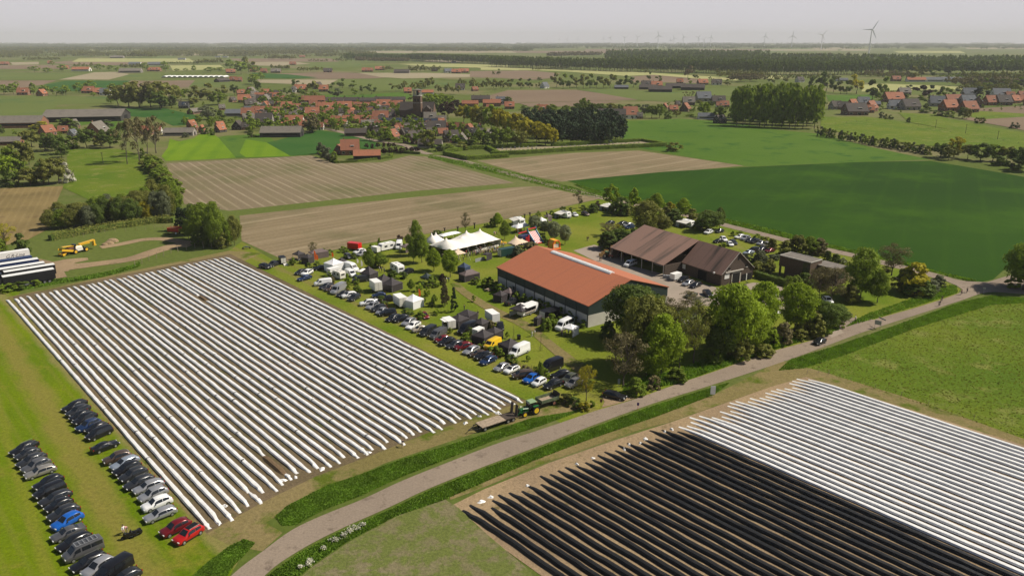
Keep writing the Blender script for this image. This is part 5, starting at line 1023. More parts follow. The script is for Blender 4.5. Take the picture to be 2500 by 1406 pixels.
m = MB(); gable_roof(m, -.3, L1+.0, 0, -WB, -WB/2, EB, RB, .14, .35); m.build('front_roof', m_broof, bb)
m = MB(); gable_roof(m, L1+.02, L2+.3, offl, -WB, -WB/2, EB, RB+.05, .14, .35, zel=3.75); m.build('rear_roof', m_broof, bb)
m = MB()
for k in range(6): x = L1+.3+(L2-L1-.6)*k/5; m.box((x, offl-.1, 1.75), (.2, .2, 3.5))
m.build('steel_post', m_beam, bb)
for x, w_, h_, mt in ((L1+10.5, 4.0, 2.6, m_conc), (L1+16.5, 1.8, 2.4, m_navy)): MB().box((x, .2, h_/2), (w_, .1, h_)).build('sliding_door', mt, bb)
# front gable fittings
def on_gable(y, z, w, h, mat, name, d=.08): MB().box((-d/2-.004, -y, z), (d, w, h)).build(name, mat, bb)
on_gable(5.4, 3.95, 7.6, .28, m_beam, 'canopy_beam', .4); on_gable(2.4, 2.75, 2.0, 1.5, m_whitep, 'sign_board', .1)
on_gable(6.4, 1.5, 3.4, 3.0, m_dark, 'entrance_opening'); on_gable(6.4, 3.35, 3.6, .3, m_beam, 'lintel', .16); on_gable(4.6, 1.5, .3, 3.0, m_beam, 'door_jamb', .14); on_gable(8.2, 1.5, .45, 3.0, m_beam, 'door_jamb', .14)
for k in range(3): on_gable(5.6+k*1.05, 3.72-.02, .9, .42, m_glass, 'window', .1)
on_gable(11.2, 1.2, 4.4, 2.0, m_dark, 'side_opening'); on_gable(11.0, 1.2, .3, 2.1, m_whitep, 'white_post', .2)
for y, z in ((3.2, 4.85), (10.7, 4.85)): on_gable(y, z, .9, .8, m_dark, 'window'); on_gable(y, z-.45, 1.0, .12, m_beam, 'window_sill', .2)
on_gable(WB/2, 7.6, .6, .9, m_dark, 'owl_hole')
for s in (0, -1):
    y0, y1 = (0, -WB/2) if s == 0 else (-WB, -WB/2); mm_ = MB(); mm_.tube((-.33, y0, EB+.02), (-.33, y1, RB+.12), .09, n=4); mm_.build('verge_board', m_beam, bb)
MB().ball((2.6, .35, 3.6), (.35, .35, .35)).build('yard_lamp', m_whitep, bb); MB().box((L1-1.0, .03, 2.4), (1.3, .1, 1.5)).build('notice_board', m_whitep, bb)
MB().box((7.5, .02, 1.5), (3.6, .08, 2.9)).build('barn_door', m_dark, bb)
# --- flat-roofed modern house
HZ = Z(1880, 590, 8.333)
fh = thing('flat_roofed_house', (0, 0, 0), 0, 'modern dark brick house of two flat-roofed blocks among garden trees', 'house')
c0 = G(*HZ(830, 430), 6.5); c1 = G(*HZ(200, 275), 6.5); c2 = G(*HZ(980, 385), 6.5); fh.location = (c0.x, c0.y, 0); fx = (c1-c0); Lf = fx.length; frz = math.atan2(fx.y, fx.x); fh.rotation_euler = (0, 0, frz); Wf = min(9, max(6, (c2-c0).length*1.5))
d0 = G(*HZ(1360, 570), 5.2); d1 = G(*HZ(880, 455), 5.2)
def loc(p): q = Vector((p.x-c0.x, p.y-c0.y, 0)); c, s = math.cos(-frz), math.sin(-frz); return Vector((q.x*c-q.y*s, q.x*s+q.y*c, 0))
e0, e1 = loc(d0), loc(d1); m_fb = principled('brown_brick_modern', (.11, .075, .052), .9, noise=(2, .2)); m_flat = principled('bitumen_roof', (.17, .15, .13), .9, noise=(.8, .15))
MB().box((Lf*.4, -Wf/2, 3.2), (Lf*.8, Wf, 6.4)).box((Lf*.9-.01, -Wf/2, 4.8), (Lf*.2, Wf-.02, 3.2)).box((Lf-.3, -.5, 1.6), (.5, .5, 3.2)).build('brick_block', m_fb, fh)
MB().box((Lf/2, -Wf/2, 6.46), (Lf-.3, Wf-.3, .1)).build('flat_roof', m_flat, fh)
mm_ = MB()
for cx_, cy_, sx_, sy_ in ((Lf/2, -.1, Lf+.2, .22), (Lf/2, -Wf+.1, Lf+.2, .22), (0, -Wf/2, .22, Wf-.46), (Lf, -Wf/2, .22, Wf-.46)): mm_.box((cx_, cy_, 6.5), (sx_, sy_, .25))
mm_.build('roof_edge', m_beam, fh)
MB().box((Lf*.12, .03, 3.4), (Lf*.22, .08, 5.6)).build('glazed_wall', m_glass, fh)
l2 = (e1-e0).length; mx, my = (e0.x+e1.x)/2, (e0.y+e1.y)/2
MB().box((mx, my-Wf/2, 2.6), (l2, Wf, 5.2)).build('brick_block', m_fb, fh); MB().box((mx, my-Wf/2, 5.26), (l2+.1, Wf+.1, .12)).build('flat_roof', m_flat, fh)
MB().box((e0.x+l2*.25, my+.03, 3.4), (1.4, .08, 1.6)).build('window', m_glass, fh); MB().box((e0.x-.03, my-Wf*.5, 3.0), (.08, 3.5, 2.2)).build('window', m_glass, fh)
# ---------------------------------------------------------------- tents
m_canvas = principled('cream_canvas', (.80, .76, .69), .8, noise=(.4, .05), bump=(1, .15)); m_sand = principled('sand_stretch_fabric', (.66, .52, .38), .8, noise=(.5, .06)); m_btent = principled('black_tent_fabric', (.045, .038, .040), .7, noise=(1, .15)); m_wtent = principled('white_tent_fabric', (.78, .77, .77), .7, noise=(.6, .05)); m_gtent = principled('grey_brown_tent_fabric', (.14, .105, .10), .7, noise=(1, .12)); m_blt = principled('blue_tent_fabric', (.03, .05, .10), .7, noise=(1, .12))
def marquee(p, rz, L, Wd, peaks, eave, label, mat, spread=3.4, scal=.25, cat='tent', walls=True, name='marquee', edge=None, nx=44, ny=20):
    root = thing(name, (p[0], p[1], 0), rz, label, cat)
    V = []; Fq = []
    for i in range(nx+1):
        for j in range(ny+1):
            x = -L/2+L*i/nx; y = -Wd/2+Wd*j/ny; e = min(1, (Wd/2-abs(y))/(Wd*.5)*1.0, (L/2-abs(x))/(spread*1.1))
            z = eave+.9*max(0, e)**.8
            for px_, py_, ph in peaks: d = math.hypot((x-px_), (y-py_)*.9); z = max(z, eave+(ph-eave)*math.exp(-d/spread)*(1 if d < .01 else .98)) if e > 0 else z
            inw = scal*(math.sin(math.pi*((x+L/2)/L*6 % 1))) if abs(abs(y)-Wd/2) < 1e-6 else 0
            inx = scal*(math.sin(math.pi*((y+Wd/2)/Wd*3 % 1))) if abs(abs(x)-L/2) < 1e-6 else 0
            V.append((x-math.copysign(inx, x), y-math.copysign(inw, y), z))
    # relax so that the cloth hangs between the poles
    A_ = np.array(V).reshape(nx+1, ny+1, 3); fixed = np.zeros((nx+1, ny+1), bool); fixed[0], fixed[-1], fixed[:, 0], fixed[:, -1] = True, True, True, True
    for px_, py_, ph in peaks:
        i = int(round((px_+L/2)/L*nx)); j = int(round((py_+Wd/2)/Wd*ny)); fixed[i, j] = True; A_[i, j, 2] = ph
    for _ in range(60):
        Z_ = A_[:, :, 2].copy(); Z_[1:-1, 1:-1] = (Z_[:-2, 1:-1]+Z_[2:, 1:-1]+Z_[1:-1, :-2]+Z_[1:-1, 2:])/4; A_[:, :, 2] = np.where(fixed, A_[:, :, 2], A_[:, :, 2]*.82+Z_*.18)
    V = A_.reshape(-1, 3).tolist()
    for i in range(nx):
        for j in range(ny): a = i*(ny+1)+j; Fq.append((a, a+ny+1, a+ny+2, a+1))
    MB().add(V, Fq).build('canopy', mat, root, smooth=True)
    m = MB()
    for x in np.linspace(-L/2, L/2, 7 if L > 12 else 3):
        for s in (-1, 1): m.tube((x, s*Wd/2, 0), (x, s*Wd/2, eave), .05)
    m.build('side_pole', m_beam, root); m = MB()
    for px_, py_, ph in peaks: m.tube((px_, py_, 0), (px_, py_, ph+.25), .07)
    m.build('king_pole', m_wood, root); m = MB()
    for x in np.linspace(-L/2, L/2, 7 if L > 12 else 3):
        for s in (-1, 1): m.tube((x, s*Wd/2, eave), (x*1.03, s*(Wd/2+1.5), .02), .02, n=3)
    m.build('guy_rope', m_whitep, root)
    if walls:
        m = MB().box((L/2-.02, 0, eave*.5), (.05, Wd*.96, eave*.96)).box((0, Wd/2-.02, eave*.5), (L*.9, .05, eave*.96)); m.build('side_wall', mat, root)
        m = MB().box((L*.22, -Wd/2+.3, .35), (L*.5, .04, .7)); m.build('low_wall', mat, root)
    return root
mz = heading(N3, 880, 780, (60, -14), 0); mc = at(N3, 850, 690, 2.6)
marquee(mc, mz, 23.5, 11.5, [(-8.3, 0, 5.6), (-1.8, 0, 5.0), (1.8, 1.2, 6.3), (6.8, 0, 6.3)], 2.5, 'big white peaked marquee at the heart of the fair', m_canvas, spread=3.6)
marquee(at(N3, 390, 680, 2.2), mz+.3, 7, 6, [(-1.4, .5, 5.6), (1.7, .8, 5.2)], 2.0, 'small white twin-peaked tent at the left end of the marquee', m_canvas, spread=2.0, walls=False, nx=20, ny=14, name='peaked_tent')
marquee(at(N3, 690, 870, 2.2), mz-.1, 7.5, 4.5, [(-1.5, .3, 3.6), (2.0, .9, 3.5)], 2.1, 'sand coloured stretch tent before the marquee, behind the lime trees', m_sand, spread=1.6, scal=.8, walls=False, nx=20, ny=14, name='stretch_tent')
marquee(at(N3, 1650, 690, 2.2), mz+.05, 7.8, 5.2, [(-.4, .6, 4.8), (2.6, .2, 2.9)], 1.8, 'sand coloured stretch tent left of the inflatable slide', m_sand, spread=1.7, scal=1.0, walls=False, nx=20, ny=14, name='stretch_tent')
marquee(at(N3, 1700, 455, 2.2), mz, 7.2, 3.8, [(-1.6, 0, 4.0), (1.7, 0, 4.2)], 2.2, 'pale lilac and cream twin-peaked tent below the camper van', m_wtent, spread=1.4, walls=False, nx=20, ny=12, name='peaked_tent')
marquee(at(N3, 610, 570, 2.4), mz, 9, 3.6, [(-2.5, 0, 3.0), (2.5, 0, 3.0)], 2.4, 'long low white canopy behind the big marquee', m_wtent, spread=2.5, walls=False, nx=20, ny=10, name='canopy')
def gazebo(p, rz, label, mat=None, s=3.0, s2=None, h=2.1, hp=3.2, walls=(1, 0, 0, 0), group='pop-up stall tents', decal=False, wmat=None):
    mat = mat or m_btent; s2 = s2 or s; root = thing('stall_tent', (p[0], p[1], 0), rz, label, 'tent', group); a, b = s/2, s2/2; wmat = wmat or mat
    rings = []
    for t, k in ((0, 1), (.12, .86), (.35, .56), (.65, .26), (.9, .08), (1, .02)):
        z = h+(hp-h)*t; kx, ky = (a*k+(a-b)*(1-k) if a > b else a*k), (b*k+(b-a)*(1-k) if b > a else b*k); rings.append([(-kx, -ky, z), (kx, -ky, z), (kx, ky, z), (-kx, ky, z)])
    MB().loft(rings, cap=True).build('canopy', mat, root)
    MB().box((0, -b, h-.13), (s, .03, .26)).box((0, b, h-.13), (s, .03, .26)).box((-a, 0, h-.13), (.03, s2-.06, .26)).box((a, 0, h-.13), (.03, s2-.06, .26)).build('valance', mat, root)
    for x in (-a+.04, a-.04):
        for y in (-b+.04, b-.04): MB().box((x, y, h/2), (.06, .06, h)).build('leg', m_steel, root)
    for k, on in enumerate(walls):
        if on:
            c, d = [((0, b-.03, h/2-.05), (s-.1, .02, h-.15)), ((a-.03, 0, h/2-.05), (.02, s2-.1, h-.15)), ((0, -b+.03, .55), (s-.1, .02, 1.1)), ((-a+.03, 0, h/2-.05), (.02, s2-.1, h-.15))][k]; MB().box(c, d).build('side_wall', wmat, root)
    if decal:
        q = MB(); q.add([(-.35, -b*.62, h+(hp-h)*.22+.02), (.35, -b*.62, h+(hp-h)*.22+.02), (0, -b*.3, h+(hp-h)*.55+.02)], [(0, 1, 2)]); q.build('printed_emblem', m_whitep, root)
    return root
GZ = HM
for Zf, x, y, lab, kw in [
 (N2, 810, 640, 'black peaked stall tent at the far left corner of the fair', dict()), (N2, 945, 690, 'black stall tent with a red emblem beside the orange banner', dict(s=3, walls=(1, 1, 0, 0))), (N2, 1110, 610, 'long dark grey stall tent behind the orange banner', dict(s=6, s2=3, mat=m_gtent, hp=3.0)),
 (N2, 1345, 800, 'large white stall tent with closed walls and a pointed roof', dict(mat=m_wtent, s=4.5, walls=(1, 1, 1, 1), h=2.6, hp=4.0)), (N2, 1465, 750, 'small dark tent with a round white emblem behind the white one', dict(decal=True)), (N2, 1880, 930, 'black star-shaped tent next to the pale canopy', dict(s=4, hp=4.2)),
 (N2, 1775, 895, 'flat cream canopy between van and black star tent', dict(mat=m_canvas, s=3.6, s2=1.6, hp=2.4)), (N2, 2110, 1040, 'large black tent left of the white box lorry body', dict(s=4.5, walls=(1, 1, 1, 1), hp=3.9)), (N2, 2230, 1090, 'second large black tent right beside the white lorry body', dict(s=4.5, walls=(1, 1, 1, 1), hp=3.8)), (N2, 2450, 520, 'dark brown tent at the right of the camper van', dict(mat=m_gtent, s=4, s2=3, hp=2.8)),
 (N6, 1930, 345, 'white peaked tent attached to the white box caravan', dict(mat=m_wtent, s=4.2, h=2.3, hp=3.7, walls=(1, 1, 1, 1))),
 (N3, 830, 1085, 'dark blue peaked tent right of the blossoming lime', dict(mat=m_blt, walls=(1, 1, 1, 1), hp=3.4)), (N3, 910, 1190, 'wide grey-brown tent with dark walls in the open grass', dict(mat=m_gtent, s=5.6, s2=3.4, walls=(1, 1, 0, 0), hp=3.2, wmat=m_btent)), (N3, 390, 635, 'small mauve-grey tent behind the twin peaks', dict(mat=m_gtent, s=2.5)),
 (N7, 1090, 225, 'black stall tent printed with white emblems', dict(decal=True, walls=(1, 1, 1, 1))), (N7, 1205, 190, 'brown stall tent with a round pink emblem by the hedge', dict(decal=True, mat=m_gtent)), (N7, 540, 545, 'black peaked tent right of the white topped trailer', dict(s=4, walls=(1, 1, 1, 1))), (N7, 655, 480, 'open black peaked tent at the edge of the farm track', dict(s=4)),
 (N7, 840, 590, 'black tent hidden behind the small bare tree', dict(s=3.4)), (N7, 860, 760, 'black walled tent left of the yellow van', dict(s=4, walls=(1, 1, 1, 1), hp=3.5)), (N7, 1010, 710, 'black peaked tent behind the yellow van', dict(s=3.2, walls=(1, 1, 0, 0))), (N7, 1220, 885, 'black peaked tent between the yellow and white vans', dict(s=4.2, walls=(1, 1, 0, 1), hp=3.5)),
 (N7, 1355, 420, 'black bar tent with orange corner post and white counter', dict(s=4.2, walls=(0, 0, 1, 0), wmat=m_whitep, hp=3.6, h=2.3)), (N7, 2020, 660, 'small white pop-up tent beside the white campervan', dict(mat=m_wtent, s=3, hp=2.9)), (N7, 1590, 530, 'set of black banner walls under the catering trailer', dict(s=2.6, s2=1.2, walls=(1, 1, 1, 1), hp=2.5)),
 (N3, 2110, 315, 'small dark toilet tent left of the campsite caravan', dict(mat=m_gtent, s=2.4)), (N3, 2010, 340, 'white dome tent left of the dark toilet tent', dict(mat=m_wtent, s=3.2, hp=2.4, h=1.2, walls=(1, 1, 1, 1))), (N3, 1180, 890, 'dark flat bar canopy in front of the marquee terrace', dict(s=3.2, s2=2, hp=2.4)), (N4, 1100, 420, 'pale grey roof tent between the lime trees', dict(mat=m_wtent, s=3, hp=2.7)), (N3, 260, 1240, 'green tarpaulin shelter under the lime trees', dict(mat=m_clad, s=3))]:
    gazebo(at(Zf, x, y, 1.6), GZ+R.gauss(0, .12), lab, **kw)
# inflatables
m_ir = principled('inflatable_red', (.55, .03, .03), .35, noise=(1, .1)); m_ib = principled('inflatable_navy', (.02, .03, .09), .35, noise=(1, .1)); m_it = principled('inflatable_teal', (.03, .14, .22), .35, noise=(1, .1)); m_iy = principled('inflatable_yellow', (.75, .42, .04), .35, noise=(1, .1)); m_io = principled('inflatable_orange', (.75, .13, .02), .35, noise=(1, .1))
def tuberow(mb, pts, r): mb.path(pts, [r]*len(pts), 10); [mb.ball(p, (r, r, r)) for p in pts]; return mb
sp_ = at(N3, 1870, 640, 1.5); sl = thing('inflatable_slide', (sp_.x, sp_.y, 0), mz-.1, 'red, white and navy inflatable slide with teal side walls', 'bouncy castle')
m = MB(); m.add([(-1.0, -3.2, .5), (2.2, -3.2, .5), (2.2, .8, 4.0), (-1.0, .8, 4.0), (-1.0, .8, .1), (2.2, .8, .1), (-1, -3.2, .1), (2.2, -3.2, .1)], [(0, 1, 2, 3), (3, 2, 5, 4), (1, 7, 5, 2), (0, 3, 4, 6), (6, 7, 1, 0)]); m.build('slide_bed', m_ir, sl)
m = MB()
for k in range(5): m.add([(-.85+k*.66, -3.2, .53), (-.63+k*.66, -3.2, .53), (-.63+k*.66, .8, 4.03), (-.85+k*.66, .8, 4.03)], [(0, 1, 2, 3)])
m.build('white_stripe', m_whitep, sl)
m = MB(); tuberow(m, [(-1.3, -3.2, .5), (-1.3, -1, 2.4), (-1.3, .9, 4.2), (-1.3, 1.2, 5.1)], .32); tuberow(m, [(2.5, -3.2, .5), (2.5, -1, 2.4), (2.5, .9, 4.2), (2.5, 1.2, 5.3)], .32); m.build('side_wall', m_it, sl)
m = MB(); tuberow(m, [(-1.3, 1.0, 4.9), (2.5, 1.0, 5.0)], .22); tuberow(m, [(-5.2, 1.3, 3.9), (-1.5, 1.2, 4.2)], .25); [m.box((-3.6, -1.3, z), (.9, .3, .35)) for z in (1.2, 1.9, 2.6)]; m.box((-2.6, -1.2, 1.9), (.6, .2, 3.0)); m.build('red_beam', m_ir, sl)
m = MB(); m.box((-3.6, .2, 1.7), (4.4, 2.6, 3.3), top=(.9, .9)).box((-1.5, -1.6, .8), (.7, 2.6, 1.6)); m.build('climbing_wall', m_ib, sl)
cp_ = at(N3, 2205, 735, 1.5); cs = thing('bouncy_castle', (cp_.x, cp_.y, 0), mz-.25, 'orange and yellow bouncy house behind the red-roofed shed', 'bouncy castle')
m = MB()
for x in (-1.4, 1.4):
    for y in (-1.5, 1.5): tuberow(m, [(x, y, .3), (x, y, 2.3), (x*.6, y, 3.2)], .22)
for y in (-1.5, 1.5): tuberow(m, [(-.84, y, 3.2), (.84, y, 3.2)], .22)
tuberow(m, [(-1.5, -1.8, .3), (1.5, -1.8, .3)], .3); m.build('orange_frame', m_io, cs)
MB().add([(-1.4, -1.5, 2.4), (-1.4, 1.5, 2.4), (-.84, 1.5, 3.35), (-.84, -1.5, 3.35), (.84, -1.5, 3.35), (.84, 1.5, 3.35), (1.4, 1.5, 2.4), (1.4, -1.5, 2.4)], [(0, 3, 2, 1), (3, 4, 5, 2), (4, 7, 6, 5)]).box((0, 1.5, 1.3), (2.6, .3, 2.2)).box((-1.4, 0, 1.3), (.2, 2.8, 2.0)).build('yellow_roof', m_iy, cs); MB().box((0, 0, .3), (2.9, 3.2, .6)).build('bouncing_floor', m_iy, cs)
m = MB(); [m.box((0, -1.42, .9+k*.33), (2.2, .12, .2)) for k in range(4)]; m.build('white_bars', m_whitep, cs)
o = MB().box((0, 0, .4), (2.4, 1.4, .8), top=(.9, .9)).build('bounce_cushion', m_iy); o.location = at(N3, 1670, 520); tag(o, 'small yellow inflatable cushion by the twin-peaked tent', 'inflatable')
m = MB(); tuberow(m, [(-1.6, 0, .4), (1.6, 0, .4)], .4); tuberow(m, [(0, -.9, .9), (0, .9, .9)], .25); o = m.build('bounce_toy', m_iy); o.location = at(N3, 1400, 725); tag(o, 'small yellow inflatable toy right of the marquee', 'inflatable')
# ---------------------------------------------------------------- people
m_skin = principled('skin', (.50, .30, .21), .6); m_hair = principled('hair', (.05, .03, .02), .8)
def cloth(n, c): return principled('cloth_'+n, c, .85, noise=(6, .12))
CL = {'black': cloth('black', (.015, .015, .017)), 'white': cloth('white', (.75, .74, .72)), 'blue': cloth('blue', (.06, .12, .28)), 'dark': cloth('dark', (.03, .032, .045)), 'red': cloth('red', (.45, .04, .03)), 'beige': cloth('beige', (.45, .36, .25)), 'grey': cloth('grey', (.18, .18, .19)), 'green': cloth('green', (.05, .10, .05)), 'pink': cloth('pink', (.6, .3, .3)), 'khaki': cloth('khaki', (.20, .17, .10))}
def body_mesh(pose):
    """one continuous skin over a joint skeleton, five fingers at each hand"""
    J = {'hip': (0, 0, .95), 'belly': (0, 0, 1.12), 'chest': (0, 0, 1.36), 'neck': (0, 0, 1.50), 'head0': (0.01, 0, 1.60), 'head1': (0.02, 0, 1.70), 'crown': (.01, 0, 1.78)}
    sw = {'walk': .28, 'stand': .02, 'sit': 0, 'bend': .05}[pose]
    for s, n in ((1, 'l'), (-1, 'r')):
        f = s*sw
        J['hj'+n] = (0, s*.10, .90); J['kn'+n] = (f*.6+.04, s*.11, .50); J['an'+n] = (f*1.0-.03, s*.11, .09); J['to'+n] = (f*1.0+.13, s*.12, .04)
        J['sh'+n] = (0, s*.19, 1.43); J['el'+n] = (-f*.35-.02, s*.25, 1.15); J['wr'+n] = (-f*.7+.10, s*.25, .93); J['pa'+n] = (-f*.75+.14, s*.25, .87)
        if pose == 'sit': J['kn'+n] = (.42, s*.12, .93); J['an'+n] = (.50, s*.14, .50); J['to'+n] = (.64, s*.14, .46); J['el'+n] = (.12, s*.27, 1.18); J['wr'+n] = (.38, s*.25, 1.12); J['pa'+n] = (.45, s*.25, 1.12)
        if pose == 'bend': J['el'+n] = (.40, s*.22, .95); J['wr'+n] = (.50, s*.15, .68); J['pa'+n] = (.52, s*.14, .61)
    if pose == 'bend':
        for k in ('belly', 'chest', 'neck', 'head0', 'head1', 'crown', 'shl', 'shr'):
            x, y, z = J[k]; d = z-.95; J[k] = (x+d*.85, y, .95+d*.5)
    rad = {'hip': (.15, .11), 'belly': (.14, .10), 'chest': (.16, .11), 'neck': (.055, .055), 'head0': (.08, .075), 'head1': (.10, .085), 'crown': (.06, .06), 'hj': (.095, .095), 'kn': (.06, .06), 'an': (.042, .042), 'to': (.035, .03), 'sh': (.06, .06), 'el': (.042, .042), 'wr': (.028, .028), 'pa': (.035, .018)}
    E_ = [('hip', 'belly'), ('belly', 'chest'), ('chest', 'neck'), ('neck', 'head0'), ('head0', 'head1'), ('head1', 'crown')]
    for n in 'lr': E_ += [('hip', 'hj'+n), ('hj'+n, 'kn'+n), ('kn'+n, 'an'+n), ('an'+n, 'to'+n), ('chest', 'sh'+n), ('sh'+n, 'el'+n), ('el'+n, 'wr'+n), ('wr'+n, 'pa'+n)]
    names = list(J); 
    for n, s in (('l', 1), ('r', -1)):
        w_, p_ = Vector(J['wr'+n]), Vector(J['pa'+n]); d = (p_-w_).normalized(); side = Vector((1, 0, 0)) if abs(d.z) > .6 else Vector((0, 1, 0))
        for k in range(5):
            if k < 4: a = p_+side*(.03-.02*k)+d*.02; b = a+d*(.05+.01*(1-abs(k-1.5)))+Vector((.012, -s*.008, 0))
            else: a = w_.lerp(p_, .5)+side*.035; b = a+d*.03+side*.02
            J[f'fa{n}{k}'] = tuple(a); J[f'fb{n}{k}'] = tuple(b); E_ += [('pa'+n if k < 4 else 'wr'+n, f'fa{n}{k}'), (f'fa{n}{k}', f'fb{n}{k}')]
    names = list(J); ix = {n: i for i, n in enumerate(names)}
    me = bpy.data.meshes.new('body'); me.from_pydata([J[n] for n in names], [(ix[a], ix[b]) for a, b in E_], [])
    ob = bpy.data.objects.new('tmp', me); COL.objects.link(ob); sk = ob.modifiers.new('s', 'SKIN'); ss = ob.modifiers.new('u', 'SUBSURF'); ss.levels = 1; ss.render_levels = 1
    lay = me.skin_vertices[0].data
    for n, i in ix.items(): lay[i].radius = rad.get(n) or rad.get(n[:-1]) or (.009, .009)
    lay[ix['hip']].use_root = True
    bpy.context.view_layer.update(); dg = bpy.context.evaluated_depsgraph_get(); out = bpy.data.meshes.new_from_object(ob.evaluated_get(dg)); bpy.data.objects.remove(ob)
    for mt in (m_skin, CL['dark'], CL['dark'], m_trim): out.materials.append(mt)
    hj = Vector(J['hip'])
    for pl in out.polygons:
        c = pl.center; nearest = min(names, key=lambda n: (Vector(J[n])-c).length_squared)
        k = nearest[:2]
        pl.material_index = 0 if nearest in ('neck', 'head0', 'head1', 'crown') or k in ('fa', 'fb', 'pa', 'wr') else 3 if k in ('to',) else 2 if k in ('hj', 'kn', 'an', 'hi') else 1
        pl.use_smooth = True
    hm = MB(); hc = Vector(J['head1']); hm.ball((hc.x-.015, 0, hc.z+.045), (.105, .092, .085), 10, 6); hair = hm.mesh('hair', m_hair, True)
    fm = MB(); fm.ball((hc.x+.095, .033, hc.z+.0), (.012, .014, .01), 6, 4).ball((hc.x+.095, -.033, hc.z+.0), (.012, .014, .01), 6, 4).box((hc.x+.10, 0, hc.z-.06), (.015, .05, .012)).box((hc.x+.11, 0, hc.z-.02), (.03, .02, .035)); face = fm.mesh('face', [m_hair]); return out, hair, face
POSE = {}
def person(p, rz, shirt, trousers, label, pose='stand', sc=1.0, z=0, group=None, hair=None):
    if pose not in POSE: POSE[pose] = body_mesh(pose)
    b, h, f = POSE[pose]; o = link('person', b); o.location = (p[0], p[1], z); o.rotation_euler = (0, 0, rz); o.scale = (sc,)*3
    for i, m in ((1, CL[shirt]), (2, CL[trousers])): o.material_slots[i].link = 'OBJECT'; o.material_slots[i].material = m
    link('hair', h, o); link('face', f, o); return tag(o, label, 'person', group)
person(at(N7, 1508, 770), 3.6, 'white', 'white', 'person in all white walking down the farm track, left of two', 'walk'); person(at(N7, 1543, 755), 3.6, 'white', 'beige', 'person in white top and pale trousers on the farm track, right of two', 'walk')
person(at(N4, 250, 695), -1.8, 'black', 'dark', 'person in black on the camping lawn, left one of a pair', 'walk'); person(at(N4, 264, 695), -1.8, 'black', 'beige', 'person in black with pale trousers on the camping lawn, right of the pair', 'walk')
person(at(N4, 396, 930), -2, 'dark', 'black', 'person in dark clothes on the yard left of the red tractor', 'stand'); person(at(N4, 412, 926), -1, 'black', 'beige', 'person in black and beige on the yard nearest the red tractor', 'stand')
person(at(N4, 606, 885), -1, 'dark', 'dark', 'dark figure standing at the barn corner by the crates', 'stand')
person(at(B2, 1303, 440), 1.5, 'black', 'beige', 'person in black bending over film at the near ends of the left ridges', 'bend')
person(at(N5, 888, 878), 2.5, 'white', 'dark', 'person in white standing at the garden drive mouth', 'stand'); 
cr = random.Random(9); nm = ['black jacket', 'white shirt', 'dark top', 'beige coat', 'red top', 'blue shirt', 'grey jacket', 'green top', 'pink top']; cn = ['black', 'white', 'dark', 'beige', 'red', 'blue', 'grey', 'green', 'pink']
spots = [(865, 890), (885, 880), (960, 900), (1010, 905), (1025, 890), (1045, 850), (1060, 880), (1075, 830), (1085, 860), (1100, 840), (1120, 815), (1190, 820), (1215, 815), (1240, 810), (1262, 830), (1290, 820), (1325, 810), (1335, 860), (1345, 830), (1360, 840), (1200, 860), (1275, 790), (1410, 780), (1430, 770), (1290, 590), (1305, 600), (1330, 590), (1365, 620), (840, 930), (905, 830), (930, 820), (820, 985)]
cnt = {}
rows_ = [(x, y, cr.randrange(9)) for x, y in sorted(spots)]
for x, y, c in rows_:
    i = cnt.get(c, 0); cnt[c] = i+1
    person(at(N3, x, y), cr.uniform(0, 6.3), cn[c], cr.choice(['dark', 'black', 'beige', 'blue']), f'person in {nm[c]} on the marquee terrace, {ordn(i)} such from the left', cr.choice(['stand', 'walk', 'stand']), cr.uniform(.93, 1.04), group='visitors around the marquee')
for k, (Zf, x, y, c, lab) in enumerate([(N7, 380, 50, 1, 'beside the brown conifer'), (N7, 410, 48, 5, 'right beside the white shirted one at the brown conifer'), (N7, 1900, 770, 0, 'by the white pop-up tent, leftmost'), (N7, 1945, 765, 2, 'by the white pop-up tent, second from the left'), (N7, 1990, 745, 1, 'in the middle under the white pop-up tent'), (N7, 2035, 745, 3, 'under the white pop-up tent, second from the right'), (N7, 2085, 725, 0, 'by the white pop-up tent, rightmost'), (N7, 1300, 440, 3, 'at the counter of the black bar tent'), (N7, 1495, 460, 1, 'before the food trailer hatch'), (N7, 615, 420, 2, 'behind the open black tent'), (N7, 690, 570, 0, 'between the two black tents'), (N7, 795, 500, 2, 'right of the open black tent'), (N2, 825, 770, 1, 'at the far left stall tents'), (N2, 2040, 890, 1, 'in white left of the three at the hedge'), (N2, 2075, 900, 6, 'middle of the three at the hedge'), (N2, 2115, 910, 7, 'right of the three at the hedge'), (N2, 2380, 1130, 2, 'right of the large black tents')]):
    person(at(Zf, x, y), k, cn[c], 'dark', f'person in {nm[c]} {lab}', 'stand', group='visitors at the stalls')
def bicycle(root, mat=None):
    for x in (-.52, .52):
        mb = MB(); n = 16
        for k in range(n): a, b = 6.2832*k/n, 6.2832*(k+1)/n; mb.tube((x+.34*math.cos(a), 0, .35+.34*math.sin(a)), (x+.34*math.cos(b), 0, .35+.34*math.sin(b)), .018, n=4, cap=False)
        for k in range(6): a = 6.2832*k/6; mb.tube((x, 0, .35), (x+.34*math.cos(a), 0, .35+.34*math.sin(a)), .004, n=3)
        mb.build('bicycle_wheel', m_tyre, root)
    MB().path([(-.52, 0, .35), (-.08, 0, .3), (.4, 0, .8), (.52, 0, .35)], [.02]*4, 5).path([(-.08, 0, .3), (-.2, 0, .9)], [.02, .02]).path([(-.52, 0, .35), (-.18, 0, .82), (.4, 0, .82)], [.015]*3).build('frame', mat or m_trim, root)
    MB().box((-.22, 0, .93), (.24, .14, .05)).build('saddle', m_trim, root); MB().tube((.38, -.28, 1.05), (.38, .28, 1.05), .018).tube((.4, 0, .8), (.38, 0, 1.05), .018).build('handlebar', m_steel, root)
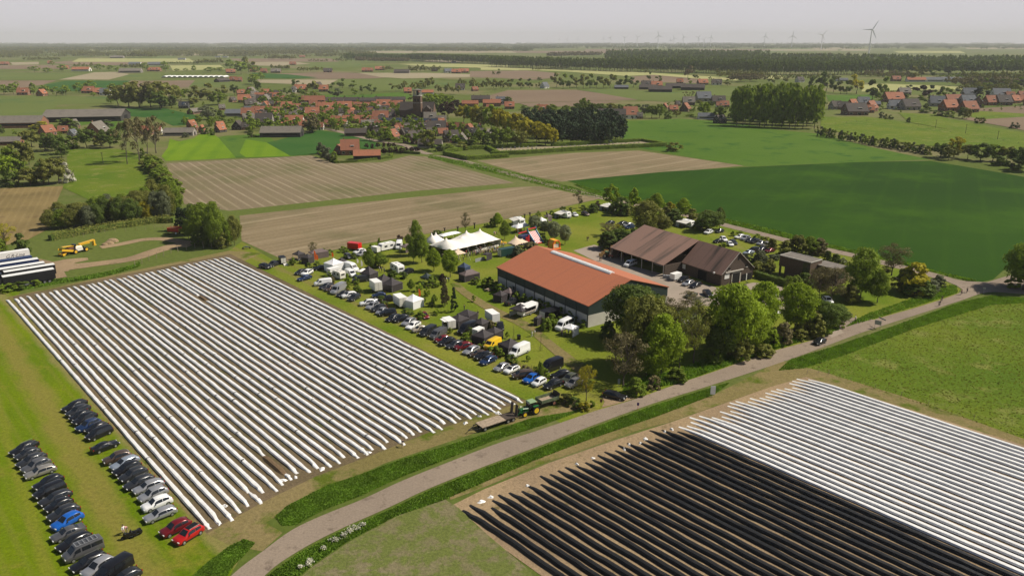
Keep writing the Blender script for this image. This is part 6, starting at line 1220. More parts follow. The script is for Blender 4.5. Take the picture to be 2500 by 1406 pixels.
for Zf, x, y, v, sh, lab in [(N5, 1690, 735, (-10, 4), 'dark', 'in dark clothes on the road, nearest of four'), (N5, 1712, 690, (-10, 4), 'black', 'in black just behind the nearest rider'), (N5, 1900, 625, (10, -5), 'pink', 'in a pale top at the junction'), (N5, 1954, 605, (6, -8), 'dark', 'in dark blue furthest along the junction')]:
    p = at(Zf, x, y); rz = heading(Zf, x, y, v, 0); b = thing('bicycle', p, rz, 'bicycle ridden by the cyclist '+lab, 'bicycle', 'bicycles on the country road'); bicycle(b)
    d = Vector((math.cos(rz), math.sin(rz), 0)); person(p-d*.2, rz, sh, 'dark', 'cyclist '+lab, 'sit', .97, z=.02, group='cyclists on the country road')
# motor trikes on the parking lawn
m_mot = paint('motorcycle_black', (.008, .008, .009))
for k, (x, y, a, lab) in enumerate([(970, 1100, 3.7, 'black touring motorcycle nearest the passers-by, left of two'), (1015, 1082, 3.9, 'black touring motorcycle just right of the other one')]):
    p = at(B1, x, y, .5); r_ = thing('motorcycle', (p.x, p.y, 0), a, lab, 'motorcycle', 'motorcycles on the parking lawn')
    wheel(r_, .78, .0, .33, .14); wheel(r_, -.72, .0, .33, .18)
    MB().loft([[(x_, y_*w_, z_) for y_, z_ in ((-1, a0), (-1, b0), (0, b0+.06), (1, b0), (1, a0))] for x_, w_, a0, b0 in ((.75, .12, .6, .95), (.5, .2, .45, 1.1), (.1, .2, .35, .95), (-.4, .18, .4, .8), (-.9, .16, .55, .85))]).build('fairing', m_mot, r_)
    MB().box((-.3, 0, .86), (.7, .3, .12)).build('seat', m_trim, r_); MB().tube((.45, -.38, 1.1), (.45, .38, 1.1), .02).build('handlebar', m_steel, r_); MB().tube((.75, 0, .35), (.5, 0, 1.05), .035).tube((-.7, .14, .35), (.1, .14, .35), .05).build('chrome_parts', m_chrome, r_)
    for s in (-1, 1): MB().box((-.72, s*.33, .65), (.5, .2, .38)).build('pannier', m_mot, r_)
    MB().box((.55, 0, 1.2), (.04, .4, .35), ry=-.5).build('windshield', m_glass, r_)
person(at(B1, 935, 1095), -.5, 'white', 'beige', 'person in a pale top standing left of the motorcycles', 'stand'); person(at(B1, 962, 1075), -2, 'pink', 'beige', 'bare-armed person in a pink top beside the motorcycles', 'bend')
# ---------------------------------------------------------------- furniture, signs, posts
for k_ in range(16):
    person(at(N3, 880+k_*30+cr.uniform(-8, 8), 925-k_*5+cr.uniform(-22, 10)), cr.uniform(0, 6.3), cn[k_ % 9], 'dark', f'person in {nm[k_ % 9]} standing by the bar canopy, {ordn(k_)} of sixteen from the left', 'stand', group='visitors around the marquee')
def bench(p, rz, label):
    r_ = thing('picnic_table', (p[0], p[1], 0), rz, label, 'picnic table', 'picnic tables on the fair ground'); MB().box((0, 0, .74), (1.8, .75, .05)).build('table_top', m_wood, r_)
    for s in (-1, 1): MB().box((0, s*.62, .45), (1.8, .26, .05)).build('bench_seat', m_wood, r_)
    for x in (-.65, .65): MB().tube((x, -.65, 0), (x, .1, .74), .04, n=4).tube((x, .65, 0), (x, -.1, .74), .04, n=4).box((x, 0, .42), (.05, 1.4, .08)).build('leg_frame', m_wood, r_)
for Zf, x, y, lab in [(N7, 930, 165, 'picnic table alone on the grass near the shed hedge'), (N3, 1060, 870, 'picnic table on the terrace, leftmost of four'), (N3, 1130, 850, 'picnic table on the terrace, second of four'), (N3, 1200, 840, 'picnic table on the terrace, third of four'), (N3, 1310, 850, 'picnic table on the terrace, rightmost of four'), (N2, 1190, 670, 'picnic table behind the orange banner')]: bench(at(Zf, x, y), R.uniform(-.4, .4)+mz, lab)
def board(name, p, rz, w, h, z0, mat, label, cat, post=m_steel, text=None, two=False, group=None, tcol=None):
    r_ = thing(name, (p[0], p[1], 0), rz, label, cat, group); MB().box((0, 0, z0+h/2), (.04, w, h)).build('panel', mat, r_)
    for y in ((-w*.4, w*.4) if two else (0,)): MB().tube((-.04, y, 0), (-.04, y, z0+h*.8), .035).build('post', post, r_)
    if text:
        t = bpy.data.curves.new('t', 'FONT'); t.body = text; t.size = h*.5; t.align_x = 'CENTER'; t.align_y = 'CENTER'; to = bpy.data.objects.new('t', t); COL.objects.link(to); bpy.context.view_layer.update()
        me = bpy.data.meshes.new_from_object(to.evaluated_get(bpy.context.evaluated_depsgraph_get())); bpy.data.objects.remove(to); me.materials.clear(); me.materials.append(tcol or m_blackp)
        q = link('lettering', me, r_); q.location = (.025, 0, z0+h/2); q.rotation_euler = (math.pi/2, 0, math.pi/2)
    return r_
FC = -math.pi/2
board('notice_board', at(B5, 1208, 1165), FC-.1, 1.0, 1.9, .6, m_whitep, 'white upright notice board on the verge before the right field', 'sign')
board('road_sign', at(N8, 2370, 912), FC, .45, .6, 1.0, paint('sign_violet', (.08, .03, .2)), 'small violet and red marker post on the far road edge', 'sign', post=m_ir)
board('road_sign', at(N8, 1858, 885), FC, .5, .7, 1.3, m_rust, 'small rusty red sign post at the driveway corner', 'sign', post=m_trim)
board('direction_sign', at(N5, 1098, 950), .9, 1.5, 1.1, 1.2, m_steel, 'square metal framed direction sign at the roadside', 'sign', two=True); board('direction_sign', at(N5, 1136, 935), .3, 2.4, .35, 2.2, m_steel, 'narrow metal street sign beside the square one', 'sign')
board('letter_post', at(N5, 808, 830), FC, .3, 1.0, .1, m_whitep, 'white marker post by the garden drive', 'sign'); board('road_sign', at(N5, 2112, 620), .5, .7, .5, 1.6, m_steel, 'small sign at the junction corner', 'sign')
board('field_sign', at(N8, 2105, 600), FC, .5, 1.2, .8, m_greyp, 'grey sign board in the shade by the track entrance', 'sign')
for Zf, x, y, h, lab in [(N2, 1050, 740, 3.8, 'tall orange feather banner among the far stalls'), (N2, 1080, 745, 2.6, 'shorter orange feather banner beside the tall one'), (N2, 1315, 695, 2.2, 'small orange banner alone on the grass'), (N2, 1760, 840, 2.6, 'slim cream flag banner behind the white van'), (N2, 1697, 790, 2.0, 'thin orange flag left of the cream one'), (N6, 2015, 300, 2.8, 'red and white feather banner by the peaked tent')]:
    p = at(Zf, x, y); r_ = thing('feather_banner', p, FC+.4, lab, 'flag', 'feather banners at the stalls'); MB().tube((0, 0, 0), (0, 0, h), .025).build('pole', m_steel, r_)
    MB().add([(0, .02, .5), (0, .6, .7), (0, .65, h*.7), (0, .3, h*.97), (0, .02, h), (.02, .02, .5), (.02, .6, .7), (.02, .65, h*.7), (.02, .3, h*.97), (.02, .02, h)], [(0, 1, 2, 3, 4), (9, 8, 7, 6, 5)]).build('flag_cloth', m_canvas if 'cream' in lab else m_io, r_)
# crowd barriers, bins, yard things
def fence_line(pts, label, name='post_fence', h=1.1, gap=3.0, wires=2, mat=None, lean=.03, r=.045, rail=.008, cat='fence', zr=None):
    P = [G(*q) if not isinstance(q, Vector) else q for q in pts]; r_ = thing(name, P[0], 0, label, cat); o0 = P[0]; posts = []
    for a, b in zip(P, P[1:]):
        n = max(1, int((b-a).length/gap))
        for k in range(n): posts.append(a.lerp(b, k/n))
    posts.append(P[-1]); src = None
    for k, q in enumerate(posts[:100]):
        if src is None: src = MB().tube((0, 0, 0), (0, 0, h), r, r*.9, 5).mesh('post', mat or m_wood)
        o = link('post', src, r_); o.location = q-o0; o.rotation_euler = (R.gauss(0, lean), R.gauss(0, lean), R.random()*3)
    if wires:
        m = MB()
        for w in range(wires):
            z = h*(.9-.38*w)
            for a, b in zip(posts, posts[1:]): m.tube(a-o0+Vector((0, 0, z)), b-o0+Vector((0, 0, z)), rail, n=3, cap=False)
        m.build('wire', m_steel, r_)
    return r_
fence_line([B4(430, 160), B4(560, 165), B4(850, 250), B4(1180, 350), B4(1460, 440), B4(1770, 535), B4(2100, 650)], 'post and wire fence between the right white ridges and the pasture', gap=4.5)
fence_line([N5(540, 1370), N5(640, 1380)], 'short stub of wire fence at the pasture corner', gap=3)
fence_line([N3(870, 1010), N3(1005, 1000)], 'low wire hurdle fence before the terrace', gap=2.2, wires=3, mat=m_steel)
o = MB().box((0, 0, .6), (4.2, .06, 1.2)).build('banner_fence', m_greyp); o.location = at(N3, 1075, 985); o.rotation_euler = (0, 0, mz); tag(o, 'grey printed banner fence in front of the terrace', 'fence')
fence_line([N1(1290, 900), N1(1420, 850), N1(1560, 800), N1(1700, 760), N1(1860, 730), N1(2100, 720)], 'row of weathered stakes along the sandy track', name='stake_row', h=2.2, gap=2.4, wires=0, r=.08, lean=.09)
fence_line([N1(500, 640), N1(800, 620), N1(1100, 570), N1(1300, 560), N1(1650, 540)], 'post fence below the plantation', gap=3.2, h=1.5)
fence_line([Z4(600, 1120), Z4(1000, 1080), Z4(1400, 1110), Z4(1800, 1190), Z4(2300, 1270), Z4(2600, 1320)], 'wire fence across the far right pastures', gap=14, h=1.5, r=.12)
fence_line([Z1(650, 1180), Z1(980, 1170), Z1(1200, 1160)], 'wire fence in the left meadow', gap=9, h=1.4, r=.08)
for Zf, x, yb, yt, lab in [(Z4, 1655, 1145, 1065, 'leftmost wooden power pole in the right pasture'), (Z4, 1940, 1200, 1110, 'middle wooden power pole in the right pasture'), (Z4, 2245, 1255, 1170, 'rightmost wooden power pole in the right pasture'), (Z1, 985, 1255, 1140, 'wooden power pole in the left meadow')]:
    p = at(Zf, x, yb); h = HGT(p, Zf(x, yt)[1]); r_ = thing('power_pole', p, 0, lab, 'power pole', 'wooden power poles'); MB().tube((0, 0, 0), (0, 0, h), .18, .12).build('pole', m_woodd, r_); MB().box((0, 0, h-.5), (1.6, .12, .12)).build('cross_arm', m_woodd, r_)
# pollard stumps
for i, (x, yb, yt) in enumerate([(535, 530, 475), (735, 530, 455), (990, 490, 395), (1600, 350, 300), (1755, 335, 262), (1835, 350, 238), (2090, 280, 238)]):
    p = at(N3, x, yb); h = HGT(p, N3(x, yt)[1]); r_ = thing('pollard_tree', p, 0, f'bare dark pollard trunk at the bare field edge, {ordn(i)} of seven from the left', 'tree', 'pollard willows along the bare field')
    MB().path([(0, 0, 0), (.08, 0, h*.5), (0, .05, h*.8)], [.28, .22, .3], 7).build('trunk', m_woodd, r_); m = MB().ball((0, .05, h*.85), (.5, .45, h*.13), 7, 4)
    for k in range(9): a = k*.7; m.tube((.2*math.cos(a), .2*math.sin(a), h*.85), (.55*math.cos(a), .55*math.sin(a), h*(.95+.05*(k % 2))), .05, .02, 4)
    m.build('crown', m_woodd, r_)
for i, (x, yb, yt) in enumerate([(1265, 820, 620), (1622, 955, 650), (1502, 1245, 1150), (1335, 1175, 1090), (430, 725, 640)]):
    p = at(N7, x, yb); h = HGT(p, N7(x, yt)[1]); r_ = thing('sapling', p, 0, f'slim staked sapling on the fair lawn, {ordn(i)} listed from the left group', 'tree', 'staked saplings'); tag(r_, ['slim staked sapling left of the walkers in white', 'tall staked sapling beside the lower farm track', 'short bare stake sapling behind the blue car', 'thin bare sapling behind the white roofed cars', 'thin sapling by the grey van'][i])
    MB().path([(0, 0, 0), (.05, 0, h*.6), (0, 0, h)], [.05, .04, .01], 5).build('trunk', m_bark, r_); m = MB()
    for k in range(14): a = k*2.4; z = h*(.45+.035*k); m.tube((0, 0, z), (.5*math.cos(a)*(1-k/18), .5*math.sin(a)*(1-k/18), z+.4), .012, .006, 3)
    m.build('crown', m_bark, r_); MB().box((.3, 0, .6), (.08, .08, 1.2)).box((-.3, 0, .6), (.08, .08, 1.2)).build('stake', m_wood, r_)
for Zf, x, y, lab in [(N7, 1335, 785, 'black wheelie bin beside the farm track'), (N3, 1235, 905, 'black bin at the terrace bar')]:
    p = at(Zf, x, y, .4); r_ = thing('wheelie_bin', (p.x, p.y, 0), .5, lab, 'bin'); MB().box((0, 0, .6), (.6, .7, 1.1), top=(1.1, 1.1)).build('body', m_blackp, r_); MB().box((0, 0, 1.2), (.72, .82, .08)).build('lid', m_blackp, r_)
# bulk tanks by the brown barn, terrace of the farm shop
for i, (x, y) in enumerate([(1130, 1105), (1158, 1108), (1188, 1110)]):
    o = MB().tube((0, 0, 0), (0, 0, 1.1), .45, .42, 12).ball((0, 0, 1.1), (.42, .42, .12)).build('water_butt', m_greyp); o.location = at(N4, x, y, .5); o.location.z = 0; tag(o, f'blue-grey barrel beside the red and white trailer, {ordn(i)} of three', 'barrel', 'barrels by the brown barn')
for i, (x, y) in enumerate([(1900, 1215), (1935, 1222), (1970, 1215), (2080, 1180)]):
    p = at(N4, x, y, .4); r_ = thing('terrace_table', (p.x, p.y, 0), i, f'small terrace table outside the brown barn gable, {ordn(i)} from the left', 'table', 'terrace tables outside the barn'); MB().tube((0, 0, .7), (0, 0, .74), .5, n=12).build('table_top', m_blackp, r_); MB().tube((0, 0, 0), (0, 0, .7), .05).tube((0, 0, 0), (0, 0, .04), .3, n=10).build('pedestal', m_trim, r_)
person(at(N4, 1985, 1215), 2, 'red', 'dark', 'person in a red top at the barn terrace'); person(at(N4, 1900, 1228), 1, 'dark', 'black', 'person in a dark top at the barn terrace')
# lean-to roof showing right of the barn gable, garden parasols under the trees
for Zf, x, y, lab, mt in [(B5, 860, 385, 'white round parasol glimpsed through the budding trees', m_wtent), (B5, 970, 420, 'small white parasol behind the budding trees', m_wtent), (B5, 1380, 530, 'cream parasol half hidden in the bright oak', m_canvas), (B5, 1830, 320, 'white parasol between the bright oaks', m_wtent), (N7, 1370, 335, 'cream parasol behind the black bar tent', m_canvas)]:
    p = at(Zf, x, y, 2.3); r_ = thing('parasol', (p.x, p.y, 0), 0, lab, 'parasol', 'parasols in the tea garden'); MB().tube((0, 0, 0), (0, 0, 2.5), .035).build('pole', m_wood, r_); MB().tube((0, 0, 2.1), (0, 0, 2.65), 1.5, .05, 8).build('canopy', mt, r_)
# ---------------------------------------------------------------- village houses and farms
def tile(name, c1, c2, amt=.6): return sheetmat(name, c1, c2, (.5, .5, .5), amt, .33, .8)
RM = {'O': tile('orange_tiles', (.33, .13, .07), (.20, .085, .055)), 'R': tile('red_brown_tiles', (.26, .105, .06), (.17, .08, .05)), 'D': tile('dark_tiles', (.065, .055, .05), (.10, .08, .06)), 'G': tile('grey_brown_roofing', (.17, .15, .125), (.11, .10, .085)), 'W': tile('slate_roof', (.11, .12, .135), (.16, .16, .16)), 'S': tile('anthracite_tiles', (.04, .042, .046), (.07, .065, .06))}
WM = {'brick': principled('brick', (.24, .115, .07), .9, noise=(1.2, .25)), 'brown': principled('brown_brick', (.17, .105, .072), .9, noise=(1.2, .25)), 'white': principled('white_render', (.66, .64, .59), .85, noise=(.6, .08)), 'dark': principled('dark_weatherboard', (.045, .042, .038), .8, noise=(1, .2)), 'grey': principled('grey_render', (.30, .27, .24), .9, noise=(1, .15))}
m_pv = principled('solar_panel', (.03, .045, .08), .15, spec=.6); m_frame = principled('window_frame', (.62, .60, .56), .6)
RN = {'O': 'orange tiled', 'R': 'red-brown tiled', 'D': 'dark tiled', 'G': 'grey roofed', 'W': 'slate roofed', 'S': 'solar panelled dark'}
WN = {'brick': 'brick', 'brown': 'brown brick', 'white': 'white walled', 'dark': 'black boarded', 'grey': 'grey walled'}
HPROT = {}
def house_mesh(kind, roof, wall):
    """kind: cottage, terrace, barn, gable; all around the origin, ridge along local x"""
    L, W, he, hr = {'cottage': (10, 7.5, 3.0, 7.4), 'terrace': (22, 8, 4.6, 8.4), 'barn': (30, 14, 3.6, 7.6), 'villa': (11, 9.5, 3.4, 9.0)}[kind]
    root = thing('house' if kind != 'barn' else 'farm_shed'); wm = WM[wall]
    g = [(-L/2, -W/2, 0), (-L/2, W/2, 0), (-L/2, W/2, he), (-L/2, 0, hr-.12), (-L/2, -W/2, he)]; vs = g+[(L/2, *p[1:]) for p in g]
    MB().add(vs, [(0, 4, 3, 2, 1), (5, 6, 7, 8, 9), (0, 5, 9, 4), (1, 2, 7, 6)]).build('wall', wm, root)
    m = MB(); gable_roof(m, -L/2-.3, L/2+.3, -W/2, W/2, 0, he, hr, .15, .4); rf = m.build('roof', RM[roof], root)
    if kind in ('cottage', 'terrace', 'villa'):
        for x in ((-L*.32,) if kind != 'terrace' else (-L*.38, 0, L*.38)): MB().box((x, .3, hr+.2), (.7, .5, 1.5)).build('chimney', WM['brick'], rf)
    def win(x, y, z, w, h, face):
        a = (x, y+face[1]*.02, z) if face[1] else (x+face[0]*.02, y, z); d = (w+.2, .1, h+.2) if face[1] else (.1, w+.2, h+.2)
        o = MB().box(a, d).build('window', m_frame, root); k = .045; b = (a[0]+face[0]*k, a[1]+face[1]*k, z); d2 = (w, .06, h) if face[1] else (.06, w, h); MB().box(b, d2).build('pane', m_glass, o)
    if kind == 'barn':
        for s in (-1, 1): MB().box((L/2+.03, 0, 1.7), (.08, 4.5, 3.4)).build('barn_door', m_dark, root) if s > 0 else MB().box((0, -W/2-.03, 2.2), (L*.86, .08, 1.2)).build('side_opening', m_dark, root)
    else:
        n = 3 if kind != 'terrace' else 6
        for s in (-1, 1):
            for k in range(n): win(-L*.36+k*L*.72/(n-1), s*W/2, 1.55, 1.5 if k % 2 == 0 else 1.0, 1.3, (0, s))
            if kind == 'terrace':
                for k in range(6): win(-L*.4+k*L*.16, s*W/2, 3.75, 1.3, 1.0, (0, s))
            for y in (-W*.22, W*.22): win(s*L/2, y, 1.6, 1.2, 1.3, (s, 0))
            win(s*L/2, 0, he+1.1, 1.4, 1.2, (s, 0))
        MB().box((L*.08 if kind != 'terrace' else L*.07, -W/2-.03, 1.05), (1.0, .1, 2.1)).build('door', m_trim, root)
        if kind in ('cottage', 'villa'):
            dm = MB().box((L*.12, -W*.27, he+1.6), (2.2, 2.2, 1.5)).build('dormer', m_frame, root); MB().box((L*.12, -W*.27-1.12, he+1.7), (1.8, .08, .9)).build('pane', m_glass, dm)
    if roof == 'S':
        k = (hr-he)/(W/2); an = math.atan(k)
        for x in ((-L*.3, L*.3) if kind == 'terrace' else (0,)):
            pm = MB(); cx_, cy_ = x, -W*.27; cz = hr-k*W*.27+.2; dx, dy, dz = L*.16, math.cos(an)*1.6, math.sin(an)*1.6
            pm.add([(cx_-dx, cy_-dy, cz-dz), (cx_+dx, cy_-dy, cz-dz), (cx_+dx, cy_+dy, cz+dz), (cx_-dx, cy_+dy, cz+dz)], [(0, 1, 2, 3)]); pm.build('solar_panel', m_pv, rf)
    return freeze(root), L, W
def houses(where, Zf, rows, group, name=None):
    rows = sorted([tuple(r)+('cottage', 0, 'brick')[len(r)-4:] if len(r) < 7 else r for r in rows], key=lambda r: r[0]); tot = {}; cnt = {}
    key = lambda r: (r[3], r[4], r[6])
    for r in rows: tot[key(r)] = tot.get(key(r), 0)+1
    for r in rows:
        x, y, w, roof, kind, ori, wall = r; k = (kind, roof, wall)
        if k not in HPROT: HPROT[k] = house_mesh(*k)
        pr_, L, W = HPROT[k]; p = G(*Zf(x, y)); wm = (Zf(x+w, y)[0]-Zf(x, y)[0])/PXM(p)
        a = math.radians(ori); foot = abs(L*math.cos(a))+abs(W*math.sin(a))
        s = wm/foot*.98; sz = max(.8, min(1.25, s)) if kind != 'barn' else max(.75, min(1.3, s)); s = max(.55, min(2.2, s))
        o = copy_tree(pr_); back = p.copy(); d = Vector((p.x, p.y, 0)).normalized(); q = p+d*(W/2*s*abs(math.cos(a))+L/2*s*abs(math.sin(a)))*.9
        o.location = (q.x, q.y, 0); o.rotation_euler = (0, 0, a-math.atan2(p.x, p.y)*.3+R.gauss(0, .04)); o.scale = (s, min(s, sz) if kind == 'terrace' else s, sz)
        i = cnt.get(key(r), 0); cnt[key(r)] = i+1
        noun = {'cottage': 'house', 'terrace': 'terrace', 'barn': 'shed', 'villa': 'villa'}[kind]
        tag(o, f'{RN[roof]} {WN[wall]} {noun} {where}'+(f', {ordn(i)} from the left' if tot[key(r)] > 1 else ''), 'shed' if kind == 'barn' else 'house', group)
C_, T_, B_, V_ = 'cottage', 'terrace', 'barn', 'villa'
houses('in the village centre', Z2, [
 (20, 650, 70, 'O', C_, 60), (90, 620, 90, 'G', V_, 20, 'white'), (40, 580, 70, 'R', C_, 80), (190, 600, 90, 'O', C_, 10), (290, 600, 120, 'D', T_, 0, 'grey'), (460, 570, 70, 'D', C_, 80, 'white'), (525, 560, 110, 'O', C_, 0), (745, 565, 100, 'O', C_, 10), (690, 540, 100, 'D', V_, 60, 'brown'),
 (60, 700, 110, 'D', V_, 50, 'dark'), (195, 665, 90, 'G', V_, 80, 'grey'), (275, 640, 90, 'O', C_, 0), (310, 710, 70, 'O', C_, 80), (395, 735, 110, 'O', C_, 10), (485, 750, 100, 'O', C_, 5), (555, 740, 110, 'D', V_, 60, 'brown'), (650, 690, 220, 'R', T_, 0), (620, 650, 60, 'G', C_, 0, 'grey'),
 (150, 800, 160, 'R', C_, 0), (275, 780, 110, 'R', C_, 20), (35, 770, 90, 'W', C_, 0), (290, 820, 110, 'R', V_, 40), (30, 860, 130, 'G', V_, 20, 'brown'), (185, 900, 160, 'D', V_, 0, 'grey'), (340, 800, 110, 'D', C_, 30), (450, 830, 110, 'D', C_, 60, 'white'), (480, 790, 80, 'G', C_, 10, 'white'), (470, 900, 170, 'O', C_, 0, 'white'), (430, 920, 90, 'R', C_, 30), (545, 910, 80, 'O', C_, 10), (130, 840, 100, 'O', C_, 0),
 (770, 760, 135, 'O', C_, 0), (640, 810, 140, 'O', C_, 5), (720, 730, 90, 'O', C_, 0), (950, 745, 135, 'O', C_, 0), (870, 720, 80, 'O', C_, 0), (1050, 715, 70, 'O', C_, 0), (1105, 725, 80, 'O', C_, 0), (1160, 720, 70, 'O', C_, 0), (1235, 710, 70, 'O', C_, 0), (1315, 725, 130, 'O', C_, 0), (1400, 705, 70, 'O', C_, 0), (1455, 715, 90, 'O', C_, 0),
 (850, 685, 170, 'D', T_, 0, 'brown'), (1010, 680, 160, 'D', T_, 0, 'brown'), (1160, 680, 150, 'D', T_, 0, 'brown'), (1310, 675, 160, 'D', T_, 0, 'brown'), (1450, 672, 150, 'D', T_, 0, 'brown'),
 (860, 870, 100, 'O', C_, 0), (1015, 865, 175, 'O', T_, 0), (1155, 865, 100, 'O', C_, 0), (925, 900, 90, 'O', C_, 10, 'white'), (1250, 770, 170, 'D', T_, 0, 'grey'), (1340, 800, 130, 'G', T_, 0, 'brown'), (1290, 850, 150, 'R', C_, 0, 'brown'), (1370, 840, 110, 'D', C_, 0), (1150, 905, 110, 'G', C_, 20, 'white'), (1220, 950, 120, 'D', C_, 60, 'brown'),
 (1390, 895, 210, 'S', T_, 0, 'brown'), (1600, 895, 150, 'S', T_, 0, 'brown'), (1750, 895, 170, 'S', T_, 0, 'brown'), (1600, 830, 130, 'W', C_, 0, 'grey'), (1870, 860, 90, 'G', C_, 0, 'brown'), (1850, 885, 100, 'O', C_, 10), (1760, 850, 120, 'G', C_, 0, 'brown'),
 (1400, 1030, 145, 'R', V_, 70, 'brown'), (1585, 1060, 170, 'D', V_, 60, 'brown'), (1520, 990, 120, 'D', C_, 50, 'brown'), (1880, 990, 120, 'R', C_, 20, 'grey'), (1960, 1050, 170, 'D', V_, 20, 'brown'), (2060, 1060, 120, 'G', V_, 80, 'grey'), (1820, 960, 180, 'D', C_, 0, 'brown'), (2000, 945, 190, 'R', T_, -20, 'brown'), (2130, 970, 120, 'R', V_, 80, 'brown'), (2240, 990, 110, 'D', C_, 20, 'brown'), (2310, 1000, 90, 'G', C_, 50, 'brown'), (1050, 990, 120, 'D', B_, 0, 'brown'), (1760, 1100, 120, 'D', B_, 0, 'grey'), (1700, 940, 120, 'D', C_, 10, 'brown'), (1670, 1010, 90, 'D', C_, 40, 'white'),
 (2140, 710, 160, 'O', T_, 0), (2345, 705, 170, 'O', T_, 0), (2240, 670, 180, 'D', T_, 0, 'brown'), (2330, 740, 70, 'O', C_, 0), (2430, 680, 90, 'W', C_, 0, 'white')], 'village houses')
ir = random.Random(31); inf = []
for x0, x1, y0, y1, n in ((60, 720, 610, 930, 30), (560, 1500, 740, 930, 44), (1250, 2250, 930, 1060, 18), (1450, 1900, 905, 960, 8)):
    for _ in range(n): inf.append((ir.uniform(x0, x1), ir.uniform(y0, y1), ir.uniform(60, 90), ir.choice('ORRDDG'), C_, ir.choice([0, 0, 10, 60, 80]), ir.choice(['brick', 'brown', 'white'])))
houses('tucked between the village houses', Z2, inf, 'small village houses')
houses('on the near edge of the village', Z2, [(350, 1000, 400, 'G', B_, -4, 'dark'), (1000, 1170, 200, 'R', V_, 10), (890, 1160, 90, 'R', C_, 80), (1160, 1215, 240, 'O', 'barn', 4, 'dark')], 'farm buildings at the village edge')
houses('beyond the church', Z2, [(1545, 580, 80, 'O', C_, 10), (1710, 590, 165, 'O', B_, 0, 'white'), (2045, 550, 90, 'D', C_, 0, 'white'), (2185, 560, 70, 'R', C_, 20), (290, 385, 90, 'G', C_, 0, 'brown'), (175, 385, 60, 'R', C_, 0), (785, 380, 80, 'D', C_, 0), (1145, 375, 70, 'O', C_, 0), (1190, 375, 50, 'O', C_, 0), (1280, 360, 90, 'O', C_, 0), (1490, 390, 150, 'D', B_, 0, 'grey'), (1930, 385, 90, 'W', C_, 20, 'white'), (2010, 390, 90, 'O', C_, 0), (2080, 385, 110, 'O', C_, 0), (1800, 370, 60, 'D', C_, 0), (450, 310, 60, 'R', C_, 0), (540, 240, 120, 'R', C_, 0), (1985, 290, 50, 'W', B_, 0, 'white'), (2240, 275, 60, 'W', B_, 0, 'white')], 'distant farmhouses')
houses('on the left farmstead', Z1, [(840, 850, 740, 'G', B_, 2, 'dark'), (210, 910, 440, 'G', B_, -3, 'brick'), (700, 915, 120, 'G', V_, 60, 'brick'), (460, 985, 150, 'R', V_, 60), (95, 1075, 210, 'G', B_, 0, 'brick'), (940, 1000, 190, 'G', V_, 80, 'brick'), (700, 1000, 80, 'W', C_, 80, 'grey'), (610, 965, 100, 'R', C_, 10), (1370, 975, 170, 'O', T_, 0), (1720, 985, 280, 'G', B_, 0, 'grey'), (1500, 965, 90, 'R', C_, 0, 'white')], 'left farm buildings')
houses('at the left edge of the village', Z1, [(1830, 905, 90, 'O', C_, 60), (1850, 935, 80, 'R', C_, 60), (1930, 955, 60, 'O', C_, 80), (2100, 920, 100, 'O', C_, 50), (2105, 955, 110, 'O', C_, 60, 'dark'), (2275, 930, 110, 'D', V_, 80, 'dark'), (2340, 930, 70, 'D', C_, 10), (2395, 880, 140, 'G', V_, 20, 'brown'), (2290, 800, 260, 'W', B_, 0, 'grey'), (2460, 800, 110, 'R', C_, 0), (2370, 810, 120, 'R', C_, 0), (1880, 780, 160, 'G', B_, 60, 'brown'), (1760, 725, 90, 'S', C_, 0, 'dark'), (2330, 670, 120, 'O', C_, 10), (2220, 665, 70, 'D', C_, 60), (2380, 710, 110, 'D', C_, 30, 'dark'), (2440, 640, 80, 'G', C_, 60), (2300, 600, 90, 'R', C_, 20), (2400, 580, 80, 'G', C_, 70, 'white'), (2120, 740, 70, 'G', C_, 20), (2460, 720, 90, 'G', C_, 40, 'white')], 'village edge houses')
houses('far out on the left', Z1, [(405, 608, 80, 'O', C_, 80), (230, 596, 100, 'R', C_, 0), (850, 580, 110, 'R', C_, 0), (940, 590, 90, 'O', C_, 10), (1010, 600, 90, 'W', C_, 0, 'white'), (780, 370, 160, 'O', B_, 0, 'white'), (1250, 385, 200, 'G', B_, 0, 'grey'), (1440, 370, 60, 'O', C_, 0), (1500, 370, 70, 'O', C_, 0), (1290, 310, 110, 'W', B_, 0, 'white'), (1490, 315, 140, 'W', B_, 0, 'white'), (2200, 390, 100, 'R', C_, 20), (2120, 475, 130, 'D', B_, 60, 'dark'), (2225, 465, 60, 'R', C_, 0), (2280, 470, 60, 'R', C_, 0), (1120, 245, 120, 'G', B_, 0, 'grey'), (1735, 262, 70, 'W', B_, 0, 'white'), (50, 310, 90, 'R', C_, 0), (480, 300, 40, 'O', C_, 0), (2080, 238, 50, 'W', B_, 0, 'white'), (2150, 240, 50, 'W', B_, 0, 'white'), (620, 350, 70, 'O', C_, 0), (2420, 375, 60, 'O', C_, 0)], 'distant farmhouses on the left')
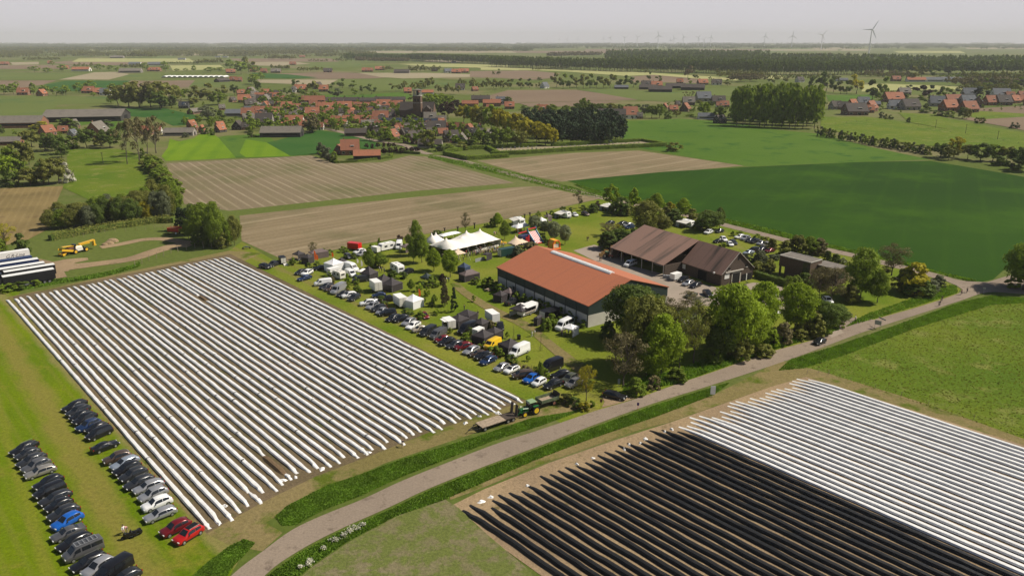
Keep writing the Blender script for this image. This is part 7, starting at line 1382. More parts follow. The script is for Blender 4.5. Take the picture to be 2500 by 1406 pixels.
houses('right of the village', Z3, [(40, 900, 90, 'O', T_, 0), (165, 935, 90, 'O', C_, 0), (470, 970, 100, 'O', C_, 0), (490, 745, 90, 'W', V_, 50, 'white'), (1200, 750, 130, 'W', B_, 0, 'dark'), (1430, 730, 90, 'D', C_, 0, 'white'), (1525, 735, 100, 'O', C_, 0), (1450, 755, 180, 'D', B_, -8, 'dark'), (1560, 780, 230, 'D', B_, -8, 'dark'), (1700, 745, 190, 'D', B_, -6, 'dark'), (1860, 762, 230, 'D', B_, -8, 'dark'), (1740, 700, 60, 'O', C_, 0), (1950, 712, 100, 'O', C_, 10), (2080, 712, 90, 'D', C_, 0, 'white'), (1280, 1025, 150, 'R', V_, 10, 'white'), (1110, 1035, 260, 'D', T_, 0, 'grey'), (1160, 995, 80, 'W', B_, 0, 'white'), (1370, 1025, 50, 'G', C_, 0, 'brown'), (1680, 960, 90, 'O', C_, 10), (1790, 960, 120, 'R', V_, 60, 'brown'), (1820, 900, 110, 'G', C_, 0, 'brown'), (1600, 940, 80, 'R', C_, 70, 'brown'), (1955, 865, 150, 'W', V_, 10, 'grey'), (2095, 890, 120, 'D', C_, 0, 'brown'), (2110, 1070, 130, 'D', C_, 40, 'dark'), (1720, 910, 60, 'D', C_, 30), (2150, 920, 90, 'R', C_, 10), (2110, 920, 70, 'R', C_, 0, 'white'), (1990, 1030, 50, 'W', B_, 0, 'white')], 'houses right of the village')
houses('in the hamlet on the right', Z4, [(700, 970, 130, 'D', C_, 20, 'grey'), (770, 970, 100, 'D', C_, 0, 'brick'), (860, 940, 110, 'O', V_, 40), (960, 930, 110, 'W', C_, 0, 'white'), (1050, 940, 120, 'W', B_, 0, 'grey'), (880, 1025, 230, 'D', V_, 12, 'brown'), (1030, 990, 160, 'R', V_, 50, 'brick'), (1010, 1000, 100, 'O', C_, 0), (1245, 900, 190, 'O', V_, 10), (1280, 965, 150, 'W', C_, 0, 'white'), (1400, 975, 180, 'D', V_, 10, 'grey'), (1660, 940, 130, 'W', V_, 0, 'grey'), (1775, 985, 170, 'O', V_, 20), (1810, 925, 170, 'R', V_, 10), (1950, 930, 150, 'W', V_, 10, 'grey'), (2050, 950, 150, 'D', V_, 70, 'brown'), (1960, 1000, 180, 'R', V_, 20, 'brick'), (2170, 930, 140, 'R', V_, 20), (2290, 930, 150, 'D', V_, 10, 'brown'), (2400, 910, 120, 'O', V_, 30), (2480, 900, 90, 'O', V_, 10), (1970, 850, 120, 'W', V_, 0, 'grey'), (2270, 855, 150, 'W', V_, 0, 'white'), (2470, 850, 90, 'R', C_, 20), (2360, 860, 90, 'R', C_, 10), (1275, 700, 90, 'R', C_, 10), (360, 710, 90, 'D', C_, 30, 'white'), (1465, 705, 170, 'O', B_, 0, 'white'), (1640, 705, 170, 'W', B_, 0, 'white'), (1800, 706, 180, 'W', B_, 0, 'white'), (1930, 710, 140, 'W', B_, 0, 'white'), (760, 700, 110, 'W', B_, 0, 'white'), (1350, 830, 120, 'G', C_, 10, 'brown'), (2580, 930, 130, 'O', V_, 0)], 'houses in the right hamlet')
for pr_, _, _ in HPROT.values(): drop(pr_)
# ---- church
cb = at(Z2, 1645, 838); ch = thing('church', cb, -.12, 'dark brick church with a square tower and columned lantern', 'church'); hT = 26.0; pxm = PXM(cb); cw = 75/3.906/pxm
hT = HGT(cb, Z2(1640, 603)[1]); hL = HGT(cb, Z2(1640, 552)[1]); print('church tower', cw, hT, hL)
wb = WM['brown']; m_cb = principled('church_brick', (.13, .082, .056), .9, noise=(.5, .2))
MB().box((0, 0, hT/2), (cw, cw, hT)).build('tower', m_cb, ch); MB().box((0, 0, hT+.15), (cw+.7, cw+.7, .4)).box((0, 0, hT*.72), (cw+.3, cw+.3, .3)).build('cornice', m_beam, ch)
m = MB(); a = cw*.42
for x in (-a, 0, a):
    for y in (-a, a): m.box((x, y, (hT+hL)/2), (.5, .5, hL-hT))
for y in (0,):
    for x in (-a, a): m.box((x, y, (hT+hL)/2), (.5, .5, hL-hT))
ln = m.build('lantern_column', m_beam, ch); MB().box((0, 0, hL+.25), (cw*1.15, cw*1.15, .5)).box((0, 0, hL+.9), (cw*.9, cw*.9, .9), top=(.2, .2)).build('lantern_roof', RM['G'], ch)
MB().box((0, 0, (hT+hL)/2), (cw*.3, cw*.3, hL-hT)).build('lantern_core', m_dark, ch)
for s in (-.2, .2): MB().box((s*cw, -cw/2-.02, hT*.84), (cw*.14, .1, 2.4)).build('bell_window', m_dark, ch)
x0 = -cw/2; m = MB(); NL_ = 26; g = [(0, -6, 0), (0, 6, 0), (0, 6, 9), (0, 0, 15.8), (0, -6, 9)]; xs = (-.6*NL_, cw/2-.2)
vs = [(-cw/2-NL_*.55, y+8, z) for _, y, z in g]+[(cw*1.9, y+8, z) for _, y, z in g]; m.add(vs, [(0, 4, 3, 2, 1), (5, 6, 7, 8, 9), (0, 5, 9, 4), (1, 2, 7, 6)]); m.build('nave_wall', m_cb, ch)
m = MB(); gable_roof(m, -cw/2-NL_*.55-.3, cw*1.9+.3, 2, 14, 8, 9, 16, .2, .4); m.build('nave_roof', RM['D'], ch)
m = MB(); X = cw*1.25; Wt = 80/3.906/pxm; g = [(-Wt/2, 0, 0), (Wt/2, 0, 0), (Wt/2, 0, 9.5), (0, 0, 13), (-Wt/2, 0, 9.5)]; vs = [(X+x, -3.5, z) for x, _, z in g]+[(X+x, 3, z) for x, _, z in g]; m.add(vs, [(0, 1, 2, 3, 4), (5, 9, 8, 7, 6), (0, 4, 9, 5), (1, 6, 7, 2)]); m.build('transept_wall', m_cb, ch)
for s in (-1, 1):
    MB().add([(X, -3.9, 13.3), (X+s*(Wt/2+.4), -3.9, 9.3), (X+s*(Wt/2+.4), 3, 9.3), (X, 3, 13.3), (X, -3.9, 13.0), (X+s*(Wt/2+.4), -3.9, 9.0), (X+s*(Wt/2+.4), 3, 9.0), (X, 3, 13.0)], [(0, 1, 2, 3), (7, 6, 5, 4), (0, 4, 5, 1), (1, 5, 6, 2)]).build('transept_roof', RM['D'], ch)
    MB().box((X+s*Wt/2, -3.5, 5.6), (.9, .9, 11.2)).build('corner_pier', m_cb, ch)
for k in (-1, 0, 1): MB().box((X+k*Wt*.24, -3.53, 6.3), (1.0, .1, 2.0)).build('arched_window', m_dark, ch)
# ---- stork-tower like dark post, greenhouse with white roof panels
p = at(Z1, 1350, 720); h = HGT(p, Z1(1350, 590)[1]); r_ = thing('lattice_tower', p, 0, 'slim dark tower in front of the village wood', 'tower'); m = MB()
for x in (-1, 1):
    for y in (-1, 1): m.tube((x, y, 0), (x*.8, y*.8, h), .15, n=4)
for k in range(6): z = h*k/6; m.tube((-1, -1, z), (1, -1, z+h/6), .08, n=3).tube((1, -1, z), (-1, -1, z+h/6), .08, n=3)
m.build('steel_frame', m_trim, r_); MB().box((0, 0, h), (3, 3, 1.6)).build('top_box', m_woodd, r_)
gp = at(Z1, 1840, 432); gl = 600/3.906/PXM(gp); r_ = thing('greenhouse', gp, 0, 'very long low greenhouse with bright white roof sections far left', 'greenhouse'); m = MB(); n = 12
for k in range(n): m.box((-gl/2+gl*(k+.5)/n, 14, 2.6), (gl/n*.97, 28, 2.2), top=(.25, 1))
m.build('roof_glass', m_whitep, r_); MB().box((0, 14, .8), (gl, 28.5, 1.6)).build('wall', RM['G'], r_)
# ---------------------------------------------------------------- clipped hedges, cemetery
def hedge(pts, w, h, label, col='D', name='hedge', dens=14, cat='hedge', group=None, rough=.12, ls=.28):
    P = [G(*q) for q in pts]; g = np.random.default_rng(len(pts)*7+int(abs(P[0].x))); Vs = []; Qs = []; n0 = 0
    root = thing(name, P[0], 0, label, cat, group); o0 = P[0]; mb = MB()
    for a, b in zip(P, P[1:]):
        L = (b-a).length; rz = math.atan2(b.y-a.y, b.x-a.x); c = (a+b)/2-o0; mb.box((c.x, c.y, h*.46), (L+w*.5, w*.86, h*.92), rz=rz)
        n = int(L*(2*h+w)*dens); t = g.uniform(0, 1, n); u = g.uniform(0, 2*h+w, n); y = np.where(u < h, -w/2, np.where(u < h+w, u-h-w/2, w/2)); z = np.where(u < h, u, np.where(u < h+w, h, u-h-w))
        nn = np.stack([g.normal(0, .4, n), np.where(u < h, -1, np.where(u < h+w, 0, 1))+g.normal(0, .4, n), np.where((u >= h) & (u < h+w), 1.0, .2)], 1)
        y = y+g.normal(0, rough, n); z = z+g.normal(0, rough, n); x = t*L
        C, S_ = math.cos(rz), math.sin(rz); X = x*C-y*S_+(a.x-o0.x); Y = x*S_+y*C+(a.y-o0.y); N2_ = np.stack([nn[:, 0]*C-nn[:, 1]*S_, nn[:, 0]*S_+nn[:, 1]*C, nn[:, 2]], 1)
        V, Q = quads(np.stack([X, Y, np.maximum(z, .05)], 1), N2_, ls, g); Vs.append(V); Qs.append(Q+n0); n0 += len(V)
    mb.build('hedge_core', LM['D' if col != 'K' else 'K'], root); link('hedge_leaves', npmesh('hedge_leaves', np.concatenate(Vs), np.concatenate(Qs), LM[col]), root); return root
CH = [Z3(0, 1295), Z3(420, 1280)], [Z3(560, 1272), Z3(1400, 1232), Z3(1610, 1272)]
hedge([Z2(1895, 1150), Z2(2100, 1120), Z2(2300, 1108)], 2.2, 2.4, 'clipped hedge around the empty plot left of the cemetery, rear side', 'F', dens=6, ls=.4)
hedge([Z2(1895, 1165), Z2(2110, 1215), Z2(2500, 1190)], 2.2, 2.6, 'clipped hedge along the near side of the empty plot', 'F', dens=6, ls=.4)
hedge([Z2(2300, 1110), Z2(2410, 1165)], 2.0, 2.4, 'short clipped hedge dividing plot and cemetery', 'F', dens=6, ls=.4)
hedge([Z3(-30, 1300), Z3(200, 1292), Z3(410, 1283)], 2.2, 2.4, 'rear cemetery hedge, left length before the pines', 'F', dens=6, ls=.4)
hedge([Z3(560, 1278), Z3(1000, 1256), Z3(1400, 1236)], 2.2, 2.4, 'rear cemetery hedge, long length under the pines', 'F', dens=6, ls=.4)
hedge([Z3(1400, 1238), Z3(1610, 1275)], 2.2, 2.4, 'slanting hedge closing the right end of the cemetery', 'F', dens=6, ls=.4)
hedge([Z3(0, 1362), Z3(300, 1352), Z3(800, 1318), Z3(1200, 1298), Z3(1590, 1280)], 2.4, 2.6, 'long near hedge of the cemetery', 'F', dens=6, ls=.4)
m_gs = principled('gravestone', (.32, .30, .28), .5, vary=.5, noise=(2, .2)); gsm = MB().box((0, 0, .5), (.9, .18, 1.0)).box((0, -.9, .12), (1.0, 1.7, .24)).mesh('gravestone', m_gs)
gi = 0
for row in range(4):
    for k in range(34):
        t = k/33; x = 60+t*1300; yb = 1340-row*13-t*62
        if 430 < x < 640 and row > 1 or cr.random() < .12: continue
        o = link('gravestone', gsm); o.location = at(Z3, x, yb); o.rotation_euler = (0, 0, cr.gauss(-.05, .08)); o.scale = (1, 1, cr.uniform(.7, 1.3)); gi += 1
        tag(o, 'small grey gravestone in the rows of the hedged cemetery', 'gravestone', 'gravestones in the cemetery')
hedge([N4(2180, 1110), N4(2437, 1190), N4(2560, 1220)], 1.2, 2.0, 'dark clipped hedge right of the farm shop terrace', 'D', dens=16)
hedge([N1(500, 650), N1(800, 590), N1(1100, 540), N1(1500, 480), N1(1650, 480)], 3.0, 2.2, 'shaggy hedge in front of the plantation', 'O', dens=9, ls=.4, rough=.4)
hedge([Z2(690, 1150), Z2(855, 1245), Z2(1060, 1235), Z2(1390, 1195), Z2(1390, 1165)], 1.4, 1.3, 'low hedge around the orange-roofed house plot', 'F', dens=6, ls=.35)
hedge([Z2(1280, 1140), Z2(1660, 1160)], 1.2, 1.6, 'low dark hedge under the row of round copper trees', 'D', dens=6, ls=.35)
hedge([B1(0+1480, 1390), B1(1600, 1300), B1(1727, 1215), B2(60, 1130), B2(190, 1140), B2(120, 1230), B2(-60, 1330)], 3.2, 1.3, 'long tufty ditch vegetation at the bottom of the left lawn', 'F', name='ditch_bank', dens=14, ls=.4, rough=.35, cat='hedge') if False else None
FARV = []; FARQ = []; TV = []
def blob_arr(seed, nf, ls, kind='round'):
    V, Q, _ = crown_arr(kind, nf, ls, seed, ncl=max(5, nf//12)); return V
BL = {(k, n): [blob_arr(3+i+n, n, l, k) for i in range(3)] for k in ('round', 'tall') for n, l in ((420, .10), (130, .17), (48, .26))}
def far_mass(name, pts, col, label, trunks=False):
    """pts: (point, height, width, kind, detail)"""
    Vs = []; g = random.Random(len(pts))
    for p, h, w, k, n in pts:
        v = g.choice(BL[(k, n)]).copy(); a = g.random()*6.28; c, s = math.cos(a), math.sin(a)
        x = (v[:, 0]*c-v[:, 1]*s)*w+p[0]; y = (v[:, 0]*s+v[:, 1]*c)*w+p[1]; Vs.append(np.stack([x, y, v[:, 2]*h], 1))
    V = np.concatenate(Vs); o = link(name, npmesh(name, V, np.arange(len(V)).reshape(-1, 4), LM[col])); tag(o, label, None, None, 'stuff')
    if trunks:
        m = MB()
        for p, h, w, k, n in pts: m.tube((p[0], p[1], 0), (p[0], p[1], h*.55), .35, .2, 3, False)
        tag(m.build('distant_trunks', m_bark), 'thin trunks under the '+label, None, None, 'stuff')
    return o
# ---------------------------------------------------------------- trees of the middle distance
trees('in the wood behind the left farm', Z1, [(x, yb, yt, w, 'round', c) for x, yb, yt, w, c in [(1130, 700, 500, 220, 'O'), (1230, 710, 480, 240, 'O'), (1330, 715, 470, 230, 'O'), (1440, 715, 470, 220, 'N'), (1540, 720, 470, 240, 'O'), (1620, 700, 480, 220, 'O'), (1530, 735, 560, 190, 'D'), (1640, 720, 600, 130, 'D'), (1730, 650, 510, 150, 'F'), (1800, 640, 530, 120, 'F'), (1880, 640, 510, 160, 'O'), (1980, 640, 490, 190, 'O'), (2080, 690, 560, 200, 'F'), (2130, 640, 500, 120, 'O'), (1850, 710, 620, 120, 'O'), (1910, 640, 560, 90, 'Y'), (1060, 680, 600, 90, 'F')]])
trees('along the left village gardens', Z1, [(1990, 830, 700, 190, 'round', 'G'), (2110, 810, 740, 90, 'bush', 'D'), (1770, 870, 800, 90, 'egg', 'F'), (1885, 870, 790, 110, 'egg', 'F'), (2015, 890, 800, 100, 'egg', 'F'), (2120, 870, 810, 90, 'egg', 'F'), (2200, 860, 820, 90, 'bush', 'F'), (1770, 1000, 950, 80, 'bush', 'G'), (2240, 600, 490, 90, 'egg', 'D'), (2470, 560, 470, 70, 'egg', 'D'), (2400, 1000, 930, 90, 'bush', 'D'), (2030, 980, 930, 60, 'bush', 'D'), (1960, 970, 900, 90, 'bush', 'D')])
trees('', Z1, mass=('roadside_trees', 'F', 'trees along the roads far on the left'), rows=[(40, 590, 500, 120, 'round', 'F'), (130, 590, 490, 130, 'round', 'O'), (160, 530, 470, 70, 'egg', 'O'), (320, 590, 480, 90, 'round', 'D'), (430, 590, 500, 110, 'round', 'F'), (540, 600, 520, 110, 'round', 'D'), (630, 600, 500, 100, 'round', 'P'), (755, 580, 480, 100, 'round', 'F'), (870, 560, 460, 120, 'round', 'D'), (600, 600, 560, 60, 'bush', 'D'), (890, 610, 570, 80, 'bush', 'D'), (1080, 580, 490, 110, 'round', 'O'), (330, 380, 320, 120, 'round', 'O'), (455, 385, 335, 110, 'round', 'D'), (600, 370, 310, 110, 'round', 'O'), (500, 320, 270, 50, 'egg', 'D'), (1130, 380, 330, 60, 'egg', 'O'), (950, 360, 300, 100, 'round', 'O'), (1060, 365, 310, 80, 'round', 'O'), (1385, 370, 285, 80, 'egg', 'D'), (1580, 375, 275, 90, 'egg', 'D'), (1850, 370, 315, 60, 'egg', 'D'), (1775, 370, 340, 50, 'egg', 'D'), (1690, 370, 345, 70, 'bush', 'D'), (2010, 380, 330, 140, 'round', 'D'), (2100, 370, 330, 100, 'round', 'O'), (2300, 400, 270, 170, 'round', 'D'), (2190, 360, 260, 110, 'round', 'O'), (2330, 290, 240, 100, 'round', 'D'), (2430, 390, 310, 90, 'round', 'D'), (2420, 500, 400, 150, 'round', 'O'), (2490, 460, 380, 80, 'round', 'O')])
trees('in the village', Z2, [(30, 380, 220, 130, 'round', 'O'), (60, 490, 400, 110, 'round', 'O'), (125, 370, 320, 70, 'round', 'D'), (120, 560, 460, 80, 'egg', 'D'), (470, 520, 440, 100, 'round', 'D'), (640, 640, 470, 130, 'tall', 'O'), (560, 520, 480, 80, 'round', 'D'), (820, 540, 470, 100, 'round', 'D'), (920, 530, 440, 110, 'round', 'D'), (1020, 530, 460, 110, 'round', 'F'), (870, 630, 530, 150, 'round', 'G'), (1040, 600, 530, 130, 'round', 'F'), (1200, 590, 490, 110, 'round', 'D'), (1110, 570, 500, 80, 'round', 'D'), (390, 700, 610, 100, 'round', 'F'), (510, 690, 610, 120, 'round', 'F'), (390, 600, 530, 90, 'round', 'D'), (725, 650, 595, 30, 'egg', 'D'), (843, 650, 605, 28, 'egg', 'D'), (945, 650, 600, 28, 'egg', 'D'), (1020, 650, 615, 26, 'egg', 'D'), (1122, 645, 600, 28, 'egg', 'D'), (1250, 645, 600, 30, 'egg', 'D'), (1365, 645, 615, 26, 'egg', 'D'),
 (1470, 810, 690, 110, 'round', 'B'), (640, 960, 790, 150, 'round', 'N'), (780, 890, 780, 110, 'round', 'F'), (840, 910, 820, 90, 'round', 'F'), (740, 860, 760, 90, 'round', 'F'), (970, 920, 850, 70, 'bush', 'H'), (1180, 1030, 930, 100, 'egg', 'F'), (1220, 1030, 930, 80, 'egg', 'F'), (1290, 1040, 920, 100, 'egg', 'F'), (1740, 1110, 930, 170, 'round', 'O'), (1240, 950, 850, 90, 'bush', 'D'), (1320, 790, 750, 50, 'bush', 'F'), (1240, 900, 850, 70, 'bush', 'O'), (920, 900, 860, 40, 'bush', 'D'), (150, 730, 690, 90, 'bush', 'G'), (50, 870, 820, 80, 'bush', 'D'), (1160, 790, 750, 70, 'bush', 'F'), (1000, 780, 740, 80, 'bush', 'O'), (880, 800, 760, 60, 'bush', 'D'),
 (1745, 720, 580, 130, 'round', 'B'), (1850, 720, 580, 140, 'round', 'B'), (1920, 720, 600, 110, 'round', 'F'), (1800, 800, 640, 140, 'round', 'D'), (1960, 690, 600, 100, 'round', 'F'), (1930, 820, 660, 180, 'round', 'P'), (2010, 740, 640, 90, 'round', 'P'), (1570, 650, 590, 60, 'round', 'O')])
trees('in the tall golden avenue by the church', Z2, [(2080, 860, 690, 150, 'round', 'Y'), (2140, 880, 700, 130, 'round', 'F'), (2200, 900, 690, 150, 'round', 'Y'), (2270, 910, 710, 150, 'round', 'O'), (2340, 930, 690, 150, 'round', 'B'), (2420, 960, 730, 160, 'round', 'Y'), (2500, 1000, 760, 150, 'round', 'Y'), (2380, 1060, 900, 150, 'round', 'F'), (2240, 1060, 910, 150, 'round', 'F'), (2130, 1080, 980, 130, 'bush', 'D'), (2300, 1090, 980, 120, 'bush', 'D'), (2460, 1080, 930, 130, 'round', 'D'), (2060, 1120, 1040, 150, 'bush', 'O'), (1830, 1130, 1060, 140, 'bush', 'D'), (1930, 1120, 1060, 120, 'bush', 'F')])
trees('in the golden wood beside the pines', Z3, [(60, 1140, 930, 150, 'round', 'Y'), (150, 1170, 980, 160, 'round', 'B'), (240, 1200, 970, 160, 'round', 'Y'), (330, 1230, 1020, 170, 'round', 'Y'), (420, 1250, 1050, 170, 'round', 'Y'), (500, 1270, 1070, 160, 'round', 'Y'), (560, 1275, 1110, 120, 'round', 'Y'), (150, 1290, 1100, 160, 'round', 'F'), (60, 1290, 1120, 150, 'round', 'F'), (270, 1290, 1140, 150, 'round', 'O')])
pr2 = random.Random(4); rows = []
for r in range(5):
    for k in range(12 if r < 4 else 10): rows.append((330+k*72+r*28+pr2.uniform(-15, 15), 1090+r*38+pr2.uniform(-6, 6)+k*1.5, 930+r*33+pr2.uniform(-8, 8), 120, 'tall' if pr2.random() < .6 else 'cone', 'K'))
rows += [(1190, 1215, 1045, 130, 'round', 'K'), (1120, 1225, 1060, 120, 'round', 'K'), (1020, 1225, 1060, 120, 'round', 'K')]
trees('', Z3, rows, mass=('pine_wood', 'K', 'dark pine wood above the cemetery', 1))
trees('in the hedgerow right of the village', Z3, [(100, 745, 670, 80, 'round', 'D'), (180, 745, 660, 90, 'round', 'D'), (20, 745, 660, 80, 'round', 'O'), (270, 745, 650, 90, 'round', 'O'), (350, 740, 655, 90, 'round', 'D'), (430, 740, 690, 60, 'round', 'O'), (440, 670, 640, 50, 'bush', 'D')]+[(600+i*62, 735+(i % 3)*5, 600+(i % 4)*12, 110, 'round', 'OFDO'[i % 4]) for i in range(11)]+[(1310, 735, 640, 110, 'round', 'D'), (1460, 670, 595, 60, 'round', 'D'), (1550, 690, 620, 80, 'round', 'O'), (1815, 650, 535, 110, 'round', 'N'), (1890, 660, 590, 70, 'round', 'D'), (1830, 710, 650, 60, 'round', 'F'), (1240, 580, 520, 80, 'round', 'O'), (1420, 600, 550, 70, 'round', 'O'), (700, 560, 535, 50, 'bush', 'D'), (65, 620, 565, 50, 'round', 'D'), (15, 615, 585, 30, 'bush', 'D'), (2280, 650, 590, 90, 'round', 'O'), (2090, 610, 560, 100, 'round', 'O'), (2180, 720, 660, 80, 'round', 'O'), (2020, 670, 630, 30, 'egg', 'D'), (150, 890, 820, 80, 'round', 'D')])
trees('in the hedge line behind the pine wood', Z3, [(420, 980, 900, 90, 'round', 'F'), (560, 980, 890, 110, 'round', 'F'), (690, 970, 900, 90, 'round', 'F'), (790, 1000, 880, 110, 'round', 'D'), (860, 990, 835, 130, 'round', 'F'), (930, 1000, 880, 110, 'round', 'D'), (1000, 1000, 880, 120, 'round', 'D'), (1100, 970, 880, 120, 'round', 'O'), (1180, 960, 890, 80, 'round', 'D'), (1060, 1010, 930, 110, 'round', 'O'), (1270, 940, 890, 100, 'round', 'D'), (1350, 940, 890, 80, 'round', 'D'), (1420, 1010, 890, 110, 'round', 'G'), (1480, 1020, 900, 110, 'round', 'F'), (1550, 1020, 890, 120, 'round', 'F'), (1630, 1025, 960, 80, 'bush', 'D'), (1710, 1010, 950, 80, 'round', 'O'), (1960, 1010, 870, 120, 'round', 'B'), (2110, 1030, 910, 110, 'round', 'F'), (2030, 920, 860, 70, 'round', 'D'), (1800, 840, 770, 60, 'open', 'N'), (1860, 840, 770, 70, 'open', 'N'), (1840, 1000, 980, 80, 'bush', 'F'), (310, 940, 900, 90, 'bush', 'D'), (1920, 900, 850, 70, 'round', 'O')])
rows = []
for r in range(4):
    for k in range(11): rows.append((2290+k*72-r*14+pr2.uniform(-20, 20), 1010+r*26+k*3, 700+r*14+abs(k-5)*5+pr2.uniform(-8, 8), 130, 'tall', 'F' if pr2.random() < .4 else 'O'))
trees('', Z3, rows, mass=('poplar_grove', 'F', 'tall dense poplar grove on the right', 1))
trees('around the right hamlet', Z4, [(480, 800, 640, 130, 'round', 'D'), (610, 810, 610, 170, 'round', 'D'), (680, 810, 640, 110, 'round', 'D'), (750, 820, 700, 100, 'round', 'O'), (900, 820, 635, 160, 'round', 'Y'), (810, 820, 700, 90, 'round', 'F'), (1050, 880, 690, 170, 'round', 'D'), (1160, 830, 660, 140, 'round', 'F'), (1130, 880, 760, 110, 'round', 'F'), (1110, 900, 830, 80, 'round', 'F'), (1400, 790, 730, 140, 'round', 'G'), (1530, 860, 730, 190, 'round', 'P'), (1590, 850, 740, 120, 'round', 'K'), (1690, 850, 740, 110, 'round', 'D'), (1750, 850, 750, 110, 'round', 'F'), (1840, 840, 760, 100, 'round', 'G'), (1510, 880, 830, 80, 'bush', 'F'), (1590, 890, 830, 90, 'bush', 'F'), (1700, 890, 830, 130, 'bush', 'F'), (1380, 870, 820, 90, 'bush', 'D'), (1910, 870, 800, 60, 'cone', 'K'), (2100, 860, 750, 160, 'round', 'K'), (2050, 860, 760, 90, 'cone', 'K'), (1240, 840, 790, 110, 'bush', 'O'), (60, 710, 655, 60, 'round', 'D'), (120, 720, 650, 110, 'round', 'O'), (240, 710, 650, 110, 'round', 'O'), (1570, 970, 910, 80, 'bush', 'D'), (1430, 700, 560, 130, 'round', 'O'), (1520, 660, 550, 120, 'round', 'O'), (1350, 650, 590, 90, 'round', 'O'), (1290, 640, 590, 80, 'round', 'F'), (1640, 670, 540, 110, 'round', 'D'), (1780, 640, 530, 180, 'round', 'D'), (1880, 700, 630, 60, 'egg', 'F'), (1960, 720, 650, 90, 'round', 'O')]+[(1660+i*38, 680-i*2, 635-i*3, 42, 'round', 'F') for i in range(8)]+[(2050+i*75, 790-(i % 2)*20, 680-(i % 3)*10, 120, 'round', 'OFGD'[i % 4]) for i in range(7)]
 +[(1140, 1050, 990, 60, 'bush', 'G'), (1180, 1060, 1010, 40, 'bush', 'O'), (1225, 1065, 1020, 50, 'bush', 'D'), (1395, 1095, 1040, 50, 'bush', 'D'), (1560, 1000, 960, 120, 'bush', 'D'), (1680, 1030, 980, 120, 'bush', 'D'), (1780, 1040, 980, 110, 'bush', 'F'), (1910, 1050, 950, 110, 'tall', 'D'), (1950, 1060, 960, 80, 'tall', 'O'), (2050, 1100, 1040, 50, 'bush', 'O'), (2100, 1100, 1040, 60, 'bush', 'O'), (2380, 1150, 1090, 50, 'bush', 'G'), (2430, 1150, 1095, 50, 'bush', 'G')])
rows = []
for i in range(34):
    t = i/33; rows.append((520+t*1080+pr2.uniform(-12, 12), 1215+t*185+pr2.uniform(-4, 4), 1215+t*185-70-pr2.uniform(0, 25), 60+25*t, 'bush' if i % 3 else 'open', 'OGF'[i % 3]))
trees('in the gappy hedge across the right meadows', Z4, [r for r in rows if not (720 < r[0] < 745 or 915 < r[0] < 940)], lod=1)
trees('in the copse at the right edge', Z4, [(1700, 1430, 1290, 170, 'round', 'D'), (1830, 1420, 1230, 170, 'round', 'Y'), (1780, 1450, 1320, 150, 'round', 'O'), (1960, 1440, 1300, 150, 'round', 'O'), (2080, 1460, 1290, 200, 'round', 'D'), (2200, 1460, 1300, 170, 'round', 'F'), (2330, 1470, 1320, 170, 'round', 'O'), (2450, 1500, 1330, 180, 'round', 'D'), (2560, 1560, 1300, 220, 'round', 'D'), (2400, 1540, 1420, 170, 'bush', 'D'), (2250, 1500, 1400, 150, 'bush', 'D')])
trees('along the village entrance road', Z2, [(1155, 1110, 1055, 42, 'round', 'P'), (1205, 1115, 1060, 40, 'round', 'P'), (1260, 1105, 1050, 45, 'round', 'P'), (1315, 1100, 1050, 42, 'round', 'P'), (1365, 1100, 1050, 42, 'round', 'P'), (1415, 1100, 1050, 42, 'round', 'P'), (1320, 1165, 1100, 50, 'round', 'P'), (1380, 1160, 1095, 50, 'round', 'P'), (1435, 1160, 1090, 50, 'round', 'P'), (1485, 1155, 1095, 45, 'round', 'P'), (1530, 1150, 1090, 45, 'round', 'P'), (1585, 1150, 1090, 45, 'round', 'P'), (1635, 1150, 1090, 45, 'round', 'P'), (720, 1160, 1050, 100, 'bush', 'G'), (760, 1190, 1070, 110, 'bush', 'G'), (800, 1220, 1100, 110, 'bush', 'G'), (850, 1235, 1130, 90, 'bush', 'F')])
trees('beside the cemetery corner', Z3, [(1690, 1325, 1240, 150, 'bush', 'O')])
# ---------------------------------------------------------------- far woods and hedgerows: nobody could count these
fg = random.Random(77)
def belt(Zf, a, b, ht, hj=.15, sp=None, wid=None, rows_=1, rs=12, kind='round', det=130):
    P, Q = G(*Zf(*a)), G(*Zf(*b)); L = (Q-P).length; sp = sp or ht*.55; out = []; d = (Q-P)/L; n = Vector((-d.y, d.x, 0)); n = n if n.y > 0 else -n
    for r in range(rows_):
        for k in range(int(L/sp)+1):
            p = P+d*(k*sp+fg.gauss(0, sp*.2))+n*(r*rs+fg.gauss(0, rs*.15)); out.append((p, ht*fg.uniform(1-hj, 1+hj*.6), (wid or ht*.75)*fg.uniform(.8, 1.25), kind, det))
    return out
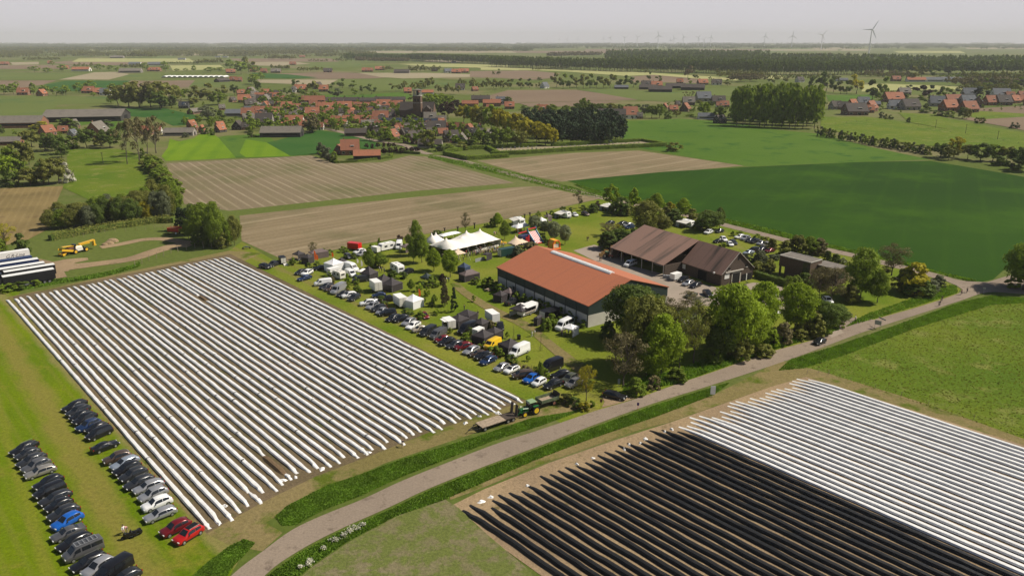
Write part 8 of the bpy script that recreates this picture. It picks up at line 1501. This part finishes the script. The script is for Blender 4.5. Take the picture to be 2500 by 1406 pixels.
# long poplar belts at the right (straight avenues with visible trunks)
pp = belt(Z2, (920, 262), (1700, 272), 22, .12, 9, 13, 4, 16, 'tall')+belt(Z2, (1560, 272), (2560, 316), 25, .05, 8, 13, 4, 14, 'tall')
pp += belt(Z3, (-20, 545), (1200, 590), 27, .12, 8, 13, 4, 14, 'tall')+belt(Z3, (1200, 590), (2500, 615), 28, .12, 8, 13, 4, 14, 'tall')+belt(Z4, (0, 645), (1150, 638), 28, .12, 8, 13, 4, 14, 'tall')
far_mass('poplar_belt', pp, 'D', 'long dark poplar belts across the right distance', trunks=True)
pq = belt(Z3, (1060, 450), (2500, 470), 30, .06, 14, 20, 5, 30, 'tall', 48)+belt(Z3, (1060, 520), (2500, 545), 27, .06, 12, 18, 4, 26, 'round', 48)+belt(Z4, (0, 580), (1400, 590), 27, .06, 12, 18, 5, 26, 'round', 48)+belt(Z3, (1050, 480), (2500, 500), 30, .06, 11, 18, 4, 20, 'tall', 48)+belt(Z4, (0, 520), (1400, 540), 28, .06, 11, 18, 4, 20, 'tall', 48)+belt(Z4, (1300, 640), (2700, 640), 27, .12, 10, 18, 6, 20, 'round', 130)+belt(Z4, (1500, 560), (2700, 560), 27, .1, 13, 20, 6, 30, 'round', 48)
far_mass('poplar_wood', pq, 'D', 'broad dark woodland behind the poplar belts')
pl = belt(Z2, (1050, 285), (1150, 285), 17, .1, 7, 12, 3, 10)+belt(Z2, (1170, 285), (1540, 290), 15, .1, 7, 11, 3, 10)+belt(Z3, (550, 460), (1010, 450), 22, .15, 12, 20, 2, 20)+belt(Z4, (150, 495), (850, 490), 24, .2, 45, 30, 1)
pl += belt(Z4, (1000, 655), (1400, 665), 12, .25, 9, 12, 2, 10)+belt(Z4, (1990, 760), (2560, 750), 13, .3, 10, 13, 4, 16)+belt(Z3, (2300, 690), (2560, 680), 12, .3, 9, 12, 3, 12)
far_mass('budding_copse', pl, 'N', 'pale budding copses among the distant belts')
pd = belt(Z2, (970, 298), (1020, 296), 34, .05, 9, 9, 1, 8, 'tall')
far_mass('tall_poplars', pd, 'D', 'short stand of very tall dark poplars beyond the village')
# hedgerows and woods towards the horizon
ph = []; po = []
def scatter(x0, x1, y0, y1, n, ht, out, det=48, w=None, run=6):
    for _ in range(n):
        x = fg.uniform(x0, x1); y = fg.uniform(y0, y1); p = G(x, y); a = fg.choice([0, 0, .15, -.2, 1.2]); d = Vector((math.cos(a), math.sin(a), 0)); m_ = fg.randint(1, run)
        hh = ht*fg.uniform(.6, 1.25); sp = hh*.6*(1+max(0, (140-y))*.02)
        for k in range(m_): out.append((p+d*k*sp+Vector((fg.gauss(0, 2), fg.gauss(0, 3), 0)), hh*fg.uniform(.75, 1.15), hh*fg.uniform(.7, 1.1), 'round', det))
scatter(-50, 2550, 107.5, 110, 420, 24, ph, 48, run=20); scatter(-50, 2550, 110, 114, 620, 20, ph, 48, run=20); scatter(-50, 2550, 113, 119, 520, 17, ph, 48, run=16); scatter(-50, 1300, 117, 127, 520, 17, ph, 48, run=16); scatter(-50, 900, 125, 140, 300, 15, po, 48, run=12)
scatter(1240, 2550, 113, 121, 260, 18, ph, 48, run=10)
for a, b, ht, r_ in [((0, 205), (380, 215), 17, 2), ((0, 250), (180, 245), 14, 1), ((230, 270), (560, 268), 13, 2), ((600, 215), (760, 205), 17, 3), ((760, 235), (960, 230), 20, 3), ((1180, 240), (1420, 245), 22, 3), ((1400, 200), (1900, 195), 18, 3), ((0, 165), (1200, 170), 20, 4), ((1200, 165), (2100, 168), 18, 3), ((1900, 215), (2500, 215), 16, 3), ((1560, 300), (1900, 305), 7, 1), ((1900, 305), (2120, 300), 15, 2), ((720, 335), (950, 330), 11, 1), ((1150, 345), (1350, 345), 11, 2)]: po += belt(Z1, a, b, ht, .35, None, None, r_, 18)
for a, b, ht, r_ in [((0, 215), (900, 205), 19, 3), ((200, 258), (460, 262), 16, 2), ((600, 280), (790, 280), 9, 1), ((840, 280), (960, 280), 12, 1), ((250, 350), (420, 358), 10, 1), ((510, 380), (730, 375), 12, 1), ((1310, 370), (1400, 365), 11, 1), ((1570, 380), (1700, 380), 14, 2), ((1730, 370), (1860, 372), 12, 1), ((1400, 560), (1530, 560), 13, 1), ((1580, 560), (1780, 520), 12, 1), ((1810, 580), (2020, 590), 13, 1), ((2040, 540), (2500, 550), 14, 1), ((0, 170), (1300, 178), 22, 2), ((1200, 165), (2500, 185), 22, 2)]: po += belt(Z2, a, b, ht, .35, None, None, r_, 16)
for a, b, ht, r_ in [((1260, 570), (2560, 600), 5, 1), ((2130, 650), (2560, 640), 13, 2), ((380, 578), (700, 560), 5, 1)]: po += belt(Z3, a, b, ht, .4, None, None, r_, 12)
for a, b, ht, r_ in [((900, 655), (1350, 675), 9, 2), ((0, 680), (560, 690), 9, 1), ((1980, 800), (2560, 800), 9, 3), ((2000, 700), (2560, 700), 14, 3), ((600, 700), (760, 705), 12, 1)]: po += belt(Z4, a, b, ht, .4, None, None, r_, 14)
far_mass('distant_woods', ph, 'D', 'dark woods fading towards the horizon')
far_mass('distant_hedgerows', po, 'O', 'hedgerows and tree belts across the far fields')
# village greenery between the houses
pv_ = []
for (x0, x1, y0, y1, n, ht, Zf) in [(0, 700, 590, 960, 150, 9, Z2), (700, 1700, 700, 960, 170, 8, Z2), (1300, 2300, 930, 1080, 70, 8, Z2), (560, 2200, 960, 1000, 20, 4, Z4) if False else (600, 1500, 900, 1010, 26, 4, Z4), (1500, 2500, 880, 990, 34, 4, Z4), (1550, 2200, 880, 1010, 26, 5, Z3), (1650, 2500, 700, 980, 40, 5, Z1), (0, 1100, 930, 1010, 22, 5, Z1)]:
    for _ in range(n): p = G(*Zf(fg.uniform(x0, x1), fg.uniform(y0, y1))); pv_.append((p, ht*fg.uniform(.4, 1.1), ht*fg.uniform(.6, 1.2), 'round', 130))
far_mass('garden_shrubbery', pv_, 'F', 'garden shrubbery between the village houses')
# ---------------------------------------------------------------- wind turbines
m_tb = principled('turbine_white', (.75, .75, .76), .5, vary=.1)
def turbine(Zf, x, yb, yh, ang, label, Dm, yaw=0.0):
    px, pyh = Zf(x, yh); u = (px-1250)/F; hh = 100.0
    # place at a distance so that a 100 m hub stands at the hub row
    v = (pyh-703)/F; Y = (HC-hh)*(CP-v*SP)/(SP+v*CP) if abs(SP+v*CP) > 1e-6 else 5000
    Y = Dm*1.35; hh = HGT(Vector((0, Y, 0)), pyh); X = u*(Y*CP+(HC-hh)*SP)
    r_ = thing('wind_turbine', (X, Y, 0), yaw, label, 'wind turbine', 'wind turbines on the horizon'); s = hh/100
    MB().path([(0, 0, 0), (0, 0, hh*.5), (0, 0, hh-1.5)], [3.0*s, 2.4*s, 1.6*s], 10).build('tower', m_tb, r_)
    MB().box((0, 2*s, hh), (4*s, 11*s, 4*s)).build('nacelle', m_tb, r_)
    hub = MB().ball((0, -5*s, hh), (2.2*s, 2.4*s, 2.2*s)).build('hub', m_tb, r_); Lb = 42*s
    for k in range(3):
        a = math.radians(ang+120*k); d = Vector((math.sin(a), 0, math.cos(a))); c = Vector((0, -5.5*s, hh)); q = Vector((math.cos(a), 0, -math.sin(a)))
        m = MB(); rings = []
        for t, w, th in ((.02, 1.0, .9), (.18, 2.1, .8), (.5, 1.5, .5), (.85, .9, .3), (1, .35, .15)):
            o = c+d*Lb*t; rings.append([o-q*w*s+Vector((0, -th*s, 0)), o+q*w*s+Vector((0, -th*s, 0)), o+q*w*s+Vector((0, th*s, 0)), o-q*w*s+Vector((0, th*s, 0))])
        m.loft(rings).build('blade', m_tb, hub)
for i, (Zf, x, yh, ang, Dm) in enumerate([(Z3, 700, 292, 20, 9500), (Z3, 798, 285, 10, 9000), (Z3, 630, 292, 0, 10500), (Z3, 1035, 284, 5, 8200), (Z3, 1100, 278, 30, 8000), (Z3, 1232, 275, 60, 7600), (Z3, 1350, 270, -50, 6800), (Z3, 1543, 257, -10, 5200), (Z3, 1655, 298, 0, 6000), (Z3, 1688, 280, -20, 6600), (Z3, 1776, 270, -25, 6400), (Z3, 1914, 272, 40, 6800), (Z3, 1966, 292, 40, 6000), (Z3, 2030, 270, 10, 6400), (Z4, 32, 270, 5, 5600), (Z4, 100, 305, 20, 9000), (Z4, 294, 266, 3, 5200), (Z4, 580, 258, 40, 4600), (Z4, 1050, 207, 30, 3100), (Z3, 510, 292, 0, 11000), (Z3, 200, 300, 40, 12000)]):
    turbine(Zf, x, 0, yh, ang, f'distant white wind turbine, {ordn(sorted([700,798,630,1035,1100,1232,1350,1543,1655,1688,1776,1914,1966,2030,3000,3100,3294,3580,4050,510,200]).index(x if Zf is Z3 else 3000+(x if x > 40 else 0)))} from the left', Dm)
# ---------------------------------------------------------------- tall verge grass and field scrub
def tufts(name, poly, n, h, mat, label, sz=.5, seed=1, px=True):
    g = np.random.default_rng(seed); P = [G(*q) for q in poly]; from mathutils.geometry import tessellate_polygon
    T = tessellate_polygon([P]); A = np.array([[list(P[i])[:2] for i in t] for t in T]); e1 = A[:, 1]-A[:, 0]; e2 = A[:, 2]-A[:, 0]; ar = np.abs(e1[:, 0]*e2[:, 1]-e1[:, 1]*e2[:, 0]); k = g.choice(len(A), n, p=ar/ar.sum()); u, v = g.uniform(size=n), g.uniform(size=n); f = u+v > 1; u[f], v[f] = 1-u[f], 1-v[f]
    X = A[k, 0]+e1[k]*u[:, None]+e2[k]*v[:, None]; pat = .6+.55*np.sin(X[:, 0]*.21+np.sin(X[:, 1]*.17)*2)*np.cos(X[:, 1]*.13); hh = h*g.uniform(.35, 1.2, n)*(np.clip(pat, .4, 1.2) if h > .3 else 1); C = np.stack([X[:, 0], X[:, 1], hh*.45], 1)
    d = g.normal(size=(n, 3)); d[:, 2] = np.abs(d[:, 2])*.5; d /= np.linalg.norm(d, axis=1, keepdims=True); t = np.cross(d, [0, 0, 1]); t /= np.linalg.norm(t, axis=1, keepdims=True); up = np.stack([g.normal(0, .35, n), g.normal(0, .35, n), np.ones(n)], 1)
    s = sz*g.uniform(.6, 1.3, n)[:, None]*.5; V = np.stack([C-t*s-up*hh[:, None]*.5, C+t*s-up*hh[:, None]*.5, C+t*s*.5+up*hh[:, None]*.6, C-t*s*.4+up*hh[:, None]*.5], 1).reshape(-1, 3)
    return tag(link(name, npmesh(name, V, np.arange(4*n).reshape(n, 4), mat)), label, None, None, 'stuff')
m_tg1 = leafmat('tall_grass', (.15, .26, .025), .35, 0); m_tg2 = leafmat('dry_grass', (.24, .25, .06), .3, 0)
tufts('verge_grass', [(690, 1283), (672, 1262), (700, 1235), (800, 1185), (960, 1130), (1180, 1062), (1300, 1020), (1400, 1005), (1450, 990), (1372, 1020), (1300, 1046), (1208, 1074), (1111, 1112), (981, 1163), (884, 1208), (787, 1246), (720, 1282)], 46000, .32, m_tg1, 'tall green grass on the ditch between the left field and the road', .3, 2)
tufts('verge_grass', [(655, 1406), (730, 1352), (825, 1302), (955, 1244), (1050, 1198), (1180, 1146), (1300, 1102), (1424, 1054), (1586, 995), (1713, 955), (1780, 935), (1740, 965), (1600, 1018), (1440, 1072), (1310, 1122), (1180, 1178), (1080, 1222), (960, 1262), (850, 1320), (760, 1380), (730, 1406)], 50000, .3, m_tg1, 'tall green grass on the ditch between the road and the right fields', .3, 3)
tufts('verge_grass', [(470, 1406), (510, 1370), (560, 1335), (595, 1318), (622, 1325), (600, 1350), (570, 1380), (550, 1410), (520, 1440), (440, 1440)], 14000, .4, m_tg1, 'dense grass bank at the bottom end of the left lawn', .32, 4)
tufts('verge_grass', [(1930, 878), (2050, 842), (2240, 776), (2340, 740), (2420, 722), (2500, 728), (2500, 740), (2420, 745), (2240, 800), (2060, 868), (1960, 900), (1900, 905)], 24000, .28, m_tg1, 'rough grass along the pasture side of the road', .3, 5)
tufts('verge_grass', [(1400, 450), (1480, 470), (1780, 536), (1940, 576), (2150, 626), (2345, 676), (2390, 688), (2359, 686), (2259, 660), (2149, 633), (2014, 603), (1860, 567), (1770, 545), (1600, 505), (1450, 474)], 9000, .7, m_tg1, 'grass strip between the wheat and the farm track', .7, 6)
tufts('verge_grass', [(1050, 378), (1200, 408), (1370, 450), (1480, 480), (1475, 486), (1360, 462), (1190, 420), (1045, 386)], 5000, .6, m_tg1, 'grass strip beside the village track', .8, 7)
tufts('verge_grass', [N1(-40, 1080), N1(300, 1040), N1(700, 1020), N1(1000, 960), N1(1290, 880), N1(1330, 860), N1(1340, 900), N1(1000, 1000), N1(600, 1060), N1(200, 1130), N1(-40, 1150)], 5000, .8, m_tg1, 'weedy green margin left of the ridges', .6, 8)
tufts('verge_grass', [(1520, 960), (1646, 938), (1762, 898), (1862, 862), (1936, 840), (2050, 805), (2040, 790), (1930, 820), (1800, 855), (1650, 905), (1520, 940)], 9000, .8, m_tg1, 'tall grass under the roadside trees', .5, 9)
tufts('verge_grass', [(2060, 800), (2136, 778), (2244, 745), (2338, 715), (2335, 695), (2290, 700), (2240, 725), (2120, 765)], 4500, .5, m_tg1, 'grass bank around the corner garden', .5, 10)
tufts('pasture_tufts', [(1960, 895), (2240, 790), (2440, 735), (2600, 740), (2600, 1090), (2500, 1070), (2240, 985), (2000, 905)], 9000, .18, m_tg2, 'yellowish grass tufts over the fenced pasture', .5, 11)
# white cow parsley along the near verge
for i, (x, y, s) in enumerate([(955, 1055, 1.2), (910, 1080, 1.0), (865, 1115, .7), (795, 1150, 1.0), (710, 1215, .6), (610, 1310, .7), (1010, 1035, .6), (540, 1355, .6), (600, 1335, .5)]):
    p = at(B2, x, y); g = np.random.default_rng(i); n = 260; s *= .6; n = 120; C = np.stack([g.normal(0, s*.55, n), g.normal(0, s*.4, n), .55+g.normal(0, .12, n)], 1); V, Q = quads(C, np.array([[0, 0, 1.]]*n)+g.normal(0, .5, (n, 3)), .13, g)
    r_ = thing('flowering_shrub', p, 0, f'patch of white blossom on the near verge, {ordn(i)} patch', 'shrub', 'white blossom patches on the near verge'); link('blossom', npmesh('blossom', V, Q, LM['H']), r_)
    C[:, 2] = np.abs(g.normal(.25, .15, n)); V, Q = quads(C, g.normal(0, 1, (n, 3)), .18, g); link('foliage', npmesh('foliage', V, Q, LM['F']), r_)
# mounds of sandy earth at the left
for i, (x, y, s) in enumerate([(1075, 665, 2.2), (1040, 685, 1.8), (1000, 695, 1.2)]):
    m = MB().ball((0, 0, 0), (s, s*.8, s*.6), 10, 6); o = m.build('earth_heap', g_sand); o.location = at(N1, x, y); tag(o, f'heap of grey sandy earth right of the yellow harvester, {ordn(i)} by size', 'heap', 'earth heaps by the harvester')
# ---------------------------------------------------------------- haze over the polder
HB = MB(); HB.box((0, 9000-400, 110), (54000, 18800, 222))
hm = bpy.data.materials.new('haze_air'); hm.use_nodes = True; hn = hm.node_tree
for n in list(hn.nodes):
    if n.type == 'BSDF_PRINCIPLED': hn.nodes.remove(n)
pv = hn.nodes.new('ShaderNodeVolumePrincipled'); pv.inputs['Density'].default_value = 0.66e-4
pv.inputs['Color'].default_value = (0.80, 0.80, 0.85, 1); pv.inputs['Anisotropy'].default_value = 0.0
out = [n for n in hn.nodes if n.type == 'OUTPUT_MATERIAL'][0]
hn.links.new(pv.outputs[0], out.inputs['Volume'])
tag(HB.build('haze', hm), kind='stuff')
